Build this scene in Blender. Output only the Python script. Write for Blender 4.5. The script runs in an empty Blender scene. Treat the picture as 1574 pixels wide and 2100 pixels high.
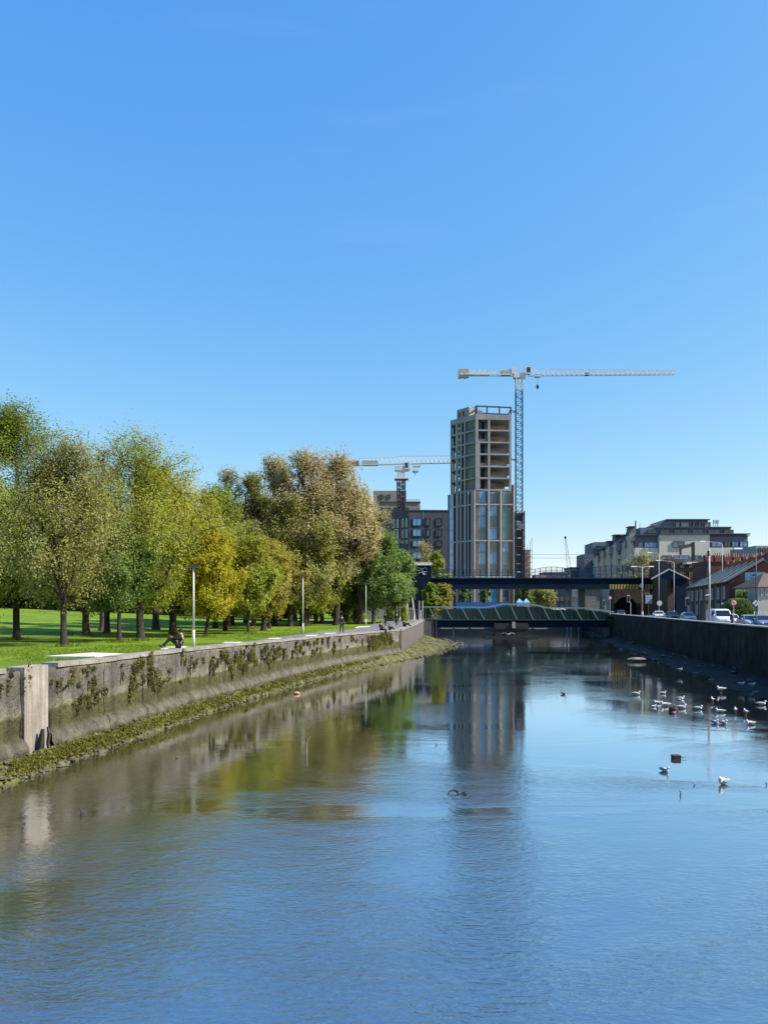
import bpy, bmesh, math, random
import numpy as np
from mathutils import Vector, Matrix

scene = bpy.context.scene
COL = scene.collection
R = math.radians
F_PX, CXP, HZ, EYE = 1517.0, 787.0, 1247.0, 5.8     # lens in photo pixels, horizon row, eye above the water

# ------------------------------------------------------------ camera
cam = bpy.data.cameras.new('camera')
camo = bpy.data.objects.new('camera', cam); COL.objects.link(camo); scene.camera = camo
camo.location = (0, 0, EYE); camo.rotation_euler = (R(90), 0, 0)
cam.sensor_fit = 'VERTICAL'; cam.sensor_height = 36.0
cam.lens = 36.0 * F_PX / 2100.0
cam.shift_y = (HZ - 1050.0) / 2100.0
cam.clip_start = 0.2; cam.clip_end = 4000

# ------------------------------------------------------------ sky
w = bpy.data.worlds.new('World'); scene.world = w; w.use_nodes = True
nt = w.node_tree; N = nt.nodes; L = nt.links
bg = N['Background']; bg.inputs[1].default_value = 0.1
sky = N.new('ShaderNodeTexSky'); sky.sky_type = 'NISHITA'; sky.sun_disc = False
EXPOSURE = 0.74; EXPF = 2 ** EXPOSURE
SUN_AZ, SUN_EL = 103.0, 42.0
sky.sun_elevation = R(SUN_EL); sky.sun_rotation = R(SUN_AZ)
sky.air_density = 0.7; sky.dust_density = 0.5; sky.ozone_density = 6.0
def mth(op, a, b=None, tree=None):
    n = (tree or nt).nodes.new('ShaderNodeMath'); n.operation = op
    for i, v in enumerate((a, b)):
        if v is None: continue
        if isinstance(v, (int, float)): n.inputs[i].default_value = v
        else: (tree or nt).links.new(v, n.inputs[i])
    return n.outputs[0]
sep = N.new('ShaderNodeSeparateColor'); L.new(sky.outputs[0], sep.inputs[0])
com = N.new('ShaderNodeCombineColor')
for i, (g, a) in enumerate(((1.18, 3.9 / EXPF), (0.67, 1.76 / EXPF), (0.17, 1.13 / EXPF))):
    L.new(mth('MULTIPLY', mth('POWER', mth('MAXIMUM', mth('MULTIPLY', sep.outputs[i], 0.1), 0.0), g), a * 10.0), com.inputs[i])
# thin high wisps of cirrus
tc = N.new('ShaderNodeTexCoord'); mp = N.new('ShaderNodeMapping'); L.new(tc.outputs['Generated'], mp.inputs[0])
mp.inputs['Rotation'].default_value = (0, R(-7), 0); mp.inputs['Scale'].default_value = (1.6, 1.0, 16.0)
nz = N.new('ShaderNodeTexNoise'); L.new(mp.outputs[0], nz.inputs[0]); nz.inputs['Scale'].default_value = 1.3
nz.inputs['Detail'].default_value = 7; nz.inputs['Roughness'].default_value = 0.62
rp = N.new('ShaderNodeValToRGB'); L.new(nz.outputs[0], rp.inputs[0])
rp.color_ramp.elements[0].position = 0.56; rp.color_ramp.elements[1].position = 0.85
mx = N.new('ShaderNodeMix'); mx.data_type = 'RGBA'
L.new(mth('MULTIPLY', rp.outputs[0], 0.06), mx.inputs[0]); L.new(com.outputs[0], mx.inputs[6])
mx.inputs[7].default_value = (7.5 / EXPF, 8.8 / EXPF, 9.8 / EXPF, 1)
L.new(mx.outputs[2], bg.inputs[0])

# ------------------------------------------------------------ sun
sl = bpy.data.lights.new('sun', 'SUN'); sl.energy = 4.4; sl.angle = R(0.5); sl.color = (1.0, 0.955, 0.87)
so = bpy.data.objects.new('sun', sl); COL.objects.link(so)
sd = Vector((math.sin(R(SUN_AZ)) * math.cos(R(SUN_EL)), math.cos(R(SUN_AZ)) * math.cos(R(SUN_EL)), math.sin(R(SUN_EL))))
so.rotation_euler = sd.to_track_quat('Z', 'Y').to_euler()
so.location = (60, 20, 90)
vs = scene.view_settings
vs.view_transform = 'Standard'; vs.look = 'None'; vs.gamma = 1.0; vs.exposure = EXPOSURE; vs.use_curve_mapping = False
scene.cycles.max_bounces = 6; scene.cycles.transparent_max_bounces = 12
scene.cycles.caustics_reflective = False; scene.cycles.caustics_refractive = False

# ------------------------------------------------------------ helpers
def P(px, py, D):
    return Vector(((px - CXP) / F_PX * D, D, EYE - (py - HZ) / F_PX * D))
def X(px, D): return (px - CXP) / F_PX * D
def Z(py, D): return EYE - (py - HZ) / F_PX * D

MATS = {}
def mat(name, col, rough=0.8, var=0.15, scale=3.0, bump=0.0, metal=0.0, detail=5, space='Object', spec=0.4, col2=None, scale2=None, streak=0.0):
    """a coloured surface whose colour drifts with noise, with optional relief and vertical streaks"""
    if name in MATS: return MATS[name]
    m = bpy.data.materials.new(name); m.use_nodes = True; MATS[name] = m
    t = m.node_tree; n = t.nodes; l = t.links; b = n['Principled BSDF']
    b.inputs['Roughness'].default_value = rough; b.inputs['Metallic'].default_value = metal
    b.inputs['Specular IOR Level'].default_value = spec
    co = n.new('ShaderNodeTexCoord'); src = co.outputs['Object']
    if space == 'World':
        src = n.new('ShaderNodeNewGeometry').outputs['Position']
    no = n.new('ShaderNodeTexNoise'); l.new(src, no.inputs[0]); no.inputs['Scale'].default_value = scale
    no.inputs['Detail'].default_value = detail; no.inputs['Roughness'].default_value = 0.65
    r = n.new('ShaderNodeValToRGB'); l.new(no.outputs[0], r.inputs[0])
    lo = [max(0, c * (1 - var)) for c in col]; hi = [min(1, c * (1 + var)) for c in (col2 or col)]
    r.color_ramp.elements[0].position = 0.3; r.color_ramp.elements[0].color = (*lo, 1)
    r.color_ramp.elements[1].position = 0.7; r.color_ramp.elements[1].color = (*hi, 1)
    out = r.outputs[0]
    if streak:
        mp_ = n.new('ShaderNodeMapping'); l.new(src, mp_.inputs[0]); mp_.inputs['Scale'].default_value = (3.0, 3.0, 0.35)
        n2 = n.new('ShaderNodeTexNoise'); l.new(mp_.outputs[0], n2.inputs[0]); n2.inputs['Scale'].default_value = 1.6; n2.inputs['Detail'].default_value = 5
        r2 = n.new('ShaderNodeValToRGB'); l.new(n2.outputs[0], r2.inputs[0])
        r2.color_ramp.elements[0].position = 0.35; r2.color_ramp.elements[0].color = (1 - streak,) * 3 + (1,)
        r2.color_ramp.elements[1].position = 0.62; r2.color_ramp.elements[1].color = (1, 1, 1, 1)
        mm = n.new('ShaderNodeMix'); mm.data_type = 'RGBA'; mm.blend_type = 'MULTIPLY'; mm.inputs[0].default_value = 1
        l.new(out, mm.inputs[6]); l.new(r2.outputs[0], mm.inputs[7]); out = mm.outputs[2]
    l.new(out, b.inputs['Base Color'])
    if bump:
        n3 = n.new('ShaderNodeTexNoise'); l.new(src, n3.inputs[0]); n3.inputs['Scale'].default_value = scale2 or scale * 6; n3.inputs['Detail'].default_value = 6
        bu = n.new('ShaderNodeBump'); l.new(n3.outputs[0], bu.inputs['Height']); bu.inputs['Strength'].default_value = bump
        bu.inputs['Distance'].default_value = 0.05
        l.new(bu.outputs[0], b.inputs['Normal'])
    return m

def glass(name, col, rough=0.06, spec=0.9, metal=0.0):
    m = mat(name, col, rough, 0.25, 0.35, 0.0, metal, 2, 'World', spec); return m

class MB:
    """collects shapes in world coordinates and links them as one mesh object"""
    def __init__(s): s.v = []; s.f = []; s.mi = []; s.cur = 0
    def add(s, vs_, fs):
        o = len(s.v); s.v += [tuple(p) for p in vs_]
        for f in fs: s.f.append(tuple(i + o for i in f)); s.mi.append(s.cur)
        return s
    def hexa(s, p):   # 8 points: bottom 0-3 ccw, top 4-7
        return s.add(p, [(3, 2, 1, 0), (4, 5, 6, 7), (0, 1, 5, 4), (1, 2, 6, 5), (2, 3, 7, 6), (3, 0, 4, 7)])
    def box(s, x0, x1, y0, y1, z0, z1):
        return s.hexa([(x0, y0, z0), (x1, y0, z0), (x1, y1, z0), (x0, y1, z0), (x0, y0, z1), (x1, y0, z1), (x1, y1, z1), (x0, y1, z1)])
    def tube(s, a, b, r0, r1=None, n=6, caps=True):
        a = Vector(a); b = Vector(b); r1 = r0 if r1 is None else r1
        d = (b - a)
        if d.length < 1e-6: return s
        d.normalize(); u = d.cross(Vector((0, 0, 1)) if abs(d.z) < .9 else Vector((1, 0, 0))).normalized(); v = d.cross(u)
        pts = []
        for c, r in ((a, r0), (b, r1)):
            for k in range(n):
                t = 2 * math.pi * k / n; pts.append(c + (u * math.cos(t) + v * math.sin(t)) * r)
        fs = [(k, (k + 1) % n, n + (k + 1) % n, n + k) for k in range(n)]
        if caps: fs += [tuple(range(n - 1, -1, -1)), tuple(range(n, 2 * n))]
        return s.add(pts, fs)
    def path(s, pts, r, n=6):
        for i in range(len(pts) - 1):
            ra = r[i] if isinstance(r, (list, tuple)) else r; rb = r[i + 1] if isinstance(r, (list, tuple)) else r
            s.tube(pts[i], pts[i + 1], ra, rb, n)
        return s
    def bar(s, a, b, wd, h):   # rectangular bar between two points
        a = Vector(a); b = Vector(b); d = (b - a).normalized()
        u = d.cross(Vector((0, 0, 1)) if abs(d.z) < .95 else Vector((1, 0, 0))).normalized() * wd / 2; v = u.cross(d).normalized() * h / 2
        return s.hexa([a - u - v, b - u - v, b + u - v, a + u - v, a - u + v, b - u + v, b + u + v, a + u + v])
    def prism(s, poly, z0, z1):
        n = len(poly)
        if sum(poly[i][0] * poly[(i + 1) % n][1] - poly[(i + 1) % n][0] * poly[i][1] for i in range(n)) < 0: poly = poly[::-1]
        return s.add([(x, y, z0) for x, y in poly] + [(x, y, z1) for x, y in poly],
                     [tuple(range(n - 1, -1, -1)), tuple(range(n, 2 * n))] + [(k, (k + 1) % n, n + (k + 1) % n, n + k) for k in range(n)])
    def ball(s, c, rx, ry, rz, nu=10, nv=6, seed=None, amp=0.0):
        rnd = random.Random(seed) if seed is not None else None
        pts = [(c[0], c[1], c[2] - rz)]
        for j in range(1, nv):
            ph = -math.pi / 2 + math.pi * j / nv
            for i in range(nu):
                t = 2 * math.pi * i / nu; k = 1 + (rnd.uniform(-amp, amp) if rnd else 0)
                pts.append((c[0] + rx * k * math.cos(ph) * math.cos(t), c[1] + ry * k * math.cos(ph) * math.sin(t), c[2] + rz * k * math.sin(ph)))
        pts.append((c[0], c[1], c[2] + rz)); fs = []
        for i in range(nu):
            fs.append((0, 1 + (i + 1) % nu, 1 + i)); q = 1 + (nv - 2) * nu
            fs.append((q + i, q + (i + 1) % nu, len(pts) - 1))
            for j in range(nv - 2):
                o = 1 + j * nu; fs.append((o + i, o + (i + 1) % nu, o + nu + (i + 1) % nu, o + nu + i))
        return s.add(pts, fs)
    def build(s, name, m, parent=None, smooth=False, label=None):
        off = Vector((0, 0, 0)); rot = Matrix.Identity(3); q = parent
        if parent is not None:
            bpy_m = Matrix.Identity(4); chain = []
            while q is not None: chain.append(q); q = q.parent
            for c in reversed(chain): bpy_m = bpy_m @ (Matrix.Translation(c.location) @ c.rotation_euler.to_matrix().to_4x4())
            inv = bpy_m.inverted(); vv = [tuple(inv @ Vector(p)) for p in s.v]
        else: vv = s.v
        me = bpy.data.meshes.new(name); me.from_pydata(vv, [], s.f); me.update()
        ms = m if isinstance(m, (list, tuple)) else [m]
        for x in ms: me.materials.append(x)
        if len(ms) > 1: me.polygons.foreach_set('material_index', s.mi)
        if smooth: me.polygons.foreach_set('use_smooth', [True] * len(me.polygons))
        o = bpy.data.objects.new(name, me); COL.objects.link(o)
        if parent is not None: o.parent = parent
        if label: o['label'] = label
        return o

def tag(o, label, cat, group=None):
    o['label'] = label; o['category'] = cat
    if group: o['group'] = group
    return o
def thing(name, label, cat, loc=(0, 0, 0), group=None, rz=0.0):
    o = bpy.data.objects.new(name, None); COL.objects.link(o); o.location = loc; o.rotation_euler = (0, 0, rz)
    o.empty_display_size = 0.3
    return tag(o, label, cat, group)
def struct(o): o['kind'] = 'structure'; return o
def stuff(o, label=None, cat=None):
    o['kind'] = 'stuff'
    if label: o['label'] = label
    if cat: o['category'] = cat
    return o
def copy_tree(o, parent=None):
    kids = [c for c in bpy.data.objects if c.parent == o]
    return _copy(o, parent, {})
def _copy(o, parent, _):
    c = o.copy(); COL.objects.link(c)
    if parent is not None: c.parent = parent
    for ch in list(o.children): _copy(ch, c, _)
    return c
def inst(me_obj, name, parent, loc, rz=0.0, scale=None, rot=None):
    """an object sharing the mesh of another one"""
    o = bpy.data.objects.new(name, me_obj.data if hasattr(me_obj, 'data') else me_obj); COL.objects.link(o)
    o.parent = parent; o.location = loc; o.rotation_euler = rot if rot else (0, 0, rz)
    if scale: o.scale = scale
    return o

def npmesh(name, verts, faces_flat, nper, mats, parent=None, attr=None, smooth=False, midx=None):
    """big mesh straight from arrays; every face has nper corners"""
    me = bpy.data.meshes.new(name); nv = len(verts); nf = len(faces_flat) // nper
    me.vertices.add(nv); me.vertices.foreach_set('co', np.asarray(verts, np.float32).ravel())
    me.loops.add(nf * nper); me.loops.foreach_set('vertex_index', np.asarray(faces_flat, np.int32).ravel())
    me.polygons.add(nf); me.polygons.foreach_set('loop_start', np.arange(nf, dtype=np.int32) * nper)
    me.polygons.foreach_set('loop_total', np.full(nf, nper, np.int32))
    if smooth: me.polygons.foreach_set('use_smooth', np.ones(nf, bool))
    for m in (mats if isinstance(mats, (list, tuple)) else [mats]): me.materials.append(m)
    if midx is not None: me.polygons.foreach_set('material_index', np.asarray(midx, np.int32))
    me.update(calc_edges=True)
    if attr is not None:
        a = me.attributes.new('tint', 'FLOAT', 'FACE'); a.data.foreach_set('value', np.asarray(attr, np.float32))
    o = bpy.data.objects.new(name, me); COL.objects.link(o)
    if parent is not None: o.parent = parent
    return o

def lerp(a, b, t): return a + (b - a) * t
def interp(x, xs, ys): return float(np.interp(x, xs, ys))
def sstep(a, b, x):
    t = np.clip((x - a) / (b - a), 0, 1); return t * t * (3 - 2 * t)

_rs = np.random.RandomState(5)
_perm = _rs.permutation(256); _perm = np.concatenate([_perm, _perm]); _val = _rs.rand(256) * 2 - 1
def vnoise(x, y):
    x = np.asarray(x, float); y = np.asarray(y, float)
    xi = np.floor(x).astype(int); yi = np.floor(y).astype(int); fx = x - xi; fy = y - yi
    fx = fx * fx * (3 - 2 * fx); fy = fy * fy * (3 - 2 * fy)
    h = lambda a, b: _val[_perm[(_perm[a & 255] + b) & 255]]
    return (h(xi, yi) * (1 - fx) + h(xi + 1, yi) * fx) * (1 - fy) + (h(xi, yi + 1) * (1 - fx) + h(xi + 1, yi + 1) * fx) * fy
def fbm(x, y, o=4):
    s = 0; a = 1.0
    for k in range(o): s = s + a * vnoise(x * 2 ** k + 17 * k, y * 2 ** k - 9 * k); a *= .5
    return s
# ============================================================ river, quays, ground
# left quay line: y -> x of the wall face, y -> height of the coping
LY = [-60, 0, 18, 25, 31, 41, 57, 68.5, 85, 112, 140]
LX = [-15.5, -14.6, -13.7, -12.97, -12.0, -10.46, -7.03, -3.93, 1.85, 4.7, 7.4]
LZ = [3.74, 3.74, 3.74, 3.74, 3.68, 3.64, 3.47, 3.41, 3.39, 3.45, 3.6]
def lx(y): return interp(y, LY, LX)
def lz(y): return interp(y, LY, LZ)
RY = [-60, 0, 58.3, 145, 190]; RX = [12, 20.5, 30.3, 44.7, 52]
RZ = [4.2, 4.2, 4.34, 4.72, 4.8]
def rx(y): return interp(y, RY, RX)
def rz_(y): return interp(y, RY, RZ)
def street_z(y): return rz_(y) - .78
def ground_left(x, y):
    d = np.maximum(0, np.interp(y, LY + [400], LX + [20]) - x)
    return np.interp(y, LY + [400], LZ + [3.6]) - 0.06 + 2.7 * sstep(14, 105, d) + 0.08 * vnoise(x * .13, y * .13) * sstep(2, 8, d)
def GL(px, py):
    """point of the park lawn seen at a photo pixel"""
    D = 22.0
    while D < 260:
        p = P(px, py, D)
        if p.z <= float(ground_left(p.x, p.y)): break
        D += 0.25
    return Vector((p.x, p.y, float(ground_left(p.x, p.y))))
def GR(px, D):
    x = X(px, D); return Vector((x, D, street_z(D)))

# ---- water
def water_mat():
    m = bpy.data.materials.new('river_water'); m.use_nodes = True
    t = m.node_tree; n = t.nodes; l = t.links; n.remove(n['Principled BSDF']); out = n['Material Output']
    g = n.new('ShaderNodeNewGeometry')
    def noise(sc, stretch, det=3, rough=.5, dist=0.0):
        mp = n.new('ShaderNodeMapping'); l.new(g.outputs['Position'], mp.inputs[0]); mp.inputs['Scale'].default_value = stretch
        k = n.new('ShaderNodeTexNoise'); l.new(mp.outputs[0], k.inputs[0]); k.inputs['Scale'].default_value = sc
        k.inputs['Detail'].default_value = det; k.inputs['Roughness'].default_value = rough; k.inputs['Distortion'].default_value = dist
        return k.outputs[0]
    # wavelets, swell and wind patches
    w1 = noise(4.4, (1.0, 1.8, 1), 4, .6, .3)
    w2 = noise(0.9, (1.0, 1.8, 1), 2, .5)
    patch = noise(0.07, (1.0, 1.6, 1), 4, .6, .6)
    rm = n.new('ShaderNodeMapRange'); l.new(patch, rm.inputs[0]); rm.inputs[1].default_value = .44; rm.inputs[2].default_value = .58
    rm.inputs[3].default_value = .22; rm.inputs[4].default_value = 1.0
    sx = n.new('ShaderNodeSeparateXYZ'); l.new(g.outputs['Position'], sx.inputs[0])
    near = n.new('ShaderNodeMapRange'); l.new(sx.outputs[1], near.inputs[0]); near.inputs[1].default_value = 11.0; near.inputs[2].default_value = 30.0
    near.inputs[3].default_value = 1.0; near.inputs[4].default_value = 0.15
    amp = mth('MULTIPLY', rm.outputs[0], near.outputs[0], t)
    h = mth('ADD', mth('MULTIPLY', w1, 0.033, t), mth('MULTIPLY', w2, 0.036, t), t)
    h = mth('MULTIPLY', h, amp, t)
    b = n.new('ShaderNodeBump'); l.new(h, b.inputs['Height']); b.inputs['Strength'].default_value = 1.0; b.inputs['Distance'].default_value = 1.0
    gl = n.new('ShaderNodeBsdfGlossy'); gl.inputs['Roughness'].default_value = 0.035; gl.inputs['Color'].default_value = (.95, .97, 1.0, 1)
    l.new(b.outputs[0], gl.inputs['Normal'])
    df = n.new('ShaderNodeBsdfDiffuse')
    cr = n.new('ShaderNodeValToRGB'); l.new(noise(.25, (1, 1, 1), 5, .6), cr.inputs[0])
    cr.color_ramp.elements[0].color = (.022, .025, .016, 1); cr.color_ramp.elements[1].color = (.044, .050, .042, 1)
    l.new(cr.outputs[0], df.inputs['Color'])
    fr = n.new('ShaderNodeFresnel'); fr.inputs['IOR'].default_value = 1.55; l.new(b.outputs[0], fr.inputs['Normal'])
    fac = mth('MINIMUM', mth('ADD', mth('MULTIPLY', fr.outputs[0], 1.15, t), 0.42, t), 0.95, t)
    ms = n.new('ShaderNodeMixShader'); l.new(fac, ms.inputs[0]); l.new(df.outputs[0], ms.inputs[1]); l.new(gl.outputs[0], ms.inputs[2])
    l.new(ms.outputs[0], out.inputs[0])
    return m
WATER = water_mat()
b = MB(); b.add([(-40, -80, 0), (90, -80, 0), (90, 260, 0), (-40, 260, 0)], [(0, 1, 2, 3)])
struct(b.build('river_water', WATER))
b = MB(); b.add([(-40, -80, -1.4), (90, -80, -1.4), (90, 260, -1.4), (-40, 260, -1.4)], [(0, 1, 2, 3)])
struct(b.build('river_bed', mat('bed_mud', (.06, .05, .035))))

# ---- lawn
def grass_mat():
    m = bpy.data.materials.new('lawn_grass'); m.use_nodes = True
    t = m.node_tree; n = t.nodes; l = t.links; bs = n['Principled BSDF']; bs.inputs['Roughness'].default_value = .9; bs.inputs['Specular IOR Level'].default_value = .15
    g = n.new('ShaderNodeNewGeometry')
    def nz_(sc, det=5):
        k = n.new('ShaderNodeTexNoise'); l.new(g.outputs['Position'], k.inputs[0]); k.inputs['Scale'].default_value = sc; k.inputs['Detail'].default_value = det; k.inputs['Roughness'].default_value = .7; return k.outputs[0]
    r = n.new('ShaderNodeValToRGB'); l.new(mth('ADD', mth('MULTIPLY', nz_(.16, 6), .6, t), mth('MULTIPLY', nz_(1.1, 8), .4, t), t), r.inputs[0]); e = r.color_ramp.elements
    e[0].position = .38; e[0].color = (.12, .145, .02, 1); e[1].position = .62; e[1].color = (.23, .31, .028, 1)
    x = e.new(.5); x.color = (.155, .25, .018, 1)
    r2 = n.new('ShaderNodeValToRGB'); l.new(nz_(9, 6), r2.inputs[0]); r2.color_ramp.elements[0].position = .3; r2.color_ramp.elements[0].color = (.6, .62, .5, 1); r2.color_ramp.elements[1].position = .7; r2.color_ramp.elements[1].color = (1.15, 1.15, 1.1, 1)
    mm = n.new('ShaderNodeMix'); mm.data_type = 'RGBA'; mm.blend_type = 'MULTIPLY'; mm.inputs[0].default_value = 1
    l.new(r.outputs[0], mm.inputs[6]); l.new(r2.outputs[0], mm.inputs[7]); l.new(mm.outputs[2], bs.inputs['Base Color'])
    bu = n.new('ShaderNodeBump'); l.new(nz_(14, 6), bu.inputs['Height']); bu.inputs['Strength'].default_value = .8; bu.inputs['Distance'].default_value = .08
    l.new(bu.outputs[0], bs.inputs['Normal'])
    return m
GRASS = grass_mat()
ys = np.concatenate([np.linspace(-60, 20, 12), np.arange(21, 140.1, 1.0)])
ds = np.concatenate([[0.62], np.arange(1.2, 30, 1.2), np.arange(32, 120, 6), [160, 260, 500, 1000]])
V = []; 
for y in ys:
    for d in ds:
        x = lx(y) - d; V.append((x, y, float(ground_left(x, y))))
V = np.array(V); nd = len(ds); Fc = []
for i in range(len(ys) - 1):
    for j in range(nd - 1):
        a = i * nd + j; Fc += [a, a + nd, a + nd + 1, a + 1]
struct(npmesh('lawn', V, Fc, 4, GRASS, smooth=True))
# far ground and the ground under the right bank
FARG = mat('far_ground', (.09, .10, .06), .95, .3, .05, space='World')
V = []; Fc = []
fy = [140, 150, 165, 190, 240, 400, 900, 2500]; fx = [-2500, -900, -300, -150, -100, -70, -40, -20, -8, 0, 7.4]
for y in fy:
    for x in fx: V.append((x, y, float(ground_left(x, min(y, 140))) if x < 7.3 else 3.54))
for i in range(len(fy) - 1):
    for j in range(len(fx) - 1):
        a = i * len(fx) + j; Fc += [a, a + 1, a + len(fx) + 1, a + len(fx)]
struct(npmesh('park_ground', np.array(V), Fc, 4, GRASS, smooth=True))
b = MB(); b.add([(7.4, 196, 3.55), (2500, 196, 3.75), (2500, 2500, 3.75), (7.4, 2500, 3.55)], [(0, 1, 2, 3)])
struct(b.build('far_ground', FARG))
b = MB()
yy = [-60, 0, 58.3, 100, 145, 196]
for i in range(len(yy) - 1):
    y0, y1 = yy[i], yy[i + 1]
    b.add([(rx(y0) + .42, y0, street_z(y0) - .0), (2500, y0, street_z(y0)), (2500, y1, street_z(y1)), (rx(y1) + .42, y1, street_z(y1))], [(0, 1, 2, 3)])
struct(b.build('road', mat('asphalt', (.055, .056, .06), .9, .2, 2, .2, space='World')))
b = MB()   # footpath along the right parapet and in front of the houses, with kerbs
for i in range(len(yy) - 1):
    y0, y1 = yy[i], yy[i + 1]
    for o0, o1 in ((.45, 2.3), (12.2, 14.2)):
        b.hexa([(rx(y0) + o0, y0, street_z(y0) - .2), (rx(y0) + o1, y0, street_z(y0) - .2), (rx(y1) + o1, y1, street_z(y1) - .2), (rx(y1) + o0, y1, street_z(y1) - .2),
                (rx(y0) + o0, y0, street_z(y0) + .13), (rx(y0) + o1, y0, street_z(y0) + .13), (rx(y1) + o1, y1, street_z(y1) + .13), (rx(y1) + o0, y1, street_z(y1) + .13)])
struct(b.build('pavement', mat('pavement_concrete', (.28, .27, .25), .9, .15, 1.5, .2, space='World')))

# ---- left quay wall
def quay_mat():
    """weathered render above, pale tide line, olive algae band, rough grey foot"""
    m = bpy.data.materials.new('quay_wall'); m.use_nodes = True
    t = m.node_tree; n = t.nodes; l = t.links; bs = n['Principled BSDF']; bs.inputs['Roughness'].default_value = .88; bs.inputs['Specular IOR Level'].default_value = .25
    g = n.new('ShaderNodeNewGeometry'); sx = n.new('ShaderNodeSeparateXYZ'); l.new(g.outputs['Position'], sx.inputs[0])
    def nz_(sc, st=(1, 1, 1), det=6, rg=.65):
        mp = n.new('ShaderNodeMapping'); l.new(g.outputs['Position'], mp.inputs[0]); mp.inputs['Scale'].default_value = st
        k = n.new('ShaderNodeTexNoise'); l.new(mp.outputs[0], k.inputs[0]); k.inputs['Scale'].default_value = sc; k.inputs['Detail'].default_value = det; k.inputs['Roughness'].default_value = rg; return k.outputs[0]
    hz = mth('ADD', sx.outputs[2], mth('MULTIPLY', mth('SUBTRACT', nz_(1.3, (1, 1, .5)), .5, t), 0.55, t), t)
    mr = n.new('ShaderNodeMapRange'); l.new(hz, mr.inputs[0]); mr.inputs[1].default_value = 0.0; mr.inputs[2].default_value = 4.0
    r = n.new('ShaderNodeValToRGB'); l.new(mr.outputs[0], r.inputs[0]); e = r.color_ramp.elements
    e[0].position = 0.0; e[0].color = (.05, .05, .022, 1); e[1].position = 1.0; e[1].color = (.24, .215, .17, 1)
    for p, c in ((.17, (.07, .068, .035)), (.22, (.17, .155, .12)), (.29, (.13, .118, .09)), (.325, (.085, .082, .034)), (.485, (.105, .10, .042)),
                 (.515, (.25, .23, .165)), (.55, (.24, .225, .175)), (.61, (.175, .168, .145)), (.80, (.168, .16, .14)), (.95, (.23, .21, .17))):
        q = e.new(p); q.color = (*c, 1)
    r2 = n.new('ShaderNodeValToRGB'); l.new(nz_(3.6, (1, 1, .9), 11, .78), r2.inputs[0]); r2.color_ramp.elements[0].position = .28; r2.color_ramp.elements[0].color = (.42, .42, .42, 1)
    r2.color_ramp.elements[1].position = .68; r2.color_ramp.elements[1].color = (1.38, 1.36, 1.3, 1)
    r3 = n.new('ShaderNodeValToRGB'); l.new(nz_(1.7, (1, 1, .12), 5), r3.inputs[0]); r3.color_ramp.elements[0].position = .34; r3.color_ramp.elements[0].color = (.58, .58, .56, 1)
    r3.color_ramp.elements[1].position = .6; r3.color_ramp.elements[1].color = (1.12, 1.12, 1.1, 1)
    c = r.outputs[0]
    for q in (r2, r3):
        mm = n.new('ShaderNodeMix'); mm.data_type = 'RGBA'; mm.blend_type = 'MULTIPLY'; mm.inputs[0].default_value = 1
        l.new(c, mm.inputs[6]); l.new(q.outputs[0], mm.inputs[7]); c = mm.outputs[2]
    l.new(c, bs.inputs['Base Color'])
    bu = n.new('ShaderNodeBump'); l.new(nz_(4.5, (1, 1, 1), 8, .7), bu.inputs['Height']); bu.inputs['Strength'].default_value = 1.0; bu.inputs['Distance'].default_value = .2
    l.new(bu.outputs[0], bs.inputs['Normal'])
    return m
QUAY = quay_mat()
def wall_normal(y, fx_, e=1.0):
    d = Vector((fx_(y + e) - fx_(y - e), 2 * e, 0)).normalized(); return Vector((d.y, -d.x, 0)), d
lw = thing('quay_wall', 'long weathered grey quay wall below the park lawn, stained olive near the water', 'wall', (lx(60), 60, 0))
secs = [18, 21.5, 24.2, 26.1, 27.5, 31.5, 35.0, 38.6, 42.8, 47.2, 52, 57, 62.4, 68, 73.6, 79.2, 84.9]
rnd = random.Random(3)
PROF = [(0.0, 1.0), (-.004, .86), (0.012, .6), (0.0, .33), (0.06, .30)]
for i in range(len(secs) - 1):
    y0, y1 = secs[i] + .02, secs[i + 1] - .02
    if abs(secs[i] - 26.1) < .01: continue           # the pale repaired pier goes here
    ny = max(4, int((y1 - y0) / .45)); nzz = 12; V = []; Fc = []
    for a in range(ny + 1):
        y = lerp(y0, y1, a / ny); nn, _d = wall_normal(y, lx); top = lz(y) - .16
        for c in range(nzz + 1):
            z = lerp(top, 1.22, c / nzz)
            off = 0.035 * float(fbm(y * 1.3, z * 2.1, 3)) + rnd.uniform(-.008, .008)
            V.append((lx(y) + nn.x * off, y + nn.y * off, z))
        for k, (of, z) in enumerate(((.10, 1.2), (.22, 1.08), (.30, .86), (.36, .62), (.40, -.3))):
            o_ = of + .07 * float(fbm(y * 1.9, k * 3.1, 3)); V.append((lx(y) + nn.x * o_, y + nn.y * o_, z + .06 * float(vnoise(y * 2.7, k))))
        V.append((lx(y) - .8, y, -.3)); V.append((lx(y) - .8, y, top))
    nr = nzz + 1 + 5 + 2
    for a in range(ny):
        for c in range(nr):
            p = a * nr + c; q = a * nr + (c + 1) % nr; Fc += [p, q, q + nr, p + nr]
    o = npmesh('wall_section', V, Fc, 4, QUAY, lw); o.location = (-lw.location.x, -lw.location.y, 0)
    me = o.data
cs = 0
y = 18.0; COP = mat('coping_stone', (.25, .235, .20), .85, .3, 1.5, .5, space='World')
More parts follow.
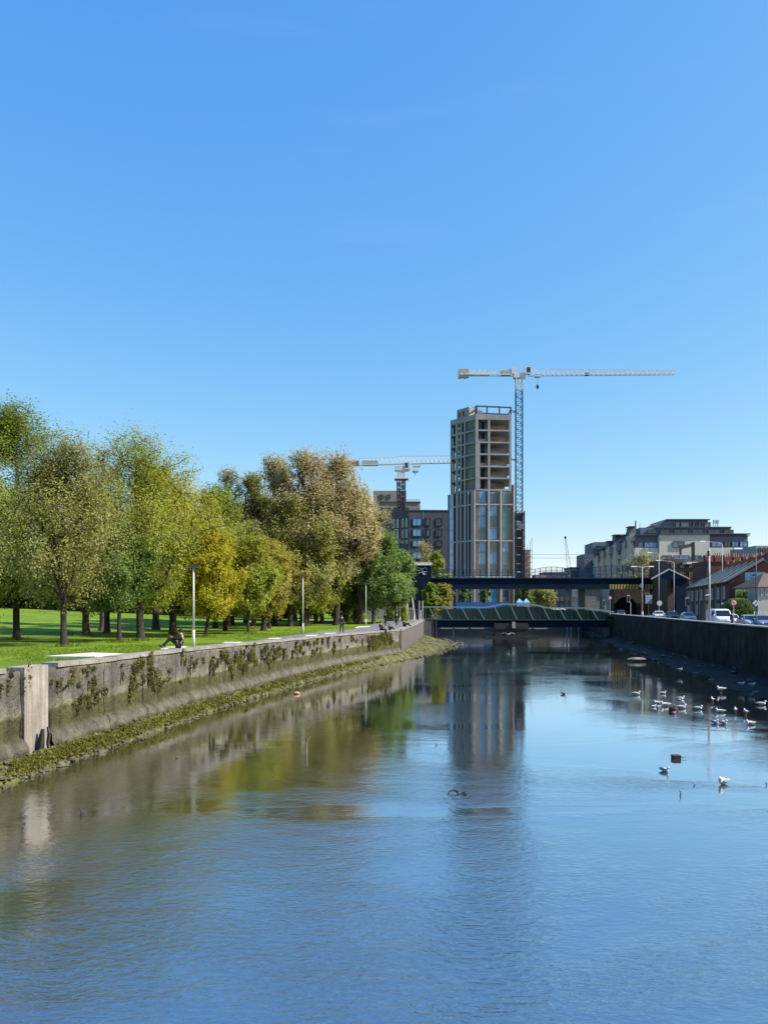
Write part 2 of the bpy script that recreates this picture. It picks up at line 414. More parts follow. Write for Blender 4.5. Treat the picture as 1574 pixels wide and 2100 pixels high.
while y < 84.5:
    ln = 1.45 if y < 40 else 2.4
    y1 = min(y + ln, 84.95)
    if not (y1 > 26.1 and y < 27.5):
        b = MB(); up = rnd.uniform(-.012, .012)
        pts = []
        for z in (-.17, 0.0):
            for yy_, of in ((y + .012, .07), (y1 - .012, .07), (y1 - .012, -.60), (y + .012, -.60)):
                nn, _d = wall_normal(yy_, lx); pts.append((lx(yy_) + nn.x * of, yy_ + nn.y * of, lz(yy_) + z + up))
        b.hexa(pts).build('coping_stone', COP, lw)
    y = y1
# pale repaired pier
b = MB()
for y0, y1 in ((26.12, 27.48),):
    pts = []
    for z in (.2, lz(27) - .02):
        for yy_, of in ((y0, .12), (y1, .12), (y1, -.60), (y0, -.60)):
            nn, _d = wall_normal(yy_, lx); pts.append((lx(yy_) + nn.x * of, yy_ + nn.y * of, z))
    b.hexa(pts)
PIER = mat('pale_render', (.34, .30, .25), .85, .22, 1.2, .5, streak=.35, space='World')
b.build('repaired_pier', PIER, lw, label='pale streaked concrete pier patched into the wall')
# darker recent wall section towards the footbridge
dw = thing('river_wall', 'plain dark concrete river wall with pale coping running to the green footbridge', 'wall', (lx(110), 110, 0))
ys_ = [85, 91, 97, 104, 111, 118, 126, 133, 140]
DW = mat('dark_concrete', (.13, .115, .105), .85, .2, .8, .3, streak=.35, space='World')
for i in range(len(ys_) - 1):
    for nm, o0, o1, z0, z1, m_ in (('wall_section', .10, -.7, -.3, -.2, DW), ('coping_stone', .18, -.75, -.2, 0.0, COP)):
        pts = []
        for zt in (0, 1):
            for yy_, of in ((ys_[i] + .03, o0), (ys_[i + 1] - .03, o0), (ys_[i + 1] - .03, o1), (ys_[i] + .03, o1)):
                zz = -.3 if (zt == 0 and nm == 'wall_section') else lz(yy_) + (z0 if zt == 0 else z1)
                if nm == 'wall_section' and zt == 1: zz = lz(yy_) - .2
                pts.append((lx(yy_) + of * .97, yy_ - of * .2, zz))
        MB().hexa(pts).build(nm, m_, dw)
MB().box(lx(85) - .55, lx(85) + .16, 84.6, 85.02, -.3, lz(85) - .22).build('end_pier', mat('rust_render', (.24, .17, .10), .9, .3, 1.5, .3, streak=.3, space='World'), dw)

# ---- left foreshore: weedy apron
MUDL = mat('weedy_foreshore', (.025, .026, .012), .85, .6, 1.7, 1.0, space='World', col2=(.11, .11, .03), scale2=7, detail=10)
V = []; Fc = []; ysf = np.arange(18, 141, .2); offs = [-.05, .3, .4, .5, .62, .75, .9, 1.05, 1.2, 1.4, 1.6, 1.9, 2.4, 3.2, 4.6]
def shore_left(y):   # width of the foreshore
    return interp(y, [18, 24, 30, 50, 70, 85, 95, 110, 125, 140, 150], [.9, .62, .6, .62, .75, 1.4, 3.6, 5.2, 5.4, 2.6, 1.5])
for y in ysf:
    nn, _d = wall_normal(y, lx); W = shore_left(y); hz0 = interp(y, [18, 60, 85, 110, 140], [.50, .50, .62, .6, .5])
    for k, o_ in enumerate(offs):
        q = o_ / 1.5; 
        if W > 1.5 : o_ = o_ if k < 3 else .5 + (o_ - .5) * (W / 1.4)
        z = hz0 * (1 - sstep(.35, W + .25, o_)) * 1.15 - .14 * sstep(W * .6, W * 1.4, o_) - .25 * sstep(W * 1.2, W * 2.0, o_) + (.13 * float(fbm(y * 1.3, o_ * 2.2, 4)) + .11 * abs(float(vnoise(y * 4.1, o_ * 5))) - .04) * (1 if o_ > .25 else 0)
        V.append((lx(y) + nn.x * o_, y + nn.y * o_, z))
no = len(offs)
for i in range(len(ysf) - 1):
    for j in range(no - 1):
        a = i * no + j; Fc += [a, a + 1, a + no + 1, a + no]
struct(npmesh('foreshore', V, Fc, 4, MUDL, smooth=True))
# ---- right foreshore: dark mud
def wl_right(y): return interp(y, [10, 34, 42.3, 47.3, 65, 82, 122, 150, 195], [19.8, 22.0, 23.2, 24.0, 27.2, 29.6, 36.6, 42.6, 50])
MUDR = mat('dark_mud', (.002, .003, .004), .8, .4, 1.2, .9, space='World', col2=(.008, .008, .009), scale2=5, detail=8, spec=.25)
V = []; Fc = []; ysf = np.concatenate([np.arange(8, 60, .5), np.arange(60, 196, 1.0)]); fr_ = [-.45, -.15, -.05, .03, .1, .18, .27, .38, .5, .65, .8, 1.02]
for y in ysf:
    x0 = wl_right(y); x1 = rx(y)
    for f in fr_:
        x = lerp(x0, x1, f); z = .34 * f + .10 * float(fbm(x * .5, y * .16, 4)) * (1 if f < .9 else .3) - (.25 if f < -.3 else 0)
        V.append((x, y, z))
no = len(fr_)
for i in range(len(ysf) - 1):
    for j in range(no - 1):
        a = i * no + j; Fc += [a, a + 1, a + no + 1, a + no]
struct(npmesh('mud_bank', V, Fc, 4, MUDR, smooth=True))

# stones scattered on the two shores
def rocks(name, pts, m, seed, label):
    r_ = random.Random(seed); b = MB()
    for p, s in pts:
        b.ball((p[0], p[1], p[2]), s * r_.uniform(.8, 1.5), s * r_.uniform(.8, 1.5), s * r_.uniform(.35, .7), 6, 4, r_.random(), .28)
    return stuff(b.build(name, m), label, 'stones')
r_ = random.Random(8); pts = []
for _ in range(1500):
    y = 20 + 110 * r_.random() ** 1.4; W = shore_left(y); o_ = r_.uniform(.35, W + .2); nn, _d = wall_normal(y, lx)
    pts.append((Vector((lx(y) + nn.x * o_, y + nn.y * o_, .62 * 1.15 * (1 - float(sstep(.35, W + .25, o_))) + r_.uniform(-.05, .03))), r_.uniform(.03, .10)))
for _ in range(700):
    y = 20 + 120 * r_.random() ** 1.5; W = shore_left(y); o_ = W * r_.gauss(1.0, .16); nn, _d = wall_normal(y, lx)
    pts.append((Vector((lx(y) + nn.x * o_, y + nn.y * o_, r_.uniform(-.03, .05))), r_.uniform(.03, .11) * (1 + y / 100) * (2.2 if r_.random() < .05 else 1)))
rocks('shore_stones', pts, mat('weedy_stone', (.035, .035, .02), .85, .5, 4, .6, space='World', col2=(.12, .11, .06)), 4, 'weedy dark stones littering the waterline under the left quay wall')
pts = []
for _ in range(90):
    y = 34 + 130 * r_.random() ** 1.3; f = r_.uniform(-.06, .9) ** 1 ; x = lerp(wl_right(y), rx(y), f)
    pts.append((Vector((x, y, .5 * max(f, 0) + .03)), r_.uniform(.05, .2) * (1 + y / 200)))
for _ in range(40):   # pale stones at the water's edge by the gulls
    y = r_.uniform(33, 43); x = wl_right(y) + r_.uniform(-.3, 1.8); pts.append((Vector((x, y, .05)), r_.uniform(.05, .13)))
rocks('mud_stones', pts, mat('pale_stone', (.012, .012, .012), .8, .6, .5, .5, space='World', col2=(.12, .11, .09)), 6, 'stones and debris strewn over the dark mud bank under the right wall')

# ---- right river wall with parapet
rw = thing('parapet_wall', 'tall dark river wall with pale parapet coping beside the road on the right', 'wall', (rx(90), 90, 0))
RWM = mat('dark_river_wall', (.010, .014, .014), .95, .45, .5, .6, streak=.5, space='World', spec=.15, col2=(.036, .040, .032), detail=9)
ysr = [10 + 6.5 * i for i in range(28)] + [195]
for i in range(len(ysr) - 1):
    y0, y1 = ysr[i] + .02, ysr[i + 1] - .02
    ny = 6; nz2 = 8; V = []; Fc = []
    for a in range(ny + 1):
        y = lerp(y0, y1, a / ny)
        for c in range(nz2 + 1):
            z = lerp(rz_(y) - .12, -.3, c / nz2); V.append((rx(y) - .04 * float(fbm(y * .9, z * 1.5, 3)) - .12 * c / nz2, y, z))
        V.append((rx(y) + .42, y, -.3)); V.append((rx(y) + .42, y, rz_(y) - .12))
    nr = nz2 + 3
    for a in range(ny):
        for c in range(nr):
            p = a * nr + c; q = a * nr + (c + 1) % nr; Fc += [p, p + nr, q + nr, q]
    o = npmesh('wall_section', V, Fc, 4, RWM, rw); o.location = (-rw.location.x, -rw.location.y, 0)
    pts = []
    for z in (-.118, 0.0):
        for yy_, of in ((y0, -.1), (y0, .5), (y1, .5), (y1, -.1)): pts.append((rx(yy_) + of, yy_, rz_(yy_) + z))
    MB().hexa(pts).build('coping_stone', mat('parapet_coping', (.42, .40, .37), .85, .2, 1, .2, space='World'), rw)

# ---- quay wall closing the far reach
fw = thing('far_quay_wall', 'low grey quay wall across the river beyond the railway bridge', 'wall', (30, 196, 0))
for i in range(10):
    MB().box(7.4 + i * 8, 7.36 + i * 8 + 8, 195.2, 196.1, -.3, 3.72).build('wall_section', mat('far_quay', (.16, .155, .14), .9, .25, .8, .3, streak=.3, space='World'), fw)
# left bank beyond the footbridge
lb = thing('bank_wall', 'low stone bank wall on the left past the green footbridge', 'wall', (7.5, 165, 0))
for i in range(6):
    MB().box(6.9, 7.9, 140.2 + i * 9.2, 140.2 + i * 9.2 + 9.16, -.3, 3.62).build('wall_section', MATS['far_quay'], lb)

# ---- path and pale concrete patches
def strip(name, f0, f1, y0, y1, n, m, dz=.045):
    V = []; Fc = []
    for i in range(n + 1):
        y = lerp(y0, y1, i / n)
        for d in (f0(y), (f0(y) + f1(y)) / 2, f1(y)):
            x = lx(y) - d; V.append((x, y, float(ground_left(x, y)) + dz + .02))
    for i in range(n):
        for j in range(2):
            a = i * 3 + j; Fc += [a, a + 3, a + 4, a + 1]
    return struct(npmesh(name, V, Fc, 4, m))
strip('path', lambda y: .62, lambda y: interp(y, [40, 52, 60, 75, 90, 140], [.64, .9, 2.2, 4.4, 5.6, 6.0]), 40, 140, 100, mat('path_asphalt', (.17, .17, .175), .9, .15, 2, .3, space='World'))
def patch(pxs, dz, name, col):
    ps = [GL(x_, y_) for x_, y_ in pxs]; b = MB()
    n = len(ps); b.add([(p.x, p.y, p.z + dz) for p in ps] + [(p.x, p.y, p.z - .05) for p in ps], [tuple(range(n)), tuple(range(2 * n - 1, n - 1, -1))] + [(k, n + k, n + (k + 1) % n, (k + 1) % n) for k in range(n)])
    return b.build(name, mat(col, (.62, .58, .50), .9, .12, 1.0, .2, space='World'))
SLAB = []
for i, (pxs, lab) in enumerate((([(92, 1349), (180, 1350), (262, 1344), (190, 1341.5)], 'large pale concrete slab lying in the lawn near the left edge'),
                  ([(330, 1333), (375, 1331), (385, 1328), (345, 1329)], 'small pale slab on the quay under the seated person'),
                  ([(455, 1321), (490, 1321), (497, 1318.5), (462, 1318.5)], 'thin pale slab in the lawn edge right of the nearest lamp post'),
                  ([(548, 1312), (572, 1312), (578, 1310), (553, 1310)], 'thin pale slab in the lawn left of the second lamp post'),
                  ([(624, 1306.5), (648, 1305.5), (652, 1303.5), (630, 1304)], 'pale slab just right of the second lamp post'),
                  ([(664, 1301.5), (688, 1300.5), (690, 1299), (668, 1299.5)], 'pale slab at the feet of the standing walker'),
                  ([(728, 1288), (756, 1287), (760, 1285), (735, 1285.5)], 'pale slab at the foot of the third lamp post'))):
    tag(patch(pxs, .07, 'concrete_slab', 'pale_slab'), lab, 'slab')
# ============================================================ trees
def leaf_mat(name, c0, c1, c2):
    m = bpy.data.materials.new(name); m.use_nodes = True
    t = m.node_tree; n = t.nodes; l = t.links; n.remove(n['Principled BSDF']); out = n['Material Output']
    a = n.new('ShaderNodeAttribute'); a.attribute_name = 'tint'
    r = n.new('ShaderNodeValToRGB'); l.new(a.outputs['Fac'], r.inputs[0]); e = r.color_ramp.elements
    e[0].position = 0; e[0].color = (*c0, 1); e[1].position = 1; e[1].color = (*c2, 1); q = e.new(.5); q.color = (*c1, 1)
    d = n.new('ShaderNodeBsdfDiffuse'); l.new(r.outputs[0], d.inputs[0])
    tr = n.new('ShaderNodeBsdfTranslucent'); l.new(r.outputs[0], tr.inputs[0])
    g = n.new('ShaderNodeBsdfGlossy'); g.inputs['Roughness'].default_value = .45; g.inputs['Color'].default_value = (.6, .65, .6, 1)
    m1 = n.new('ShaderNodeMixShader'); m1.inputs[0].default_value = .48; l.new(d.outputs[0], m1.inputs[1]); l.new(tr.outputs[0], m1.inputs[2])
    m2 = n.new('ShaderNodeMixShader'); m2.inputs[0].default_value = .015; l.new(m1.outputs[0], m2.inputs[1]); l.new(g.outputs[0], m2.inputs[2])
    l.new(m2.outputs[0], out.inputs[0]); return m
LEAF = {
 'olive': leaf_mat('olive_leaf', (.192, .192, .057), (.293, .293, .083), (.435, .421, .128)),
 'lime': leaf_mat('lime_leaf', (.192, .230, .030), (.319, .357, .045), (.473, .473, .076)),
 'yellow': leaf_mat('yellow_leaf', (.255, .255, .020), (.409, .383, .028), (.562, .473, .052)),
 'gold': leaf_mat('gold_leaf', (.23, .215, .04), (.36, .32, .055), (.50, .43, .075)),
 'fresh': leaf_mat('fresh_leaf', (.13, .185, .028), (.235, .30, .045), (.38, .41, .085)),
 'brown': leaf_mat('brown_leaf', (.319, .281, .128), (.485, .409, .192), (.638, .536, .255)),
 'pale': leaf_mat('pale_bud', (.281, .268, .153), (.383, .371, .204), (.511, .473, .281)),
 'deep': leaf_mat('deep_leaf', (.076, .134, .038), (.153, .230, .057), (.255, .345, .083)),
}
BARK = mat('bark', (.040, .032, .024), .95, .4, 5, .8, scale2=14)
BARKP = mat('pale_bark', (.10, .085, .065), .95, .3, 5, .6, scale2=14)

def grow(seed, H, Rx, th, ch, nt=420, lean=0.0, vase=0.5, nl=6, trunk_r=.22, step=.9):
    """nodes, parents and radii of a branching tree; crown from height ch to H, first fork at th"""
    rs = np.random.RandomState(seed)
    pos = [np.array([0, 0, -.15])]; par = [-1]
    k = max(3, int(th / .5)); lx_ = rs.normal(0, .05, 2)
    for i in range(1, k + 1):
        t = i / k; pos.append(np.array([lean * t * th * .4 + lx_[0] * math.sin(3 * t), lx_[1] * math.sin(2.5 * t), th * t])); par.append(len(pos) - 2)
    fork = len(pos) - 1; fp = pos[fork]; Hc = H - ch
    lob = rs.uniform(0, 6.28, 6)
    def rad(t, a):
        prof = np.sin(np.pi * np.clip(t * (1 - .08) + .08, 0, 1) ** (0.85 + .25 * vase)) ** .62
        return Rx * prof * (1 + .13 * np.sin(2 * a + lob[0]) + .12 * np.sin(3 * a + lob[1] + 4 * t) + .08 * np.sin(5 * a + lob[2] + 9 * t))
    # main limbs sweep up and out
    for j in range(nl):
        a = 6.283 * (j + rs.uniform(-.25, .25)) / nl; tt = rs.uniform(.55, .97) if j else .98
        e = np.array([math.cos(a), math.sin(a), 0]) * rad(tt, a) * (rs.uniform(.45, .75) if j else .1); e = e + fp * [1, 1, 0]; e[2] = ch + Hc * tt * .93
        nseg = max(5, int(np.linalg.norm(e - fp) / step)); p = fork if j else fork
        for s in range(1, nseg + 1):
            t = s / nseg; q = fp * (1 - t) + e * t
            q = q.copy(); out = (e - fp); out[2] = 0
            q += out * (.22 * math.sin(math.pi * t)) * (1 - .3 * vase); q += rs.normal(0, .10, 3)
            pos.append(q); par.append(p); p = len(pos) - 1
    T = []
    # foliage gathers in boughs: lobes near the outside of the crown with gaps between them
    nlob = int(16 + nt / 28); lobes = []
    for _ in range(nlob):
        t = rs.uniform(.02, 1) ** .9; a = rs.uniform(0, 6.283); rr = rad(t, a) * rs.uniform(.35, .86)
        lobes.append((fp[0] + math.cos(a) * rr, fp[1] + math.sin(a) * rr, ch + Hc * min(t, .95), Rx * rs.uniform(.11, .19)))
    while len(T) < nt:
        if rs.rand() < .90:
            x, y, z, s_ = lobes[rs.randint(nlob)]; q = np.array([x, y, z]) + np.clip(rs.normal(0, 1, 3), -1.45, 1.45) * s_ * [1, 1, .75]
            T.append(q)
        else:
            t = rs.uniform(0, 1) ** .85; a = rs.uniform(0, 6.283); rr = rad(t, a) * (rs.uniform(.1, .75) ** .55)
            T.append(np.array([fp[0] + math.cos(a) * rr, fp[1] + math.sin(a) * rr, ch + Hc * t * .97]))
    T.sort(key=lambda q: np.linalg.norm((q - fp) * [1.15, 1.15, 1]))
    A = np.zeros((len(pos) + nt * 4, 3)); n = len(pos); A[:n] = pos; tips = []
    for q in T:
        d = A[fork:n] - q; dist = np.sqrt((d * d).sum(1)) + 0.55 * np.maximum(0, d[:, 2]) 
        i = int(np.argmin(dist)) + fork; L_ = np.linalg.norm(A[i] - q); ns = min(3, max(1, int(L_ / .8))); p = i
        for s in range(1, ns + 1):
            t = s / ns; v = A[i] * (1 - t) + q * t; v = v + rs.normal(0, .05, 3) * (t < 1); v[2] -= .12 * L_ * math.sin(math.pi * t)
            A[n] = v; par.append(p); p = n; n += 1
        tips.append(n - 1)
    A = A[:n]; par = np.array(par); ch_n = np.zeros(n); e_ = 2.35; acc = np.zeros(n)
    has = np.zeros(n, bool); has[par[1:]] = True
    for i in range(n - 1, 0, -1):
        if not has[i]: acc[i] += .010 ** e_
        acc[par[i]] += acc[i]
    r = acc ** (1 / e_); r *= trunk_r / r[1]; r = np.maximum(r, .011)
    r[0] = trunk_r * 1.5; r[1] = trunk_r * 1.12
    return A, par, r, np.array(tips), rs

def limbs(A, par, r, name, m, parent, minr=0.0):
    V = []; Fc = []; o = 0
    for big in (True, False):
        idx = np.array([i for i in range(1, len(A)) if (r[i] > .05) == big and r[i] >= minr])
        if len(idx) == 0: continue
        n = 7 if big else 3
        a = A[par[idx]]; b = A[idx]; ra = np.minimum(r[par[idx]], r[idx] * 1.35); ra[idx < 8] = r[par[idx]][idx < 8]; rb = r[idx]
        d = b - a; d /= np.linalg.norm(d, axis=1)[:, None] + 1e-9
        u = np.cross(d, [0.31, .77, .11]); u /= np.linalg.norm(u, axis=1)[:, None]; v = np.cross(d, u)
        th = np.arange(n) * 2 * np.pi / n; c, s = np.cos(th), np.sin(th)
        ring = u[:, None, :] * c[None, :, None] + v[:, None, :] * s[None, :, None]
        va = a[:, None, :] + ring * ra[:, None, None]; vb = b[:, None, :] + d[:, None, :] * .02 + ring * rb[:, None, None]
        vv = np.concatenate([va, vb], 1).reshape(-1, 3); k = np.arange(n)
        f = np.stack([k, (k + 1) % n, n + (k + 1) % n, n + k], 1)[None] + (np.arange(len(idx)) * 2 * n)[:, None, None] + o
        V.append(vv); Fc.append(f.reshape(-1)); o += len(vv)
    return npmesh(name, np.concatenate(V), np.concatenate(Fc), 4, m, parent, smooth=True)

def foliage(A, tips, rs, per, spread, size, name, m, parent, ctr, par=None):
    base = A[tips]; n = len(base) * per
    tw = base - A[par[tips]]; tw /= np.linalg.norm(tw, axis=1)[:, None] + 1e-6; tw = tw + [0, 0, .35]
    # leaves sit along the last twig and thin out past its tip
    al = rs.uniform(-1.5, 1.15, n) * spread * 1.9
    c = np.repeat(base, per, 0) + np.repeat(tw, per, 0) * al[:, None] + np.clip(rs.normal(0, spread * .62, (n, 3)), -spread * 1.35, spread * 1.35)
    nrm = rs.normal(0, 1, (n, 3)); nrm[:, 2] = np.abs(nrm[:, 2]) + .3
    outw = c - ctr; outw /= np.linalg.norm(outw, axis=1)[:, None] + 1e-6; nrm += outw * 1.5
    nrm /= np.linalg.norm(nrm, axis=1)[:, None]
    u = np.cross(nrm, rs.normal(0, 1, (n, 3))); u /= np.linalg.norm(u, axis=1)[:, None] + 1e-6; v = np.cross(nrm, u)
    s = size * rs.uniform(.55, 1.35, n); s1 = s[:, None]; s2 = s1 * rs.uniform(.5, .85, n)[:, None]
    q = np.stack([c - u * s1, c - v * s2 + nrm * s1 * .18, c + u * s1, c + v * s2 - nrm * s1 * .12], 1).reshape(-1, 3)
    clump = np.repeat(rs.uniform(0, 1, len(base)), per)
    tint = np.clip(.55 * clump + .45 * rs.uniform(0, 1, n) + .12 * vnoise(c[:, 0] * .6, c[:, 2] * .6), 0, 1)
    return npmesh(name, q, np.arange(n * 4), 4, m, parent, tint)

def tree(px, py, top, wpx, kind, label, seed, ch=None, per=30, nt=420, size=None, group=None, cat='tree', dist=None, th=None, trunk=None, spread=None, bark=None, cxo=0, lean=0, vase=.5, nl=6, h0=None):
    p = GL(px, py) if dist is None else Vector((X(px, dist), dist, float(ground_left(X(px, dist), min(dist, 140))) if X(px, dist) < 7 else 3.6))
    sc = p.y / F_PX; H = (py - top) * sc if dist is None else Z(top, dist) - p.z; Rx = wpx / 2 * sc * 1.15; per = int(per * 1.9)
    th = th or min(3.0, H * .24); ch = ch if ch is not None else th * .85
    t = thing('tree', label, cat, p, group)
    tr = trunk or max(.14, .02 * H)
    nt = int(nt * 1.75); per = max(7, int(per * 1.1))
    A, par, r, tips, rs = grow(seed, H, Rx, th, ch, nt, lean, vase, nl, tr, step=max(.7, H / 14))
    limbs(A, par, r, 'trunk', bark or BARK, t, minr=0 if p.y < 75 else .018)
    size = (size or max(.085, sc * 3.0)) * .70
    foliage(A, tips, rs, per, spread or max(.24, Rx * .078), size, 'crown', LEAF[kind], t, np.array([A[5][0], 0, ch + (H - ch) * .35]), par)
    t.rotation_euler = (0, 0, 0)
    return t
G_AV = 'park trees in the avenue along the quay'
T = tree
# front row, nearest first
T(35, 1312, 846, 225, 'fresh', 'big bright green tree cut by the left edge, its dark forked trunk nearest the edge', 17, nt=560, per=34, ch=3.0, trunk=.24)
T(-90, 1318, 960, 300, 'lime', 'yellow-green tree mostly outside the left edge, only its low branches showing', 12, nt=420, ch=2.0)
T(131, 1326, 925, 285, 'olive', 'sparse olive-brown tree with slim straight trunk standing nearest the pale slab', 21, nt=560, per=24, ch=3.0, trunk=.17, vase=.2, nl=8, size=.085)
T(290, 1314, 900, 290, 'lime', 'tall domed olive-green tree with fanning dark limbs left of the nearest lamp post', 35, nt=620, per=24, ch=2.9, trunk=.25, vase=.35, nl=9, size=.09)
T(355, 1303, 985, 245, 'yellow', 'bright yellow-green tree whose wide forked trunk rises behind the seated person', 41, nt=460, per=34, trunk=.32, ch=2.9)
T(245, 1318, 1085, 120, 'deep', 'small dark green tree with thin trunk left of the tall domed tree', 51, nt=240, ch=2.2, per=24, trunk=.13)
T(178, 1305, 1010, 170, 'olive', 'olive tree with thick short trunk behind the slim sparse tree', 55, nt=340, trunk=.28)
T(220, 1300, 1020, 150, 'fresh', 'green tree with flared trunk base between two trunks in the shade', 57, nt=300, trunk=.26)
T(320, 1291, 960, 150, 'fresh', 'mid green tree standing back between the tall domed tree and its yellow neighbour', 61, nt=300)
T(212, 1290, 915, 120, 'pale', 'pale bare-topped tree showing through the gap above the row', 64, nt=460, per=9, ch=4, dist=74, bark=BARKP, size=.10)
T(422, 1307, 1075, 130, 'yellow', 'yellow-green tree with leaning thin trunk just right of the nearest lamp post', 71, nt=380, trunk=.14, lean=.35)
T(441, 1288, 1012, 165, 'fresh', 'tall fresh green tree rising behind the yellow ones right of the nearest lamp post', 73, nt=420, trunk=.3)
T(462, 1294, 1100, 120, 'olive', 'low olive tree with stout light-edged trunk between the yellow tree and the golden tree', 75, nt=360)
T(475, 1282, 1025, 120, 'fresh', 'green tree with dark trunk directly behind the low olive tree', 77, nt=320)
T(510, 1300, 1112, 110, 'lime', 'lime green small tree with thin dark trunk in front of the golden tree', 81, nt=300, trunk=.12)
T(540, 1294, 1110, 120, 'gold', 'golden-orange leaved tree with stout trunk left of the second lamp post', 83, nt=400, trunk=.26)
T(552, 1289, 1125, 130, 'gold', 'brownish gold tree with forked trunk just left of the second lamp post', 85, nt=380, per=26)
T(504, 1278, 1040, 120, 'olive', 'olive tree rising behind the golden-orange tree', 87, nt=340)
T(572, 1273, 1055, 110, 'brown', 'brown-tinged tree behind the gold pair near the second lamp post', 89, nt=320)
T(595, 1285, 1033, 180, 'olive', 'broad olive-brown tree just left of the second lamp post with rounded top', 91, nt=480, per=28)
T(604, 1272, 1045, 110, 'lime', 'slim trunked lime tree behind the broad olive-brown tree', 93, nt=300)
T(630, 1284, 1046, 165, 'lime', 'yellow-green tree just right of the second lamp post', 95, nt=480, per=30)
T(648, 1280, 1085, 110, 'olive', 'olive tree with thin trunk second to the right from the second lamp post', 97, nt=340)
T(660, 1280, 1075, 120, 'lime', 'green-gold tree with dark trunk left of the standing walker', 99, nt=380)
T(688, 1274, 1080, 135, 'yellow', 'bright lime-yellow tree behind the standing walker', 101, nt=420, ch=3.2)
T(700, 1277, 1140, 100, 'olive', 'low brown-leaved tree with pale leaning trunk directly above the standing walker', 103, nt=300, per=24, trunk=.13, lean=-.25)
T(728, 1276, 1095, 105, 'yellow', 'bright yellow-green tree left of the third lamp post', 105, nt=380, ch=3.4)
T(765, 1262, 1098, 140, 'deep', 'dark green bushy tree with pale forked trunk right of the third lamp post', 107, nt=520, per=34, bark=BARKP, ch=3.0, dist=112)
T(812, 1262, 1140, 92, 'deep', 'green tree with drooping boughs above the end of the quay path', 109, nt=380, per=32, bark=BARKP, ch=2.8, dist=118)
# tall planes behind the row
T(560, 1262, 940, 120, 'brown', 'tall brown-budded plane tree with jagged top, left of the tallest pair', 121, nt=560, per=13, dist=104, size=.17, ch=8, trunk=.5, vase=.2)
T(622, 1262, 930, 140, 'brown', 'tallest brown-budded plane tree rising behind the row', 123, nt=680, per=15, dist=100, size=.17, ch=7, trunk=.5, vase=.2)
T(690, 1262, 938, 150, 'brown', 'tall orange-brown plane tree in front of the far crane jib', 125, nt=680, per=16, dist=104, size=.17, ch=7, trunk=.5, vase=.3)
T(738, 1262, 1010, 100, 'brown', 'shorter orange-brown plane tree beside the stepped brick block', 127, nt=420, per=16, dist=108, size=.16, ch=8, trunk=.4)
T(468, 1262, 962, 110, 'pale', 'almost bare grey tree with fine twigs left of the plane trees', 129, nt=520, per=6, dist=96, size=.12, ch=5, trunk=.3, bark=BARKP)
T(520, 1262, 968, 90, 'olive', 'thin twiggy tree with small olive buds left of the plane trees', 131, nt=420, per=9, dist=96, size=.16, ch=5, trunk=.3)
# scrub and small trees by the bridges
T(868, 1250, 1112, 60, 'brown', 'bare brown twiggy tree above the white-roofed kiosk', 141, nt=380, per=7, dist=205, size=.22, ch=3, bark=BARKP)
T(893, 1250, 1135, 50, 'lime', 'small yellow-green tree between the dark brick block and the railway bridge', 143, nt=240, per=14, dist=200, size=.3, ch=3)
T(882, 1262, 1200, 46, 'fresh', 'low green bushy tree under the left end of the railway bridge', 145, nt=200, per=22, dist=172, size=.26, ch=.6, th=1)
T(908, 1262, 1202, 44, 'gold', 'low golden-green bush under the railway bridge beside the green bushy tree', 147, nt=200, per=22, dist=174, size=.26, ch=.6, th=1)
T(952, 1246, 1205, 22, 'deep', 'small round street tree left of the pair behind the blue hoarding', 149, nt=80, per=16, dist=215, size=.3, ch=3)
T(994, 1246, 1206, 22, 'deep', 'small round street tree right of the pair behind the blue hoarding', 151, nt=80, per=16, dist=215, size=.3, ch=3)
T(1075, 1246, 1204, 32, 'deep', 'dark street tree beyond the light blue tents', 153, nt=120, per=18, dist=232, size=.32, ch=2.5)
T(1110, 1246, 1207, 60, 'olive', 'wide olive street tree seen under the railway bridge behind the white van', 155, nt=180, per=18, dist=240, size=.32, ch=2.5)
T(1315, 1246, 1138, 100, 'pale', 'pale yellow budding tree in front of the stepped apartment block', 157, nt=420, per=14, dist=205, size=.26, ch=3, bark=BARKP)
# distant belt that closes the park
belt = [(-160, 150), (-90, 142), (-200, 140), (-130, 158), (-240, 150), (-300, 150), (-40, 155), (10, 146), (60, 158), (115, 148), (165, 155), (215, 146), (265, 158), (320, 150), (375, 158), (430, 148), (485, 156), (540, 150), (595, 158), (650, 150), (700, 160)]
protos = []
for i, (bx, bd) in enumerate(belt):
    if i < 4:
        o = T(bx, 1250, 1150, 95, ('deep', 'fresh', 'olive', 'deep')[i], 'one of the distant dark trees standing side by side beyond the far lawn', 200 + i, nt=200, per=24, dist=bd, size=.36, ch=.9, th=1.2, group='distant belt of trees behind the lawn')
        protos.append(o)
    else:
        o = copy_tree(protos[i % 4]); x = X(bx, bd); o.location = (x, bd, float(ground_left(x, 140)))
        s = random.Random(i).uniform(.85, 1.2); o.scale = (s, s, s); o.rotation_euler = (0, 0, i * 1.7)

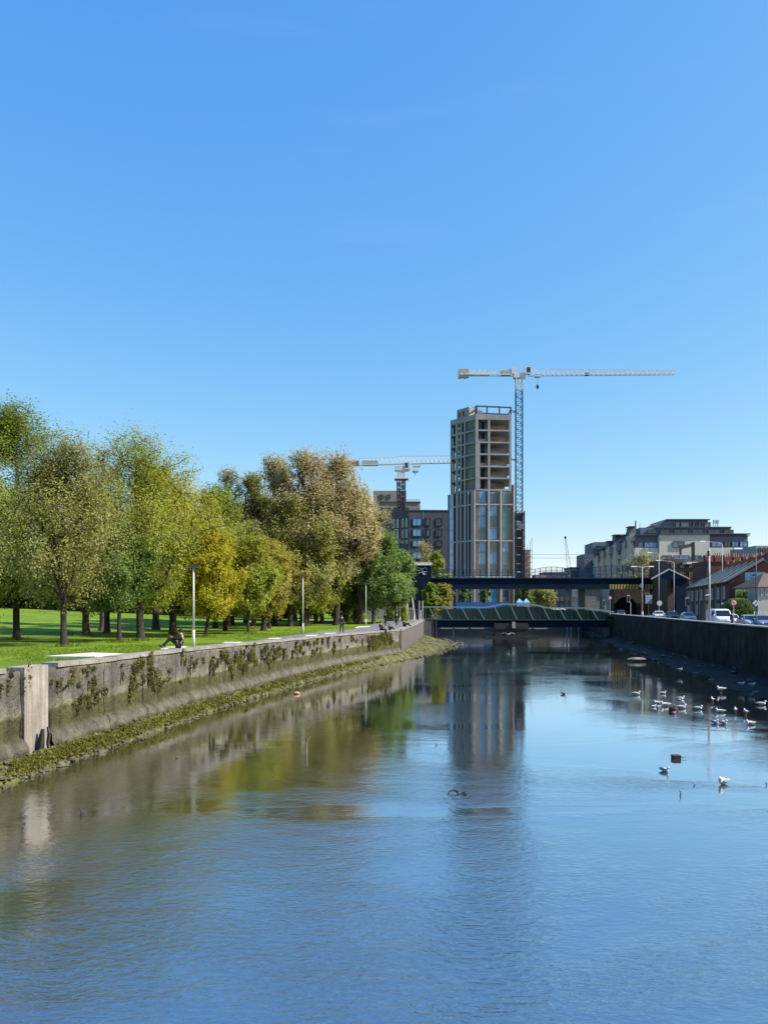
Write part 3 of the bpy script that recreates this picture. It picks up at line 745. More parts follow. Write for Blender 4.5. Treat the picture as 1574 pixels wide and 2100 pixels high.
# ---- grass tufts, wall weeds (uncountable, one object each)
def blades(name, pts, hts, m, seed, wd=.012, lean=.35, per=6):
    rs = np.random.RandomState(seed); n = len(pts) * per
    c = np.repeat(np.array(pts), per, 0); h = np.repeat(np.array(hts), per) * rs.uniform(.5, 1.2, n)
    c = c + np.stack([rs.normal(0, .05, n), rs.normal(0, .05, n), np.zeros(n)], 1) * (1 + h[:, None] * 4)
    a = rs.uniform(0, 6.28, n); d = np.stack([np.cos(a), np.sin(a), np.zeros(n)], 1); sd_ = np.stack([-np.sin(a), np.cos(a), np.zeros(n)], 1)
    w_ = wd * rs.uniform(.7, 1.6, n)[:, None] * (1 + h[:, None] * 3)
    tip = c + d * (h * lean)[:, None] + np.stack([np.zeros(n), np.zeros(n), h], 1)
    q = np.stack([c - sd_ * w_, c + sd_ * w_, tip], 1).reshape(-1, 3)
    return npmesh(name, q, np.arange(n * 3), 3, m, None, rs.uniform(0, 1, n))
rs = np.random.RandomState(4); pts = []; hts = []
for _ in range(26000):
    y = 23 + 75 * rs.rand() ** 1.7; x0 = lx(y); x = x0 - .7 - abs(rs.normal(0, 1)) * 9
    if rs.rand() < .25: x = x0 - .66 - rs.rand() * .5
    if fbm(x * .35, y * .35, 3) < -.05: continue
    if y > 45 and x0 - x < interp(y, [40, 52, 60, 75, 90, 140], [.64, .9, 2.3, 4.5, 5.7, 6.0]): continue
    pts.append((x, y, float(ground_left(x, y)) - .01)); hts.append(rs.uniform(.04, .11))
for o in [o for o in bpy.data.objects if o.name.startswith('tree') and o.parent is None and o.location.y < 75]:
    for _ in range(90):
        a = rs.rand() * 6.28; q = abs(rs.normal(.25, .28)) + .12; x = o.location.x + math.cos(a) * q; y = o.location.y + math.sin(a) * q
        pts.append((x, y, float(ground_left(x, y)) - .02)); hts.append(rs.uniform(.10, .30))
stuff(blades('grass_tufts', pts, hts, leaf_mat('tuft_blade', (.10, .16, .012), (.18, .27, .02), (.28, .36, .035)), 9), 'tufts of green grass standing in the lawn and round the trunks', 'grass')

def hanging(name, specs, m, seed, label):
    """leafy weeds rooted in the wall face: (y, z, length, width)"""
    rs = np.random.RandomState(seed); Q = []; Tn = []
    for (y, z, ln, wd) in specs:
        k = int(34 + 300 * ln * wd * 4); nn, dv = wall_normal(y, lx)
        dy = rs.normal(0, wd, k); dz = -np.abs(rs.rand(k)) ** 1.3 * ln + rs.normal(0, .04, k); of = .05 + np.abs(rs.normal(0, .07, k)) * (1 - .4 * np.abs(dz) / ln)
        yy_ = y + dy * (1 - .5 * np.abs(dz) / max(ln, .1)); xx = np.interp(yy_, LY, LX)
        c = np.stack([xx + nn.x * of, yy_ + nn.y * of, z + dz], 1)
        nr_ = rs.normal(0, .6, (k, 3)) + np.array([nn.x, nn.y, .5]); nr_ /= np.linalg.norm(nr_, axis=1)[:, None]
        u = np.cross(nr_, rs.normal(0, 1, (k, 3))); u /= np.linalg.norm(u, axis=1)[:, None]; v = np.cross(nr_, u)
        s = (.016 + .0006 * y) * rs.uniform(.5, 1.6, (k, 1))
        Q.append(np.stack([c - u * s, c - v * s * .7, c + u * s, c + v * s * .7], 1).reshape(-1, 3)); Tn.append(np.clip(rs.rand() * .7 + rs.rand(k) * .4, 0, 1))
    q = np.concatenate(Q); return stuff(npmesh(name, q, np.arange(len(q)), 4, m, None, np.concatenate(Tn)), label, 'weeds')
r_ = random.Random(12); sp = []
def wy(px):   # quay distance at a photo column
    return interp(px, [0, 200, 400, 600, 700, 820], [25, 31, 41, 57, 68.5, 85])
for px, py, ln, wd in ((47, 1385, .9, .18), (10, 1390, .5, .3), (100, 1405, .7, .12), (115, 1415, .3, .2), (190, 1380, .5, .15), (180, 1410, .35, .1), (205, 1415, .6, .2), (240, 1375, .5, .08),
                       (270, 1357, .5, .35), (285, 1358, .45, .4), (300, 1375, .5, .25), (320, 1392, .45, .5), (340, 1390, .35, .5), (365, 1345, .5, .3), (385, 1360, .8, .15), (405, 1345, .6, .3),
                       (425, 1340, .7, .4), (430, 1352, .8, .4), (445, 1345, .8, .5), (460, 1352, .9, .5), (476, 1350, .7, .6), (500, 1335, .9, .6), (520, 1340, .9, .6), (540, 1330, .7, .7), (555, 1340, .5, .6)):
    y = wy(px); 
    for _k in range(3): sp.append((y + r_.gauss(0, wd * 1.1), Z(py, y) + r_.gauss(0, .25), ln * r_.uniform(.3, 1.1), wd * .2))
for _ in range(210):
    px = r_.triangular(0, 815, 470); y = wy(px)
    if fbm(y * .22, 5.5, 3) < -.15 and px < 650: continue
    sp.append((y, lerp(1.95, lz(y) - .15, r_.random() ** .8), r_.uniform(.12, .75), r_.uniform(.03, .16)))
for _ in range(36):
    px = r_.uniform(755, 800); y = wy(px); sp.append((y, lerp(2.1, lz(y) - .2, r_.random()), r_.uniform(.2, .6), r_.uniform(.15, .5)))
hanging('wall_weeds', sp, leaf_mat('wall_weed_leaf', (.035, .036, .014), (.10, .10, .024), (.26, .25, .05)), 3, 'ragged weeds and ivy hanging from joints of the left quay wall')
sp = []
for _ in range(260):   # yellow-green algae and grass on the ledge
    y = wy(r_.uniform(-20, 815)); sp.append((y, r_.uniform(.3, .75), r_.uniform(.1, .35), r_.uniform(.05, .45)))
LXs = list(LX); LX = [v + .52 for v in LX]
for _ in range(600):   # weed mats over the whole apron
    y = wy(r_.uniform(-20, 815)); sp.append((y, r_.uniform(.10, .5), .12, r_.uniform(.08, .35)))
hanging('ledge_weeds', sp, leaf_mat('ledge_weed_leaf', (.07, .07, .012), (.15, .15, .022), (.27, .26, .06)), 5, 'yellow-green weed draped over the ledge at the foot of the left wall')
LX = LXs
# low shrubs at the end of the lawn
for px, py, tp, wp, k, lab in ((716, 1263, 1243, 30, 'deep', 'low dark shrub at the end of the lawn left of the third lamp post'), (740, 1263, 1236, 16, 'lime', 'pale green upright shrub beside the third lamp post'),
                               (800, 1266, 1240, 16, 'fresh', 'small green shrub between the two pale posts by the navy hoarding'), (826, 1268, 1245, 14, 'lime', 'small yellow-green shrub at the end of the path')):
    T(px, py, tp, wp, k, lab, px, nt=90, per=26, dist=128, size=.16, ch=.15, th=.4, cat='shrub', trunk=.06)
# ============================================================ buildings
class Face:
    """a facade seen as a frame: u runs along it, z is up, d is outward"""
    def __init__(s, p0, p1):
        s.p = Vector((p0[0], p0[1], 0)); e = Vector((p1[0], p1[1], 0)) - s.p; s.len = e.length; s.u = e.normalized(); s.n = Vector((s.u.y, -s.u.x, 0))
        s.rz = math.atan2(s.u.y, s.u.x)
    def pt(s, u, z, d): q = s.p + s.u * u + s.n * d; return (q.x, q.y, z)
    def box(s, mb, u0, u1, z0, z1, d0, d1):
        a = [s.pt(u0, z0, d1), s.pt(u1, z0, d1), s.pt(u1, z0, d0), s.pt(u0, z0, d0)]
        return mb.hexa(a + [(x, y, z1) for x, y, _ in a])
    def at(s, px):
        """u of the point of this face that a photo column sees"""
        k = (px - CXP) / F_PX     # p.x+u.x t = k (p.y+u.y t)
        return (k * s.p.y - s.p.x) / (s.u.x - k * s.u.y)
    def zat(s, px, py): y = s.p.y + s.u.y * s.at(px); return Z(py, y)
_wc = {}
def window(F, u0, u1, z0, z1, parent, frame_m, glass_m, bars=0, d=0.0, dep=.14, fr=.09):
    """window > frame mesh with a pane as its sub-part; meshes shared by size"""
    wd, h = round(u1 - u0, 2), round(z1 - z0, 2); key = (wd, h, frame_m.name, glass_m.name, bars, dep)
    if key not in _wc:
        b = MB()
        b.box(-wd / 2, -wd / 2 + fr, -dep, 0, 0, h); b.box(wd / 2 - fr, wd / 2, -dep, 0, 0, h)
        b.box(-wd / 2 + fr, wd / 2 - fr, -dep, 0, 0, fr); b.box(-wd / 2 + fr, wd / 2 - fr, -dep, 0, h - fr, h)
        for k in range(bars): x = -wd / 2 + wd * (k + 1) / (bars + 1); b.box(x - fr * .35, x + fr * .35, -dep * .8, 0, fr, h - fr)
        me = bpy.data.meshes.new('window'); me.from_pydata(b.v, [], b.f); me.materials.append(frame_m)
        g = MB().box(-wd / 2 + fr * .5, wd / 2 - fr * .5, -dep * .35, -dep * .2, fr * .5, h - fr * .5); mg = bpy.data.meshes.new('pane'); mg.from_pydata(g.v, [], g.f); mg.materials.append(glass_m)
        _wc[key] = (me, mg)
    me, mg = _wc[key]; c = Vector(F.pt((u0 + u1) / 2, z0, d)) - Vector(parent.location)
    o = inst(me, 'window', parent, c, F.rz); inst(mg, 'pane', o, (0, 0, 0)); return o
def block(t, name, poly, z0, z1, m, label=None):
    return MB().prism(poly, z0, z1).build(name, m, t, label=label)

CONC = mat('raw_concrete', (.26, .265, .275), .9, .18, .25, .1, streak=.2, space='World')
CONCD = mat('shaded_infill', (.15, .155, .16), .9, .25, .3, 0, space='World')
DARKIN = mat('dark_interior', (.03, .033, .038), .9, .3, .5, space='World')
BRNZ = mat('bronze_cladding', (.15, .105, .07), .5, .2, .4, 0, space='World')
FIN = mat('pale_fin', (.33, .33, .33), .6, .1, .4, 0, space='World')
GLB = glass('sky_reflect_glass', (.08, .25, .46), .05); GLT = glass('teal_glass', (.05, .16, .18), .05); GLD = glass('dark_glass', (.012, .016, .024), .08)  # first glass has the blue of the reflected sky put into its colour
GLB2 = glass('pale_blue_glass', (.16, .29, .42), .08); GLT2 = glass('deep_teal_glass', (.03, .09, .11), .04)
GLL = glass('light_blue_glass', (.16, .28, .50), .12)
STEELD = mat('dark_steel', (.035, .06, .085), .5, .2, 1, 0, space='World')

# ---- the tower
tw = thing('tower_block', 'tall unfinished tower, open concrete floors above blue glass and bronze cladding', 'tower', (X(975, 258), 262, 3.7))
A_ = (X(923, 266), 266.0); B_ = (X(975, 257), 257.0); C_ = (X(1048, 258), 258.0); D_ = (X(1048, 258) + 2.5, 274.0); E_ = (X(923, 266) + 4, 278.0)
FL = Face(A_, B_); FR = Face(B_, C_)
ztop = Z(849, 257)
floors = [Z(y, 257.5) for y in (1003, 979, 955, 930, 905.5, 881)]   # slab tops of the open floors
def inset(poly, k):
    cx = sum(p[0] for p in poly) / len(poly); cy = sum(p[1] for p in poly) / len(poly)
    return [(lerp(p[0], cx, k), lerp(p[1], cy, k)) for p in poly]
OUT = [A_, B_, C_, D_, E_]
zb = 3.6
for i, z in enumerate(floors): block(tw, 'floor_slab', OUT, z - .55, z, CONC)
# roof parapet band as walls, with a roof slab
b = MB(); zp0 = Z(860, 257)
block(tw, 'roof_slab', OUT, zp0, zp0 + .6, CONC)
for P0, P1 in ((A_, B_), (B_, C_), (C_, D_), (D_, E_), (E_, A_)):
    F = Face(P0, P1); F.box(b, .02, F.len - .02, zp0 + .6, ztop, -.35, 0)
b.build('parapet', CONC, tw)
# core and infill walls of the open floors: everything from the clad top up to the roof
zs = floors + [zp0]
ccx, ccy = X(962, 266), 268
for k in range(len(zs) - 1):
    z0, z1 = zs[k], zs[k + 1] - (.55 if k < len(zs) - 2 else 0)
    # columns
    colw = 1.5 if k < 4 else 1.0
    for F, us in ((FR, ((.0, colw if k < 4 else .9), (FR.at(1000), FR.at(1000) + .8), (FR.len - .75, FR.len))), (FL, ((0, .35), (FL.len - .5, FL.len - .02)))):
        for (u0, u1) in us:
            q = MB(); F.box(q, u0 + .01, u1 - .01, z0, z1, -.8, -.03); q.build('column', CONC, tw)
    # left face: solid strips with slot windows and grey recessed infill
    q = MB()
    s = [FL.at(x) for x in (923.5, 934, 938, 942.5, 945.5, 950, 953.5)]
    FL.box(q, s[1] - .25, s[2] + .05, z0, z1, -.5, -.02); FL.box(q, s[3], s[4], z0, z1, -.5, -.02); FL.box(q, s[5], s[6], z0, z1, -.5, -.02)
    zm = lerp(z0, z1, .5); FL.box(q, s[2] + .05, s[3], zm - .35, zm + .35, -.45, -.02); FL.box(q, s[2] + .05, s[3], z0, z0 + .25, -.45, -.02)
    q.build('window_strip', CONC, tw)
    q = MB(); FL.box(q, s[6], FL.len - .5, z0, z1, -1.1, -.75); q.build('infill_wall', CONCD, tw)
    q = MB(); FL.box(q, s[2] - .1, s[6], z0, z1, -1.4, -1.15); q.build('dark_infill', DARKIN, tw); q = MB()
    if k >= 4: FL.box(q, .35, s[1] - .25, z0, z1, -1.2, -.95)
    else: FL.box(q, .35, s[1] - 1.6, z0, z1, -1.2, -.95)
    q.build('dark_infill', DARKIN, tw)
    # back of the first bay, and the side wall seen through the wide bay
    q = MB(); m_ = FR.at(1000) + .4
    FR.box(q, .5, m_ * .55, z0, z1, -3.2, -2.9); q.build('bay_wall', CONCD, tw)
    q = MB(); FR.box(q, m_ * .55, m_ * .8, z0, z1, -3.6, -3.3); q.build('bay_shade_panel', DARKIN, tw)  # near-black solid panel stands in for the shade inside the opening
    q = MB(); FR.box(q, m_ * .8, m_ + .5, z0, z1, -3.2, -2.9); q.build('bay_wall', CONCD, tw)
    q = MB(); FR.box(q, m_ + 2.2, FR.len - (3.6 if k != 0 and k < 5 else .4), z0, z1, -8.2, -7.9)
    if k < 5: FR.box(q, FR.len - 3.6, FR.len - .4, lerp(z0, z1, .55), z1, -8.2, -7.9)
    q.build('bay_wall', mat('tan_blockwork', (.50, .40, .28), .9, .18, .8, .1, space='World'), tw)  # tan wall, its colour lightened for the sun entering the bay
    q = MB(); FR.box(q, m_ + .5, m_ + 1.5, z0, z1, -4.4, -4.2); q.build('bay_shade_panel', DARKIN, tw)
    if k in (1, 2, 3): q = MB(); FR.box(q, m_ + .9, FR.len - 1.2, z0, z0 + .9, -1.2, -1.12); q.build('edge_guard', mat('guard_green', (.12, .20, .18), .7), tw)
    if k in (2, 4): q = MB(); FR.box(q, .9, m_ - .7, z0, z0 + 1.1, -1.6, -1.0); q.build('pallet_stack', mat('pallet_wood', (.30, .22, .15), .9), tw)
# penthouse and the roof frame
pA, pB = FL.pt(FL.at(934), 0, -.6), FL.pt(FL.at(959), 0, -.6)
PF = Face(pA[:2], pB[:2]); q = MB(); PF.box(q, 0, PF.len, ztop - .1, PF.zat(936, 841), -6, 0); q.build('lift_house', CONC, tw)
for u in (.22, .55):
    q = MB(); PF.box(q, PF.len * u - .4, PF.len * u + .3, ztop + .6, ztop + 2.3, .0, .06); q.build('louvre', DARKIN, tw)
q = MB(); q.box(X(961, 264), X(978, 264), 262, 268, ztop - .1, Z(838, 264)); q.box(X(978, 264), X(988, 264), 263, 268, ztop - .1, Z(844, 264)); q.build('plant_room', CONC, tw)
q = MB(); 
for u in (0.2, FR.at(998), FR.at(1023.5), FR.len - .2):
    q2 = FR.pt(u, 0, -.2); q.bar((q2[0], q2[1], ztop), (q2[0], q2[1], Z(833, 257)), .45, .45)
q.build('frame_post', STEELD, tw)
q = MB()
a0 = FR.pt(0, Z(832.5, 257), -.2); a1 = FR.pt(FR.len, Z(834, 257), -.2); b0 = (a0[0] + 1.0, a0[1] + 9, a0[2]); b1 = (a1[0] + .5, a1[1] + 9, a1[2])
q.bar(a0, a1, .4, .45); q.bar(b0, b1, .35, .35); q.bar(a0, b0, .35, .35); q.bar(a1, b1, .35, .35); q.bar(a0, (a0[0], a0[1], ztop), .4, .4); q.bar(b1, (b1[0], b1[1], ztop), .35, .35)
q.build('roof_frame', STEELD, tw)
# clad lower part
k_ = 1.0
A2 = (X(918, 265), 265.0); B2 = (X(971, 255.8), 255.8); C2 = (X(1053, 256.6), 256.6); D2 = (X(1053, 256.6) + 2.5, 276); E2 = (A2[0] + 4, 279)
GLf = Face(A2, B2); GRf = Face(B2, C2); zc = Z(1007, 256)
block(tw, 'inner_core', inset([A2, B2, C2, D2, E2], .06), zb, zc - .8, DARKIN)
block(tw, 'roof_slab', inset([A2, B2, C2, D2, E2], .04), zc - .79, zc - .35, CONC)
flz = [Z(y, 256) for y in (1007, 1033.5, 1059, 1083.5, 1108.5, 1133.5, 1158, 1182, 1210, 1240, 1252)]
def fp(F, px0, px1, z0, z1, d0, d1, name, m): q = MB(); F.box(q, F.at(px0), F.at(px1), z0, z1, d0, d1); return q.build(name, m, tw)
for i in range(len(flz) - 1):
    z1, z0 = flz[i], flz[i + 1]
    for (p0, p1), g in (((981.5, 995.5), GLB), ((1004, 1019), GLB), ((1030.5, 1042.5), GLT)):
        fp(GRf, p0, p1, z0 + (.5 if i not in (0,) else .1), z1 - .02, -.7, -.45, 'pane', random.Random(i * 7 + int(p0)).choice((g, g, GLB2, GLT2)))
        fp(GRf, p0, p1, z0, z0 + .48, -.7, -.35, 'spandrel', GLT if i % 3 else GLD)
    for (p0, p1) in ((930.5, 935.5), (939.5, 943), (946, 951.5), (955, 958.5), (960.5, 966.5)):
        fp(GLf, p0, p1, z0 + .45, z1 - .02, -.5, -.35, 'pane', GLD); fp(GLf, p0, p1, z0, z0 + .43, -.5, -.3, 'spandrel', GLD)
    fp(GLf, 921, 929.5, z0 + .06, z1 - .02, -.5, .02, 'blue_panel', GLL)
for p0, p1 in ((974, 981.5), (995.5, 999.5), (1003, 1004), (1019, 1024.5), (1028, 1030.5), (1042.5, 1053)):
    fp(GRf, p0, p1, zb, zc, -.7, -.05, 'bronze_pier', BRNZ)
for p0, p1 in ((971, 974), (999.5, 1003), (1024.5, 1028), (1051.6, 1053.2)):
    fp(GRf, p0, p1, zb, zc + .15, -.75, .35, 'pale_fin', FIN)
for y in (1034.5, 1108.8, 1183): 
    z = Z(y, 256); fp(GRf, 974, 1051.5, z - .22, z + .22, -.7, .22, 'pale_band', FIN); fp(GLf, 930.5, 968, z - .2, z + .2, -.5, .2, 'pale_band', FIN)
for p0, p1 in ((918, 921), (929.5, 930.5)): fp(GLf, p0, p1, zb, zc, -.5, .1, 'dark_pier', STEELD)
for p0, p1 in ((935.5, 939.5), (943, 946), (951.5, 955), (958.5, 960.5), (966.5, 970.9)):
    fp(GLf, p0, p1, zb, zc, -.5, .25, 'pale_fin', mat('grey_fin', (.23, .235, .26), .6, .1, .4, 0, space='World'))
# upstand behind the cladding on the right
q = MB(); q.box(X(1049, 260), X(1052, 260), 258.5, 262, zc - 2, Z(995, 260)); q.build('upstand', BRNZ, tw)

# ---- stepped beige block and dark brick block on the left
BEIGE = mat('beige_brick', (.25, .215, .18), .9, .12, .5, .1, space='World'); DBRICK = mat('grey_brick', (.065, .072, .092), .9, .18, .6, .1, space='World')
WHT = mat('white_render', (.62, .61, .58), .8, .06, .5, space='World'); FRD = mat('dark_frame', (.03, .033, .04), .5, .1, space='World')
D1 = 330; bb = thing('apartment_building', 'stepped beige brick apartment block behind the plane trees and far crane', 'building', (X(810, D1), D1, 3.7))
block(bb, 'wall', [(X(700, D1), D1), (X(775, D1), D1), (X(775, D1), D1 + 14), (X(700, D1), D1 + 14)], 3.6, Z(1030, D1), BEIGE)
block(bb, 'wall', [(X(775, D1), D1 + .2), (X(861, D1), D1 + .2), (X(861, D1), D1 + 14), (X(775, D1), D1 + 14)], 3.6, Z(1030, D1), BEIGE)
block(bb, 'penthouse', [(X(765, D1), D1 + 2), (X(833, D1), D1 + 2), (X(833, D1), D1 + 12), (X(765, D1), D1 + 12)], Z(1030, D1) + .02, Z(1005, D1), BEIGE)
block(bb, 'roof_edge', [(X(774, D1), D1 - .2), (X(862, D1), D1 - .2), (X(862, D1), D1 + 14.2), (X(774, D1), D1 + 14.2)], Z(1030, D1) + .01, Z(1028.5, D1), DBRICK)
F = Face((X(775, D1), D1 + .2), (X(861, D1), D1 + .2))
for r0, r1 in ((1041, 1053), (1063, 1076), (1083, 1096), (1103, 1116)):
    for x0, x1 in ((779, 803), (806, 818), (826, 838)): 
        window(F, F.at(x0), F.at(x1), Z(r1, D1), Z(r0, D1), bb, FRD, GLD, 2, .12, .3)
F = Face((X(765, D1), D1 + 2), (X(833, D1), D1 + 2))
window(F, F.at(777), F.at(786), Z(1022, D1), Z(1013, D1), bb, FRD, GLD, 1, .1); window(F, F.at(792), F.at(800), Z(1022, D1), Z(1013, D1), bb, FRD, GLD, 1, .1)
q = MB()
for i in range(14): q.tube((X(834 + i * 2, D1), D1 + 1, Z(1028, D1)), (X(834 + i * 2, D1), D1 + 1, Z(1024, D1)), .06, n=4)
q.bar((X(833, D1), D1 + 1, Z(1024, D1)), (X(861, D1), D1 + 1, Z(1024, D1)), .12, .12); q.build('railing', FRD, bb)
D2_ = 300; db = thing('apartment_building', 'dark grey brick block with slot windows beside the tower', 'building', (X(860, D2_), D2_, 3.7))
c0 = (X(797, D2_), 306.0); c1 = (X(838, D2_), 299.0); c2 = (X(921, D2_), 300.0); ztb = Z(1048.5, 300)
block(db, 'wall', [c0, c1, c2, (c2[0], 316), (c0[0], 316)], 3.6, ztb, DBRICK)
block(db, 'parapet', [(c0[0] - .1, c0[1] - .15), (c1[0], c1[1] - .2), (c2[0] + .1, c2[1] - .2), (c2[0], 316.2), (c0[0] - .1, 316.2)], ztb + .01, ztb + .5, MATS['dark_steel'])
F1 = Face(c0, c1); F2 = Face(c1, c2)
for r0, r1 in ((1063.5, 1082), (1086, 1104), (1108, 1115), (1130, 1146)):
    for x0, x1 in ((801, 806), (809, 813.5), (820.5, 825), (829, 832)): window(F1, F1.at(x0), F1.at(x1), Z(r1, 301), Z(r0, 301), db, FRD, GLD, 0, .1, .25)
    for x0, x1 in ((806.3, 808.7), (814, 816.5), (825.3, 827.2), (832.3, 834.5)): 
        q = MB(); F1.box(q, F1.at(x0), F1.at(x1), Z(r1, 301), Z(r0, 301), 0, .12); q.build('white_reveal', WHT, db)
GLG = glass('grey_glass', (.10, .12, .14), .15)
for r0, r1 in ((1063, 1078.5), (1085, 1100), (1108, 1121), (1132, 1146)):
    for x0, x1, m_ in ((846, 864, GLB), (869, 874, GLD), (874.5, 882, GLG), (893.5, 905.5, GLG)): window(F2, F2.at(x0), F2.at(x1), Z(r1, 300), Z(r0, 300), db, FRD, m_, 1 if x1 - x0 > 10 else 0, .1, .25)
q = MB(); F2.box(q, F2.at(866), F2.at(867), 3.6, ztb, 0, .15); q.build('downpipe', MATS['grey_fin'], db)

# ---- stepped apartments on the right
AD = 262
ab = thing('apartment_building', 'large stepped beige apartment block with dark set-back top floors on the right', 'building', (X(1400, AD), AD, 3.7))
SAND = mat('sand_render', (.52, .49, .43), .9, .08, .3, space='World'); SLT = mat('slate_cladding', (.10, .12, .15), .7, .15, .4, space='World')
def slab_at(px0, px1, py0, py1, d0, d1, name, m, label=None): return MB().box(X(px0, AD), X(px1, AD), AD + d0, AD + d1, Z(py1, AD), Z(py0, AD)).build(name, m, ab, label=label)
def bottom(px0, px1, py0, d0, d1, name, m): return MB().box(X(px0, AD), X(px1, AD), AD + d0, AD + d1, 3.6, Z(py0, AD)).build(name, m, ab)
bottom(1351, 1454, 1095, 0, 22, 'wall', SAND); bottom(1454.2, 1550, 1123, 0, 22, 'wall', SAND); bottom(1303, 1350.8, 1123, 1.0, 24, 'wall', SAND)
slab_at(1454.2, 1535, 1099, 1122.8, 1.0, 20, 'set_back_floor', SLT); slab_at(1305, 1350.8, 1097, 1122.8, 2.0, 20, 'set_back_floor', SLT)
slab_at(1320, 1508, 1079.5, 1094.8, 4, 20, 'set_back_floor', SLT)
poly = [(X(1355, AD), Z(1079.4, AD)), (X(1468, AD), Z(1079.4, AD)), (X(1468, AD), Z(1061.5, AD)), (X(1380, AD), Z(1061.5, AD)), (X(1355, AD), Z(1072, AD))]
q = MB(); n_ = 5; q.add([(x, AD + 7, z) for x, z in poly] + [(x, AD + 18, z) for x, z in poly], [tuple(range(5)), tuple(range(9, 4, -1))] + [(k, 5 + k, 5 + (k + 1) % 5, (k + 1) % 5) for k in range(5)]); q.build('penthouse', SLT, ab)
for px0, px1, py0, py1, d in ((1351, 1508, 1078, 1080, 3.2), (1351, 1536, 1094, 1096, -.6), (1380, 1470, 1060, 1062, 6), (1303, 1352, 1095.5, 1097.5, .6), (1454, 1537, 1097.5, 1099.2, .3)):
    slab_at(px0, px1, py0, py1, d, d + 17, 'roof_edge', MATS['dark_steel'])
F = Face((X(1300, AD), AD), (X(1560, AD), AD))
def awin(x0, x1, y0, y1, g, bars=1, d=0.0, F_=None): F_ = F_ or F; window(F_, F_.at(x0), F_.at(x1), Z(y1, AD), Z(y0, AD), ab, FRD, g, bars, d + .12, .3)
awin(1378, 1402, 1110, 1123, GLG, 1); 
for x0 in (1362, 1380, 1398, 1440, 1452 - 6): pass
for x0, x1 in ((1356, 1376), (1440, 1452)): awin(x0, x1, 1139, 1150, GLG, 1)
for x0, x1 in ((1380, 1412), (1418, 1436)): awin(x0, x1, 1139, 1150, GLB, 2)
for x0, x1 in ((1457, 1482), (1491, 1514), (1517, 1541)): awin(x0, x1, 1139, 1150, GLG, 2)
F3 = Face((X(1300, AD), AD + 1), (X(1560, AD), AD + 1))
for x0, x1 in ((1457, 1479), (1483, 1496), (1499, 1512), (1515, 1532)): awin(x0, x1, 1110, 1121, GLB if x0 != 1483 else GLD, 1, 0, F3)
F4 = Face((X(1300, AD), AD + 2), (X(1560, AD), AD + 2))
for x0, x1, g in ((1307, 1317, GLB), (1319, 1349, GLB)): awin(x0, x1, 1111, 1122, g, 2, 0, F4)
for x0, x1 in ((1306, 1326), (1329, 1348)): awin(x0, x1, 1140, 1150, GLG, 1, 0, Face((X(1300, AD), AD + 1), (X(1560, AD), AD + 1)))
F5 = Face((X(1300, AD), AD + 7), (X(1560, AD), AD + 7))
for x0, x1, g in ((1383, 1392, WHT), (1394, 1412, GLG), (1418, 1424, GLD), (1430, 1436, GLD), (1443, 1455, GLG)): awin(x0, x1, 1066, 1077, GLG if g is WHT else g, 0, 0, F5)
F6 = Face((X(1300, AD), AD + 4), (X(1560, AD), AD + 4))
for x0, x1 in ((1326, 1345), (1352, 1372), (1380, 1410), (1418, 1440), (1450, 1475), (1482, 1502)): awin(x0, x1, 1084, 1092, GLD, 1, 0, F6)
# stepping bays that descend to the left, each farther along the street
steps = [(1292, 1303, 1081, 1097, 1110), (1281, 1292, 1098, 1112, 1123), (1262, 1281, 1098, 1116, 1128), (1248, 1264, 1111, 1124, 1137), (1236, 1250, 1126, 1133, 1143), (1225, 1238, 1137, 1142, 1150)]
for i, (x0, x1, yt, ym, yb) in enumerate(steps):
    d = 3 + i * 5
    Dk = AD + d
    MB().box(X(x0 - .5, Dk), X(x1 + 1, Dk), Dk, Dk + 5, 3.6, Z(ym, Dk)).build('wall', SAND, ab)
    MB().box(X(x0, Dk), X(x1 + 1, Dk), Dk + .5, Dk + 4.5, Z(ym, Dk) + .01, Z(yt, Dk)).build('set_back_floor', SLT, ab)
    MB().box(X(x0 - 5, Dk), X(x1 - 2, Dk), Dk - 1.2, Dk + 3, Z(yt, Dk), Z(yt - 1.5, Dk)).build('canopy', MATS['dark_steel'], ab)
    Fk = Face((X(x0, Dk), Dk), (X(x1, Dk), Dk))
    for zz in range(3):
        y0 = ym + 12 + zz * 18
        if y0 < 1180: window(Fk, Fk.at(x0 + 2.5), Fk.at(x1 - 2.5), Z(y0 + 10, Dk), Z(y0, Dk), ab, WHT, GLG, 1, .12, .3)
    MB().box(X(x0 - 3, Dk), X(x0 + 6, Dk), Dk - 1.6, Dk - .1, Z(yb, Dk), Z(ym - 2, Dk)).build('balcony', mat('balcony_panel', (.22, .23, .24), .4), ab)
for px, h, r0 in ((1322, 1061, .5), (1331, 1068, .18), (1309, 1074, .1)):
    MB().tube((X(px, AD), AD + 10, Z(1082, AD)), (X(px, AD), AD + 10, Z(h, AD)), r0 * .6, n=6).build('flue', MATS['balcony_panel'], ab)
for px in (1485, 1490, 1494):
    q = MB(); q.tube((X(px, AD), AD + 9, Z(1080, AD)), (X(px, AD), AD + 9, Z(1060, AD)), .12, n=5); q.box(X(px, AD) - .25, X(px, AD) + .25, AD + 8.8, AD + 9, Z(1068, AD), Z(1060.5, AD)); q.build('antenna', MATS['balcony_panel'], ab)
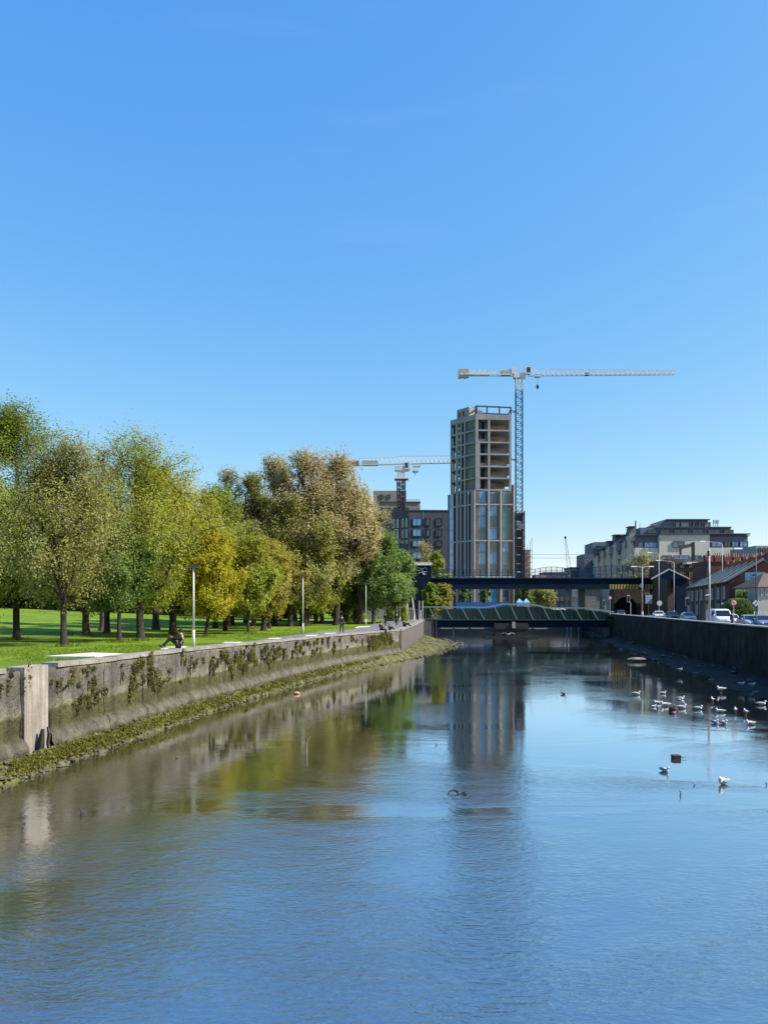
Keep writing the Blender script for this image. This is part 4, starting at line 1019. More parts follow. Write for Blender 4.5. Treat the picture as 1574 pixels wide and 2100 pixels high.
# teal and dark low tower at its left end
TD = 300; tb = thing('office_building', 'slim dark office tower with teal glass corner left of the stepped apartments', 'building', (X(1225, TD), TD, 3.7))
MB().box(X(1197, TD), X(1217, TD), TD, TD + 12, 3.6, Z(1136, TD)).build('wall', SLT, tb)
MB().box(X(1217.2, TD), X(1252, TD), TD + 2, TD + 14, 3.6, Z(1112, TD)).build('wall', SLT, tb)
MB().box(X(1223, TD), X(1248, TD), TD + 3, TD + 12, Z(1112, TD) + .01, Z(1105, TD) - 1.0).build('plant_room', mat('grey_plant', (.2, .2, .2)), tb)
Ft = Face((X(1217, TD), TD + 2), (X(1252, TD), TD + 2))
for y0, y1 in ((1119, 1126), (1128, 1134), (1137, 1144), (1150, 1158), (1163, 1172)):
    for x0, x1 in ((1220, 1233), (1235, 1250)): window(Ft, Ft.at(x0), Ft.at(x1), Z(y1, TD), Z(y0, TD), tb, FRD, GLT, 1, .15, .3)
for z in (1149, 1160, 1170): MB().box(X(1212, TD), X(1225, TD), TD - 1.5, TD + 1.9, Z(z + 8, TD), Z(z, TD)).build('glass_bay', GLT, tb)
# grey block at the far right edge
gb = thing('office_building', 'pale grey office block with tall dark windows at the right edge', 'building', (X(1570, 240), 240, 3.7))
MB().box(X(1549, 240), X(1660, 240), 240, 258, 3.6, Z(1119, 240)).build('wall', mat('grey_panel', (.28, .29, .31), .8, .1, .4, space='World'), gb)
Fg = Face((X(1549, 240), 240), (X(1660, 240), 240))
for i in range(9):
    for y0, y1 in ((1123, 1133), (1140, 1152), (1158, 1170)): window(Fg, Fg.at(1553 + i * 9), Fg.at(1558 + i * 9), Z(y1, 240), Z(y0, 240), gb, FRD, GLD, 0, .12, .3)
# low office roofs seen under the sky right of the tower
for px0, px1, py, D, m_, lab in ((1116, 1168, 1176, 300, 'grey_panel', 'low pale grey building on the skyline left of the far luffing crane'), (1168, 1200, 1166, 310, 'grey_panel', 'low grey building on the skyline beside the slim dark office tower')):
    t = thing('low_building', lab, 'building', (X(px0, D), D, 3.7)); MB().box(X(px0, D), X(px1, D), D, D + 10, 3.6, Z(py, D)).build('wall', MATS[m_], t)
    MB().box(X(px0, D) - .2, X(px1, D) + .2, D - .3, D + 10.2, Z(py, D) + .01, Z(py, D) + .6).build('roof', SLT, t)
    Fq = Face((X(px0, D), D), (X(px1, D), D))
    for i in range(4):
        u = Fq.len * (i + .5) / 4; window(Fq, u - 1, u + 1, Z(py, D) - 3.2, Z(py, D) - 1.2, t, FRD, GLG, 0, .12, .3)

# ---- red brick terrace
BR = mat('red_brick', (.175, .060, .042), .9, .25, .9, .3, space='World'); BRD = mat('dark_red_brick', (.095, .045, .036), .9, .3, .9, .3, space='World')
SLATE = mat('grey_slate', (.22, .20, .165), .8, .2, 1.5, .3, space='World'); RIDGE = mat('pale_ridge', (.36, .35, .32), .8, .15, 2, space='World')
h0 = Vector((X(1493, 100), 100, 0)); h1 = Vector((X(1408, 134), 134, 0)); dv = (h1 - h0).normalized(); nv = Vector((-dv.y, dv.x, 0)); 
if nv.x > 0: nv = -nv        # towards the street
back = -nv
zg = street_z(110) + .1
zeave = Z(1193, 100); zr = Z(1155, 102); nh = 4; Lh = (h1 - h0).length / nh; dep = 4.3
hl = ['nearest red brick house of the terrace with the big blue mural on its gable', 'second red brick terrace house behind the one with the mural', 'third red brick terrace house, between its two lookalike neighbours', 'farthest red brick terrace house beside the railway abutment']
for i in range(nh):
    a = h0 + dv * Lh * i; c = a + dv * (Lh - .02)
    t = thing('brick_house', hl[i], 'house', (a + back * 2 + Vector((0, 0, zg))), 'red brick terrace houses')
    ze = zeave; A0 = a; 
    poly = [A0, c, c + back * dep * 2, A0 + back * dep * 2]
    MB().prism([(p.x, p.y) for p in poly], zg - .3, ze).build('wall', BRD, t)
    # gable ends
    q = MB(); g0, g1, g2 = A0, A0 + back * dep * 2, A0 + back * dep
    for s_, th_ in ((A0, .3), (c - dv * .3, .3)):
        p0, p1, p2 = s_, s_ + back * dep * 2, s_ + back * dep
        q.add([(p0.x, p0.y, ze + .001), (p1.x, p1.y, ze + .001), (p2.x, p2.y, zr), *[((p + dv * th_).x, (p + dv * th_).y, z) for p, z in ((p0, ze + .001), (p1, ze + .001), (p2, zr))]], [(0, 1, 2), (5, 4, 3), (0, 3, 4, 1), (1, 4, 5, 2), (2, 5, 3, 0)])
        q.build('gable', BR, t); q = MB()
    for sgn, nm in ((0, 'roof_slope'), (1, 'roof_slope')):
        e0 = A0 + (nv * .35 if not sgn else back * (dep * 2 + .35)); rr = A0 + back * dep
        e1 = e0 + dv * (Lh - .06); r1 = rr + dv * (Lh - .06); zz = ze - .1
        MB().add([(e0.x, e0.y, zz), (e1.x, e1.y, zz), (r1.x, r1.y, zr + .12), (rr.x, rr.y, zr + .12), (e0.x, e0.y, zz + .16), (e1.x, e1.y, zz + .16), (r1.x, r1.y, zr + .28), (rr.x, rr.y, zr + .28)], [(3, 2, 1, 0), (4, 5, 6, 7), (0, 1, 5, 4), (1, 2, 6, 5), (2, 3, 7, 6), (3, 0, 4, 7)]).build(nm, SLATE, t)
    # pale raised party verge and ridge tiles
    for s_ in ((A0 - dv * .02), (A0 + dv * Lh * .5)):
        q = MB(); q.bar((s_ + nv * .3).to_tuple()[:2] + (ze + .15,), (s_ + back * dep).to_tuple()[:2] + (zr + .42,), .45, .25); q.build('verge', RIDGE, t)
    q = MB(); k0 = A0 + back * dep; k1 = k0 + dv * Lh; q.bar((k0.x, k0.y, zr + .38), (k1.x, k1.y, zr + .38), .3, .2); q.build('ridge', MATS['red_brick'], t)
    q = MB(); e0 = A0 + nv * .38; e1 = e0 + dv * (Lh - .06); q.bar((e0.x, e0.y, ze - .06), (e1.x, e1.y, ze - .06), .14, .14); q.build('gutter', FRD, t)
    # chimneys
    for f in (.12, .62):
        s_ = A0 + dv * Lh * f + back * dep * 1.15; q = MB(); q.prism([((s_ + dv * u + back * v).x, (s_ + dv * u + back * v).y) for u, v in ((0, 0), (1.5, 0), (1.5, .8), (0, .8))], zr - 1, zr + 1.25); ck = q.build('chimney', BR, t)
        for j in range(4): s2 = s_ + dv * (.25 + .35 * j) + back * .4; MB().tube((s2.x, s2.y, zr + 1.25), (s2.x, s2.y, zr + 1.7), .13, .10, 7).build('chimney_pot', mat('terracotta', (.38, .20, .12)), ck)
    Fh = Face((c.x, c.y), (A0.x, A0.y))
    for u in (Lh * .25, Lh * .72):
        window(Fh, u - .55, u + .55, ze - 2.2, ze - .6, t, WHT, GLD, 1, .05, .12, .07)
        q = MB(); Fh.box(q, u - .75, u + .75, ze - 2.36, ze - 2.22, 0, .16); q.build('sill', RIDGE, t)
    window(Fh, Lh * .25 - .7, Lh * .25 + .7, zg + .9, zg + 2.5, t, WHT, GLD, 1, .05, .12, .07)
    q = MB(); Fh.box(q, Lh * .72 - .5, Lh * .72 + .5, zg + .05, zg + 2.15, .0, .07); d_ = q.build('door', mat(('navy_door', 'green_door', 'navy_door', 'maroon_door')[i], ((.02, .03, .08), (.02, .07, .04), (.02, .03, .08), (.1, .01, .015))[i], .4), t)
    for u in (Lh * .02, Lh * .5): q = MB(); Fh.box(q, u, u + .14, zg, ze - .15, 0, .12); q.build('downpipe', RIDGE, t)
    if i == 0:
        Fg_ = Face((A0.x, A0.y), ((A0 + back * dep * 2).x, (A0 + back * dep * 2).y))
        # rear wing with parapet and the mural
        q = MB(); Fg_.box(q, dep + .2, dep * 2 + 1.6, zg, zr + .35, -4, -.35); q.build('rear_wing', BR, t)
        q = MB(); Fg_.box(q, Fg_.at(1526), Fg_.at(1568), Z(1223, 101), Z(1175, 101), .0, .08)
        mm_ = bpy.data.materials.new('mural_paint'); mm_.use_nodes = True; tt_ = mm_.node_tree; nn_ = tt_.nodes; ll_ = tt_.links
        g_ = nn_.new('ShaderNodeNewGeometry'); no_ = nn_.new('ShaderNodeTexNoise'); ll_.new(g_.outputs['Position'], no_.inputs[0]); no_.inputs['Scale'].default_value = 1.1; no_.inputs['Detail'].default_value = 3; no_.inputs['Distortion'].default_value = 1.5
        rr_ = nn_.new('ShaderNodeValToRGB'); ll_.new(no_.outputs[0], rr_.inputs[0]); e_ = rr_.color_ramp.elements; e_[0].position = .40; e_[0].color = (.05, .12, .17, 1); e_[1].position = .52; e_[1].color = (.22, .46, .60, 1)
        ll_.new(rr_.outputs[0], nn_['Principled BSDF'].inputs['Base Color']); q.build('mural', mm_, t, label='pale blue mural with loose dark strokes')
# brown building and brick flats behind, left of the terrace
t = thing('brick_building', 'dark brown brick building with tall windows behind the gantry sign', 'building', (X(1405, 175), 175, 3.7))
MB().box(X(1368, 175), X(1445, 175), 175, 187, 3.6, Z(1146, 175)).build('wall', mat('brown_brick', (.10, .07, .055), .9, .25, .8, .2, space='World'), t)
Fb = Face((X(1368, 175), 175), (X(1445, 175), 175))
for i in range(4):
    for y0 in (1152, 1172, 1192): window(Fb, Fb.at(1374 + i * 18), Fb.at(1384 + i * 18), Z(y0 + 13, 175), Z(y0, 175), t, FRD, GLD, 1, .12, .2)
q = MB(); q.box(X(1397, 175), X(1440, 175), 172, 174.9, Z(1158, 175), Z(1154, 175)); q.build('canopy', WHT, t)
t = thing('brick_building', 'long dark red brick range with many chimney pots behind the terrace', 'building', (X(1490, 128), 128, 3.7))
MB().box(X(1448, 128), X(1562, 128), 128, 134, 3.6, Z(1152, 128)).build('wall', BRD, t); MB().box(X(1447.5, 128), X(1562.5, 128), 127.8, 134.2, Z(1152, 128) + .01, Z(1150.5, 128)).build('parapet', BR, t)
r_ = random.Random(5)
for i in range(6):
    x0 = X(1452 + i * 19, 128); ck = MB().box(x0, x0 + 1.2, 129, 130, Z(1150.5, 128), Z(1150.5, 128) + .8).build('chimney', BR, t)
    for j in range(3): MB().tube((x0 + .2 + j * .4, 129.5, Z(1150.5, 128) + .8), (x0 + .2 + j * .4, 129.5, Z(1150.5, 128) + 1.3 + r_.uniform(0, .2)), .12, .1, 6).build('chimney_pot', MATS['terracotta'], ck)
# cream house at the right edge
t = thing('house', 'cream house with brown pitched roof at the right edge behind a white fence', 'house', (X(1568, 92), 92, 3.5))
x0, x1 = X(1553, 92), X(1640, 92); ze_ = Z(1204, 92); MB().box(x0, x1, 92, 98, 3.4, ze_).build('wall', mat('cream_render', (.45, .43, .36), .9, .1, .6, space='World'), t)
MB().add([(x0 - .3, 91.6, ze_ + .01), (x1 + .3, 91.6, ze_ + .01), (x1 + .3, 98.4, ze_ + .01), (x0 - .3, 98.4, ze_ + .01), (x0 + 2.2, 95, Z(1176, 95)), (x1, 95, Z(1176, 95))], [(3, 2, 1, 0), (0, 1, 5, 4), (2, 3, 4, 5), (3, 0, 4), (1, 2, 5)]).build('roof', mat('brown_tile', (.13, .09, .07), .85, .2, 2, .3, space='World'), t)
Fc_ = Face((x0, 92), (x1, 92))
for xx in (1558, 1567.5): window(Fc_, Fc_.at(xx), Fc_.at(xx + 4), Z(1221, 92), Z(1207, 92), t, WHT, GLD, 0, .05, .12, .06)
# ============================================================ railway bridge
NAVY = mat('navy_steel', (.008, .034, .066), .75, .3, .5, .05, space='World', spec=.15); NAVYD = mat('navy_dark', (.004, .014, .032), .8, .35, .5, space='World', spec=.12, streak=.3)
YB = 185.0
rb = thing('railway_bridge', 'dark navy railway girder bridge crossing above the river with mesh parapets', 'bridge', (X(1100, YB), YB, 9))
x0, x1 = X(858, YB), X(1412, YB); zt, zbm = Z(1187, YB), Z(1207, YB)
MB().box(x0, x1, YB, YB + .5, zbm, zt).build('girder', NAVYD, rb); MB().box(x0, x1, YB + 7, YB + 7.5, zbm, zt).build('girder', NAVYD, rb)
MB().box(x0, x1, YB + .52, YB + 6.98, zbm + .3, zbm + .9).build('deck', NAVYD, rb)
for z0, z1 in ((zt, zt + .28), (zbm - .12, zbm)): MB().box(x0, x1, YB - .35, YB + .7, z0 + .003, z1).build('flange', NAVY, rb)
n = 46; proto = None
for i in range(n + 1):
    x = lerp(x0 + .2, x1 - .2, i / n)
    if proto is None: proto = MB().box(-.09, .09, -.3, -.004, 0, zt - zbm).build('stiffener', NAVY, rb); proto.location = (x - rb.location.x, 0, zbm - 9)
    else: inst(proto, 'stiffener', rb, (x - rb.location.x, 0, zbm - 9))
# parapets: plain rails on the left, arched mesh screens over the river
def rail_top(px):
    for a, c, e in ((1088, 1176, 1162.5), (1182, 1345, 1160)):
        if a <= px <= c: t = (px - a) / (c - a); return lerp(1172, e, math.sin(math.pi * t) ** .6) if a < 1180 else lerp(1173, e, math.sin(math.pi * min(1, t * 1.05)) ** .7)
    return 1168.5
xs_ = [861 + 11.2 * i for i in range(44)]
q = MB(); ps = MB()
for i, px in enumerate(xs_[:-1]):
    a, c = px, xs_[i + 1]
    for lv in (1.0, .66, .33): q.bar((X(a, YB), YB + .1, lerp(zt + .2, Z(rail_top(a), YB), lv)), (X(c, YB), YB + .1, lerp(zt + .2, Z(rail_top(c), YB), lv)), .10, .10)
q.build('handrail', NAVY, rb)
for i, px in enumerate(xs_): MB().box(X(px, YB) - .07, X(px, YB) + .07, YB + .02, YB + .2, zt + .2, Z(rail_top(px), YB) + .05).build('rail_post', NAVY, rb)
q = MB()
for a, c in ((1088, 1176), (1182, 1345)):
    px = a
    while px < c: q.bar((X(px, YB), YB + .12, zt + .25), (X(px, YB), YB + .12, Z(rail_top(px), YB)), .035, .035); px += 2.2
stuff(q.build('mesh_bars', NAVY, rb))
# height-warning boards with yellow and black stripes
YEL = mat('warning_yellow', (.50, .33, .05), .6, .15, 2, space='World'); BLK = mat('black_paint', (.012, .012, .014), .5, .1)
for a, c in ((1248, 1306), (1321, 1381)):
    bx0, bx1 = X(a, YB), X(c, YB); bd = MB().box(bx0, bx1, YB - .62, YB - .5, Z(1208, YB), Z(1198.5, YB)).build('warning_board', YEL, rb)
    k = int((bx1 - bx0) / .72); q = MB()
    for i in range(k):
        xx = bx0 + .25 + i * .72; q.add([(xx, YB - .64, Z(1208, YB)), (xx + .3, YB - .64, Z(1208, YB)), (xx + .42, YB - .64, Z(1198.5, YB)), (xx + .12, YB - .64, Z(1198.5, YB))], [(0, 1, 2, 3)])
    q.build('stripe', BLK, bd)
q = MB(); q.tube((X(1312, YB), YB - .66, Z(1201.5, YB)), (X(1312, YB), YB - .6, Z(1201.5, YB)), .55, n=16); q.build('clearance_disc', mat('sign_white', (.62, .62, .60), .5, .05), rb)
# stone pier on the right bank
q = MB(); STN = mat('pier_stone', (.16, .155, .13), .9, .25, 1, .4, space='World')
for i in range(9): q = MB(); zz0 = 3.0 + i * .86; q.box(X(1199, YB) - .0, X(1229, YB), YB + .1, YB + 7, zz0, zz0 + .83).build('pier_course', STN, rb)
for px in (931, 1168, 1176, 1192): MB().tube((X(px, YB), YB + 3, 0), (X(px, YB), YB + 3, zbm + .2), .22, n=8).build('column', MATS['grey_fin'], rb)
# gabled navy abutment on the right
ag = thing('bridge_abutment', 'dark navy gabled abutment at the right end of the railway bridge', 'abutment', (X(1372, 172), 172, 3.8))
a, c, m_ = X(1338, 172), X(1408, 172), X(1370, 172)
MB().box(X(1385, 172), c, 172, 173.5, 3.6, Z(1187, 172)).build('wall', NAVYD, ag)
MB().add([(a, 172, Z(1187, 172)), (c, 172, Z(1187, 172)), (m_, 172, Z(1169, 172)), (a, 174, Z(1187, 172)), (c, 174, Z(1187, 172)), (m_, 174, Z(1169, 172))], [(0, 1, 2), (5, 4, 3), (0, 3, 4, 1), (1, 4, 5, 2), (2, 5, 3, 0)]).build('gable', NAVY, ag)
q = MB(); q.bar((a - .5, 171.8, Z(1187.5, 172)), (m_, 171.8, Z(1167.5, 172)), .5, .28); q.bar((m_, 171.8, Z(1167.5, 172)), (c + .5, 171.8, Z(1187.5, 172)), .5, .28); q.build('verge', RIDGE, ag)
# brick arch under the bridge
ar = thing('brick_building', 'dark brick arched wall under the railway bridge with yellow warning boards above', 'building', (X(1310, 194), 194, 3.8))
q = MB(); xa, xb = X(1258, 194), X(1400, 194); xc = X(1282, 194); rr = 2.9; zs = 3.6; hz_ = Z(1209, 194)
q.box(xa, xc - rr, 194, 198, zs, hz_); q.box(xc + rr, xb, 194, 198, zs, hz_)
for i in range(10):
    t0, t1 = math.pi * i / 10, math.pi * (i + 1) / 10; z0_ = zs + 2.2 + rr * math.sin(t0) ; z1_ = zs + 2.2 + rr * math.sin(t1); xx0, xx1 = xc + rr * math.cos(t1), xc + rr * math.cos(t0)
    q.hexa([(xx0, 194, z1_), (xx1, 194, z0_), (xx1, 198, z0_), (xx0, 198, z1_), (xx0, 194, hz_), (xx1, 194, hz_), (xx1, 198, hz_), (xx0, 198, hz_)])
q.build('wall', mat('sooty_brick', (.055, .042, .038), .9, .3, 1, .3, space='World'), ar)  # brick in a very dark brown, slightly varied
MB().box(xc - rr, xc + rr, 197, 197.8, zs, hz_ - .3).build('arch_infill', DARKIN, ar)
Fa = Face((xa, 194), (xb, 194))
for x_, y0, y1 in ((1322, 1216, 1228), (1336, 1216, 1228), (1352, 1214, 1224), (1366, 1214, 1224)): window(Fa, Fa.at(x_), Fa.at(x_ + 8), Z(y1, 194), Z(y0, 194), ar, WHT, GLD, 0, .1, .12)
# navy hoarding on the left behind the green trees and the white-roofed kiosk
q = thing('navy_hoarding', 'dark navy wall closing the park behind the dark green trees at the path end', 'wall', (X(800, 150), 150, 3.5))
for i in range(12):
    xx = X(712 + 12.6 * i, 150); MB().box(xx, xx + 1.22, 150, 150.2, 3.2, Z(1203, 150)).build('panel', NAVYD, q)
    MB().box(xx + 1.22, xx + 1.243, 149.95, 150.25, 3.2, Z(1203, 150)).build('joint_post', NAVY, q)
q = thing('low_wall', 'low grey wall below the navy hoarding', 'wall', (X(780, 147), 147, 3.5))
for i in range(7): MB().box(X(748 + i * 14, 147), X(748 + i * 14 + 13.8, 147), 147, 147.3, 3.2, Z(1246, 147)).build('wall_section', mat('low_grey', (.22, .22, .21), .9, .15, 1, space='World'), q)
kk = thing('kiosk', 'navy box with flat white roof and pale graffiti beside the railway bridge', 'kiosk', (X(860, 178), 178, 11))
MB().box(X(838, 178), X(883, 178), 178, 182, Z(1207, 178), Z(1159.5, 178)).build('wall', NAVYD, kk)
MB().box(X(835, 178), X(885, 178), 177.5, 182.5, Z(1159.4, 178), Z(1153.5, 178)).build('roof', WHT, kk)
r_ = random.Random(2); q = MB(); gx, gz = X(866, 178), Z(1172, 178)
for pth in (((-1.1, .9), (-.2, .5), (.6, 1.0), (1.1, .5)), ((-.9, .2), (-.1, .5), (.2, -.2), (1.0, .0)), ((-1.0, -.5), (-.3, -.1), (.3, -.8), (.9, -.6)), ((-.4, .9), (.4, -.7))):
    q.path([(gx + u, 177.96, gz + v) for u, v in pth], .10, 4)
q.build('graffiti', mat('graffiti_grey', (.35, .38, .42), .6), kk)
MB().box(X(842, 178), X(880, 178), 179, 181, 3.4, Z(1207, 178)).build('support', NAVYD, kk)

# ============================================================ footbridge
YF = 145.0
GRN = mat('green_truss', (.018, .055, .048), .45, .2, 1, .05, space='World'); GRL = mat('pale_green_rail', (.18, .29, .27), .4, .12, 1, space='World'); GMESH = mat('green_panel', (.004, .017, .014), .4, .25, .6, space='World')
fb = thing('footbridge', 'dark green truss footbridge with raised middle span crossing the river', 'footbridge', (X(1050, YF), YF, 3))
def ftop(px): return interp(px, [865, 998, 1032, 1094, 1124, 1205, 1258], [1244.5, 1245.5, 1239, 1239.5, 1246.5, 1247, 1255])
zd = Z(1272, YF)
for yo, nm in ((0, 'front'), (2.6, 'back')):
    q = MB(); cols = [865, 998, 1032, 1094, 1124, 1205, 1258]
    for i in range(len(cols) - 1): q.bar((X(cols[i], YF), YF + yo, Z(ftop(cols[i]), YF)), (X(cols[i + 1], YF), YF + yo, Z(ftop(cols[i + 1]), YF)), .16, .22)
    q.build('top_chord', GRL, fb)
    MB().box(X(862, YF), X(1258, YF), YF + yo - .08, YF + yo + .08, zd - .02, zd + .2).build('bottom_chord', GRN, fb)
    i = 0; px = 872.0
    while px < 1255:
        step_ = 33.2; pe = min(px + step_, 1256)
        q = MB(); q.bar((X(px, YF), YF + yo, zd), (X(px, YF), YF + yo, Z(ftop(px), YF)), .10, .10); q.build('post', GRN, fb)
        if yo == 0:
            # light struts lean down to the right
            q = MB(); q.bar((X(px + 8, YF), YF - .12, Z(ftop(px + 8), YF) - .1), (X(px + 21, YF), YF - .12, zd + .12), .09, .14); q.build('strut', GRL, fb)
            q = MB(); q.add([(X(px + .6, YF), YF + .03, zd + .22), (X(pe - .6, YF), YF + .03, zd + .22), (X(pe - .6, YF), YF + .03, Z(ftop(pe), YF) - .4), (X(px + .6, YF), YF + .03, Z(ftop(px), YF) - .4),
                             (X(px + .6, YF), YF + .07, zd + .22), (X(pe - .6, YF), YF + .07, zd + .22), (X(pe - .6, YF), YF + .07, Z(ftop(pe), YF) - .4), (X(px + .6, YF), YF + .07, Z(ftop(px), YF) - .4)], [(3, 2, 1, 0), (4, 5, 6, 7), (0, 1, 5, 4), (1, 2, 6, 5), (2, 3, 7, 6), (3, 0, 4, 7)])
            if px > 900: q.build('panel', GMESH, fb)
            else: q.add([], []) if False else None
        px += step_
q = MB(); 
for px in np.arange(866, 1256, 8.3): q.bar((X(px, YF), YF + .02, zd + .1), (X(px, YF), YF + .02, Z(ftop(px), YF)), .03, .03)
q.build('baluster', GRN, fb)
MB().box(X(862, YF), X(1258, YF), YF + .1, YF + 2.5, zd - .25, zd - .03).build('deck', NAVYD, fb)
for yo in (.3, 2.0): MB().box(X(866, YF), X(1258, YF), YF + yo, YF + yo + .4, Z(1286, YF), zd - .26).build('girder', NAVYD, fb)
# centre pier: two dark legs, cap and pale bearing block
DKC = mat('wet_concrete', (.022, .025, .025), .8, .3, 1, .4, streak=.4, space='World')
MB().box(X(1014, YF), X(1080, YF), YF - .5, YF + 3.2, -1.3, Z(1290, YF)).build('pier', DKC, fb)
MB().box(X(1012, YF), X(1082, YF), YF - .65, YF + 3.35, Z(1290, YF) + .003, Z(1278, YF)).build('pier_cap', DKC, fb)
MB().box(X(1048, YF), X(1054, YF), YF - .95, YF - .66, Z(1288, YF), Z(1275, YF)).build('bearing_block', mat('bearing_pale', (.36, .34, .27), .9), fb)
q = MB(); q.bar((X(905, YF), YF + 3.6, Z(1289.5, YF)), (X(1013, YF), YF + 3.6, Z(1289.5, YF)), .3, .22); q.bar((X(1083, YF), YF + 3.6, Z(1290, YF)), (X(1135, YF), YF + 3.6, Z(1290, YF)), .3, .22); q.build('service_pipe', mat('pale_pipe', (.36, .36, .35), .6), fb)
MB().box(X(993, YF), X(1100, YF), YF - 1.4, YF + 4.2, -1, Z(1304, YF)).build('fender', BLK, fb)
# landing on the left bank
MB().box(X(858, YF), X(884, YF), YF - 1.2, YF + 3.4, .1, Z(1274, YF)).build('abutment', DW, fb)
for px in (887, 893): MB().tube((X(px, YF), YF, -.5), (X(px, YF), YF, zd - .1), .2, n=8).build('leg', BLK, fb)
MB().box(X(1246, YF), X(1262, YF), YF - .8, YF + 3.4, .1, zd - .05).build('abutment', DKC, fb)

# ============================================================ cranes
CW = mat('crane_white', (.55, .56, .55), .5, .1, 1); CB = mat('crane_blue', (.03, .12, .21), .5, .2, 1); CR = mat('crane_red', (.05, .035, .055), .6, .2, 1); CGY = mat('ballast_concrete', (.36, .35, .33), .9, .15, 1)
def lattice(q, a, c, wd, n, r=.07, rd=.045, sides=(0, 1, 2, 3)):
    """square lattice mast between a and c"""
    a = Vector(a); c = Vector(c); h = wd / 2; cr = [(-h, -h), (h, -h), (h, h), (-h, h)]
    for x, y in cr: q.bar(a + Vector((x, y, 0)), c + Vector((x, y, 0)), r * 2, r * 2)
    for i in range(n):
        p = a.lerp(c, i / n); s = a.lerp(c, (i + 1) / n)
        for k in sides:
            A, B = Vector((*cr[k], 0)), Vector((*cr[(k + 1) % 4], 0))
            if i % 2: A, B = B, A
            q.bar(p + A, s + B, rd * 2, rd * 2); q.bar(p + A, p + B, rd * 2, rd * 2)
def jib(q, x0, x1, y, z0, z1, hgt, wd, n, r=.08, rd=.05, taper=1.0):
    """triangular jib: two bottom chords, one top chord"""
    top = lambda t: hgt * lerp(1, taper, t)
    for k in (-1, 1): q.bar((x0, y + k * wd / 2, z0), (x1, y + k * wd / 2, z1), r * 2, r * 2)
    q.bar((x0, y, z0 + top(0)), (x1, y, z1 + top(1)), r * 1.8, r * 1.8)
    for i in range(n):
        t0, t1, tm = i / n, (i + 1) / n, (i + .5) / n
        for k in (-1, 1):
            q.bar((lerp(x0, x1, t0), y + k * wd / 2, lerp(z0, z1, t0)), (lerp(x0, x1, tm), y, lerp(z0, z1, tm) + top(tm)), rd * 2, rd * 2)
            q.bar((lerp(x0, x1, tm), y, lerp(z0, z1, tm) + top(tm)), (lerp(x0, x1, t1), y + k * wd / 2, lerp(z0, z1, t1)), rd * 2, rd * 2)
        q.bar((lerp(x0, x1, t0), y - wd / 2, lerp(z0, z1, t0)), (lerp(x0, x1, t0), y + wd / 2, lerp(z0, z1, t0)), rd * 2, rd * 2)
YC = 262.0
cr = thing('tower_crane', 'tall tower crane with blue lattice mast and long white jib beside the unfinished tower', 'crane', (X(1063, YC), YC, 3.7))
xm = X(1063.5, YC); zj = Z(770, YC)
q = MB(); lattice(q, (xm, YC, Z(1180, YC)), (xm, YC, Z(800, YC)), 2.3, 46, .11, .06); q.build('mast', CB, cr)
q = MB(); lattice(q, (xm, YC, Z(799, YC)), (xm, YC, Z(776, YC)), 2.3, 3, .11, .06); q.build('mast_head', CW, cr)
# darker shaft cladding round the lower mast, with red-brown mesh
q = MB(); lattice(q, (xm + .1, YC, 3.8), (xm + .1, YC, Z(1049, YC)), 3.1, 26, .17, .07); q.build('climbing_frame', BLK, cr)
zz = 3.8; i = 0
while zz < Z(1052, YC):
    MB().box(xm - 1.15, xm + 1.35, YC - 1.25, YC + 1.2, zz, zz + 2.6).build('mesh_panel', mat('dark_netting', (.055, .05, .055), .9, .5, 1.3, space='World') if i != 10 else CW, cr); zz += 3.0; i += 1
q = MB(); jib(q, xm + 3.2, X(1383, YC), YC, zj, Z(767.5, YC), 2.5, 1.6, 30, .10, .045, .55); q.build('jib', CW, cr)
q = MB(); jib(q, X(944, YC), xm - 1.2, YC, zj + .2, zj, 2.0, 1.8, 10, .12, .05, 1.0)
q.build('counter_jib', CW, cr)
MB().box(X(960, YC), X(1003, YC), YC - .9, YC + .9, Z(770.5, YC), Z(766.5, YC)).build('counter_deck', CW, cr)
for i in range(4): MB().box(X(939, YC) + i * .95, X(939, YC) + i * .95 + .88, YC - .7, YC + .7, Z(776 - (i % 2) * 1.2, YC), Z(757.5, YC)).build('counterweight', CGY, cr)
MB().box(X(1027, YC), X(1047, YC), YC - .9, YC + .9, Z(769, YC), Z(761, YC)).build('winch', CGY, cr)
MB().box(X(1052, YC), X(1076, YC), YC - 1.2, YC + 1.2, Z(776, YC), Z(766.5, YC)).build('slewing_ring', CW, cr)
MB().box(X(1047, YC), X(1057, YC), YC - 1, YC + .6, Z(768, YC), Z(754, YC)).build('machinery', CW, cr)
cb_ = MB().box(X(1073, YC), X(1086, YC), YC - 1.6, YC - .2, Z(769, YC), Z(754, YC)).build('cab', CW, cr)
MB().box(X(1078, YC), X(1085, YC), YC - 1.66, YC - 1.61, Z(766, YC), Z(756, YC)).build('window', GLD, cb_)
MB().box(X(1096, YC), X(1107, YC), YC - .9, YC + .9, Z(773.5, YC), Z(769.5, YC)).build('trolley', CW, cr)
MB().box(X(1199, YC), X(1206, YC), YC - .7, YC + .7, zj, zj + .8).build('motor_box', CR, cr)
q = MB(); 
for k in (-.3, .3): q.tube((X(1101.5, YC) + k, YC, Z(773, YC)), (X(1101.5, YC), YC, Z(789, YC)), .03, n=4)
q.build('hoist_rope', BLK, cr)
q = MB(); q.ball((X(1101.5, YC), YC, Z(793, YC)), .55, .4, .8, 8, 6); q.tube((X(1101.5, YC), YC, Z(796, YC)), (X(1101.5, YC), YC, Z(800, YC)), .12, .05, 6); q.build('hook_block', BLK, cr)
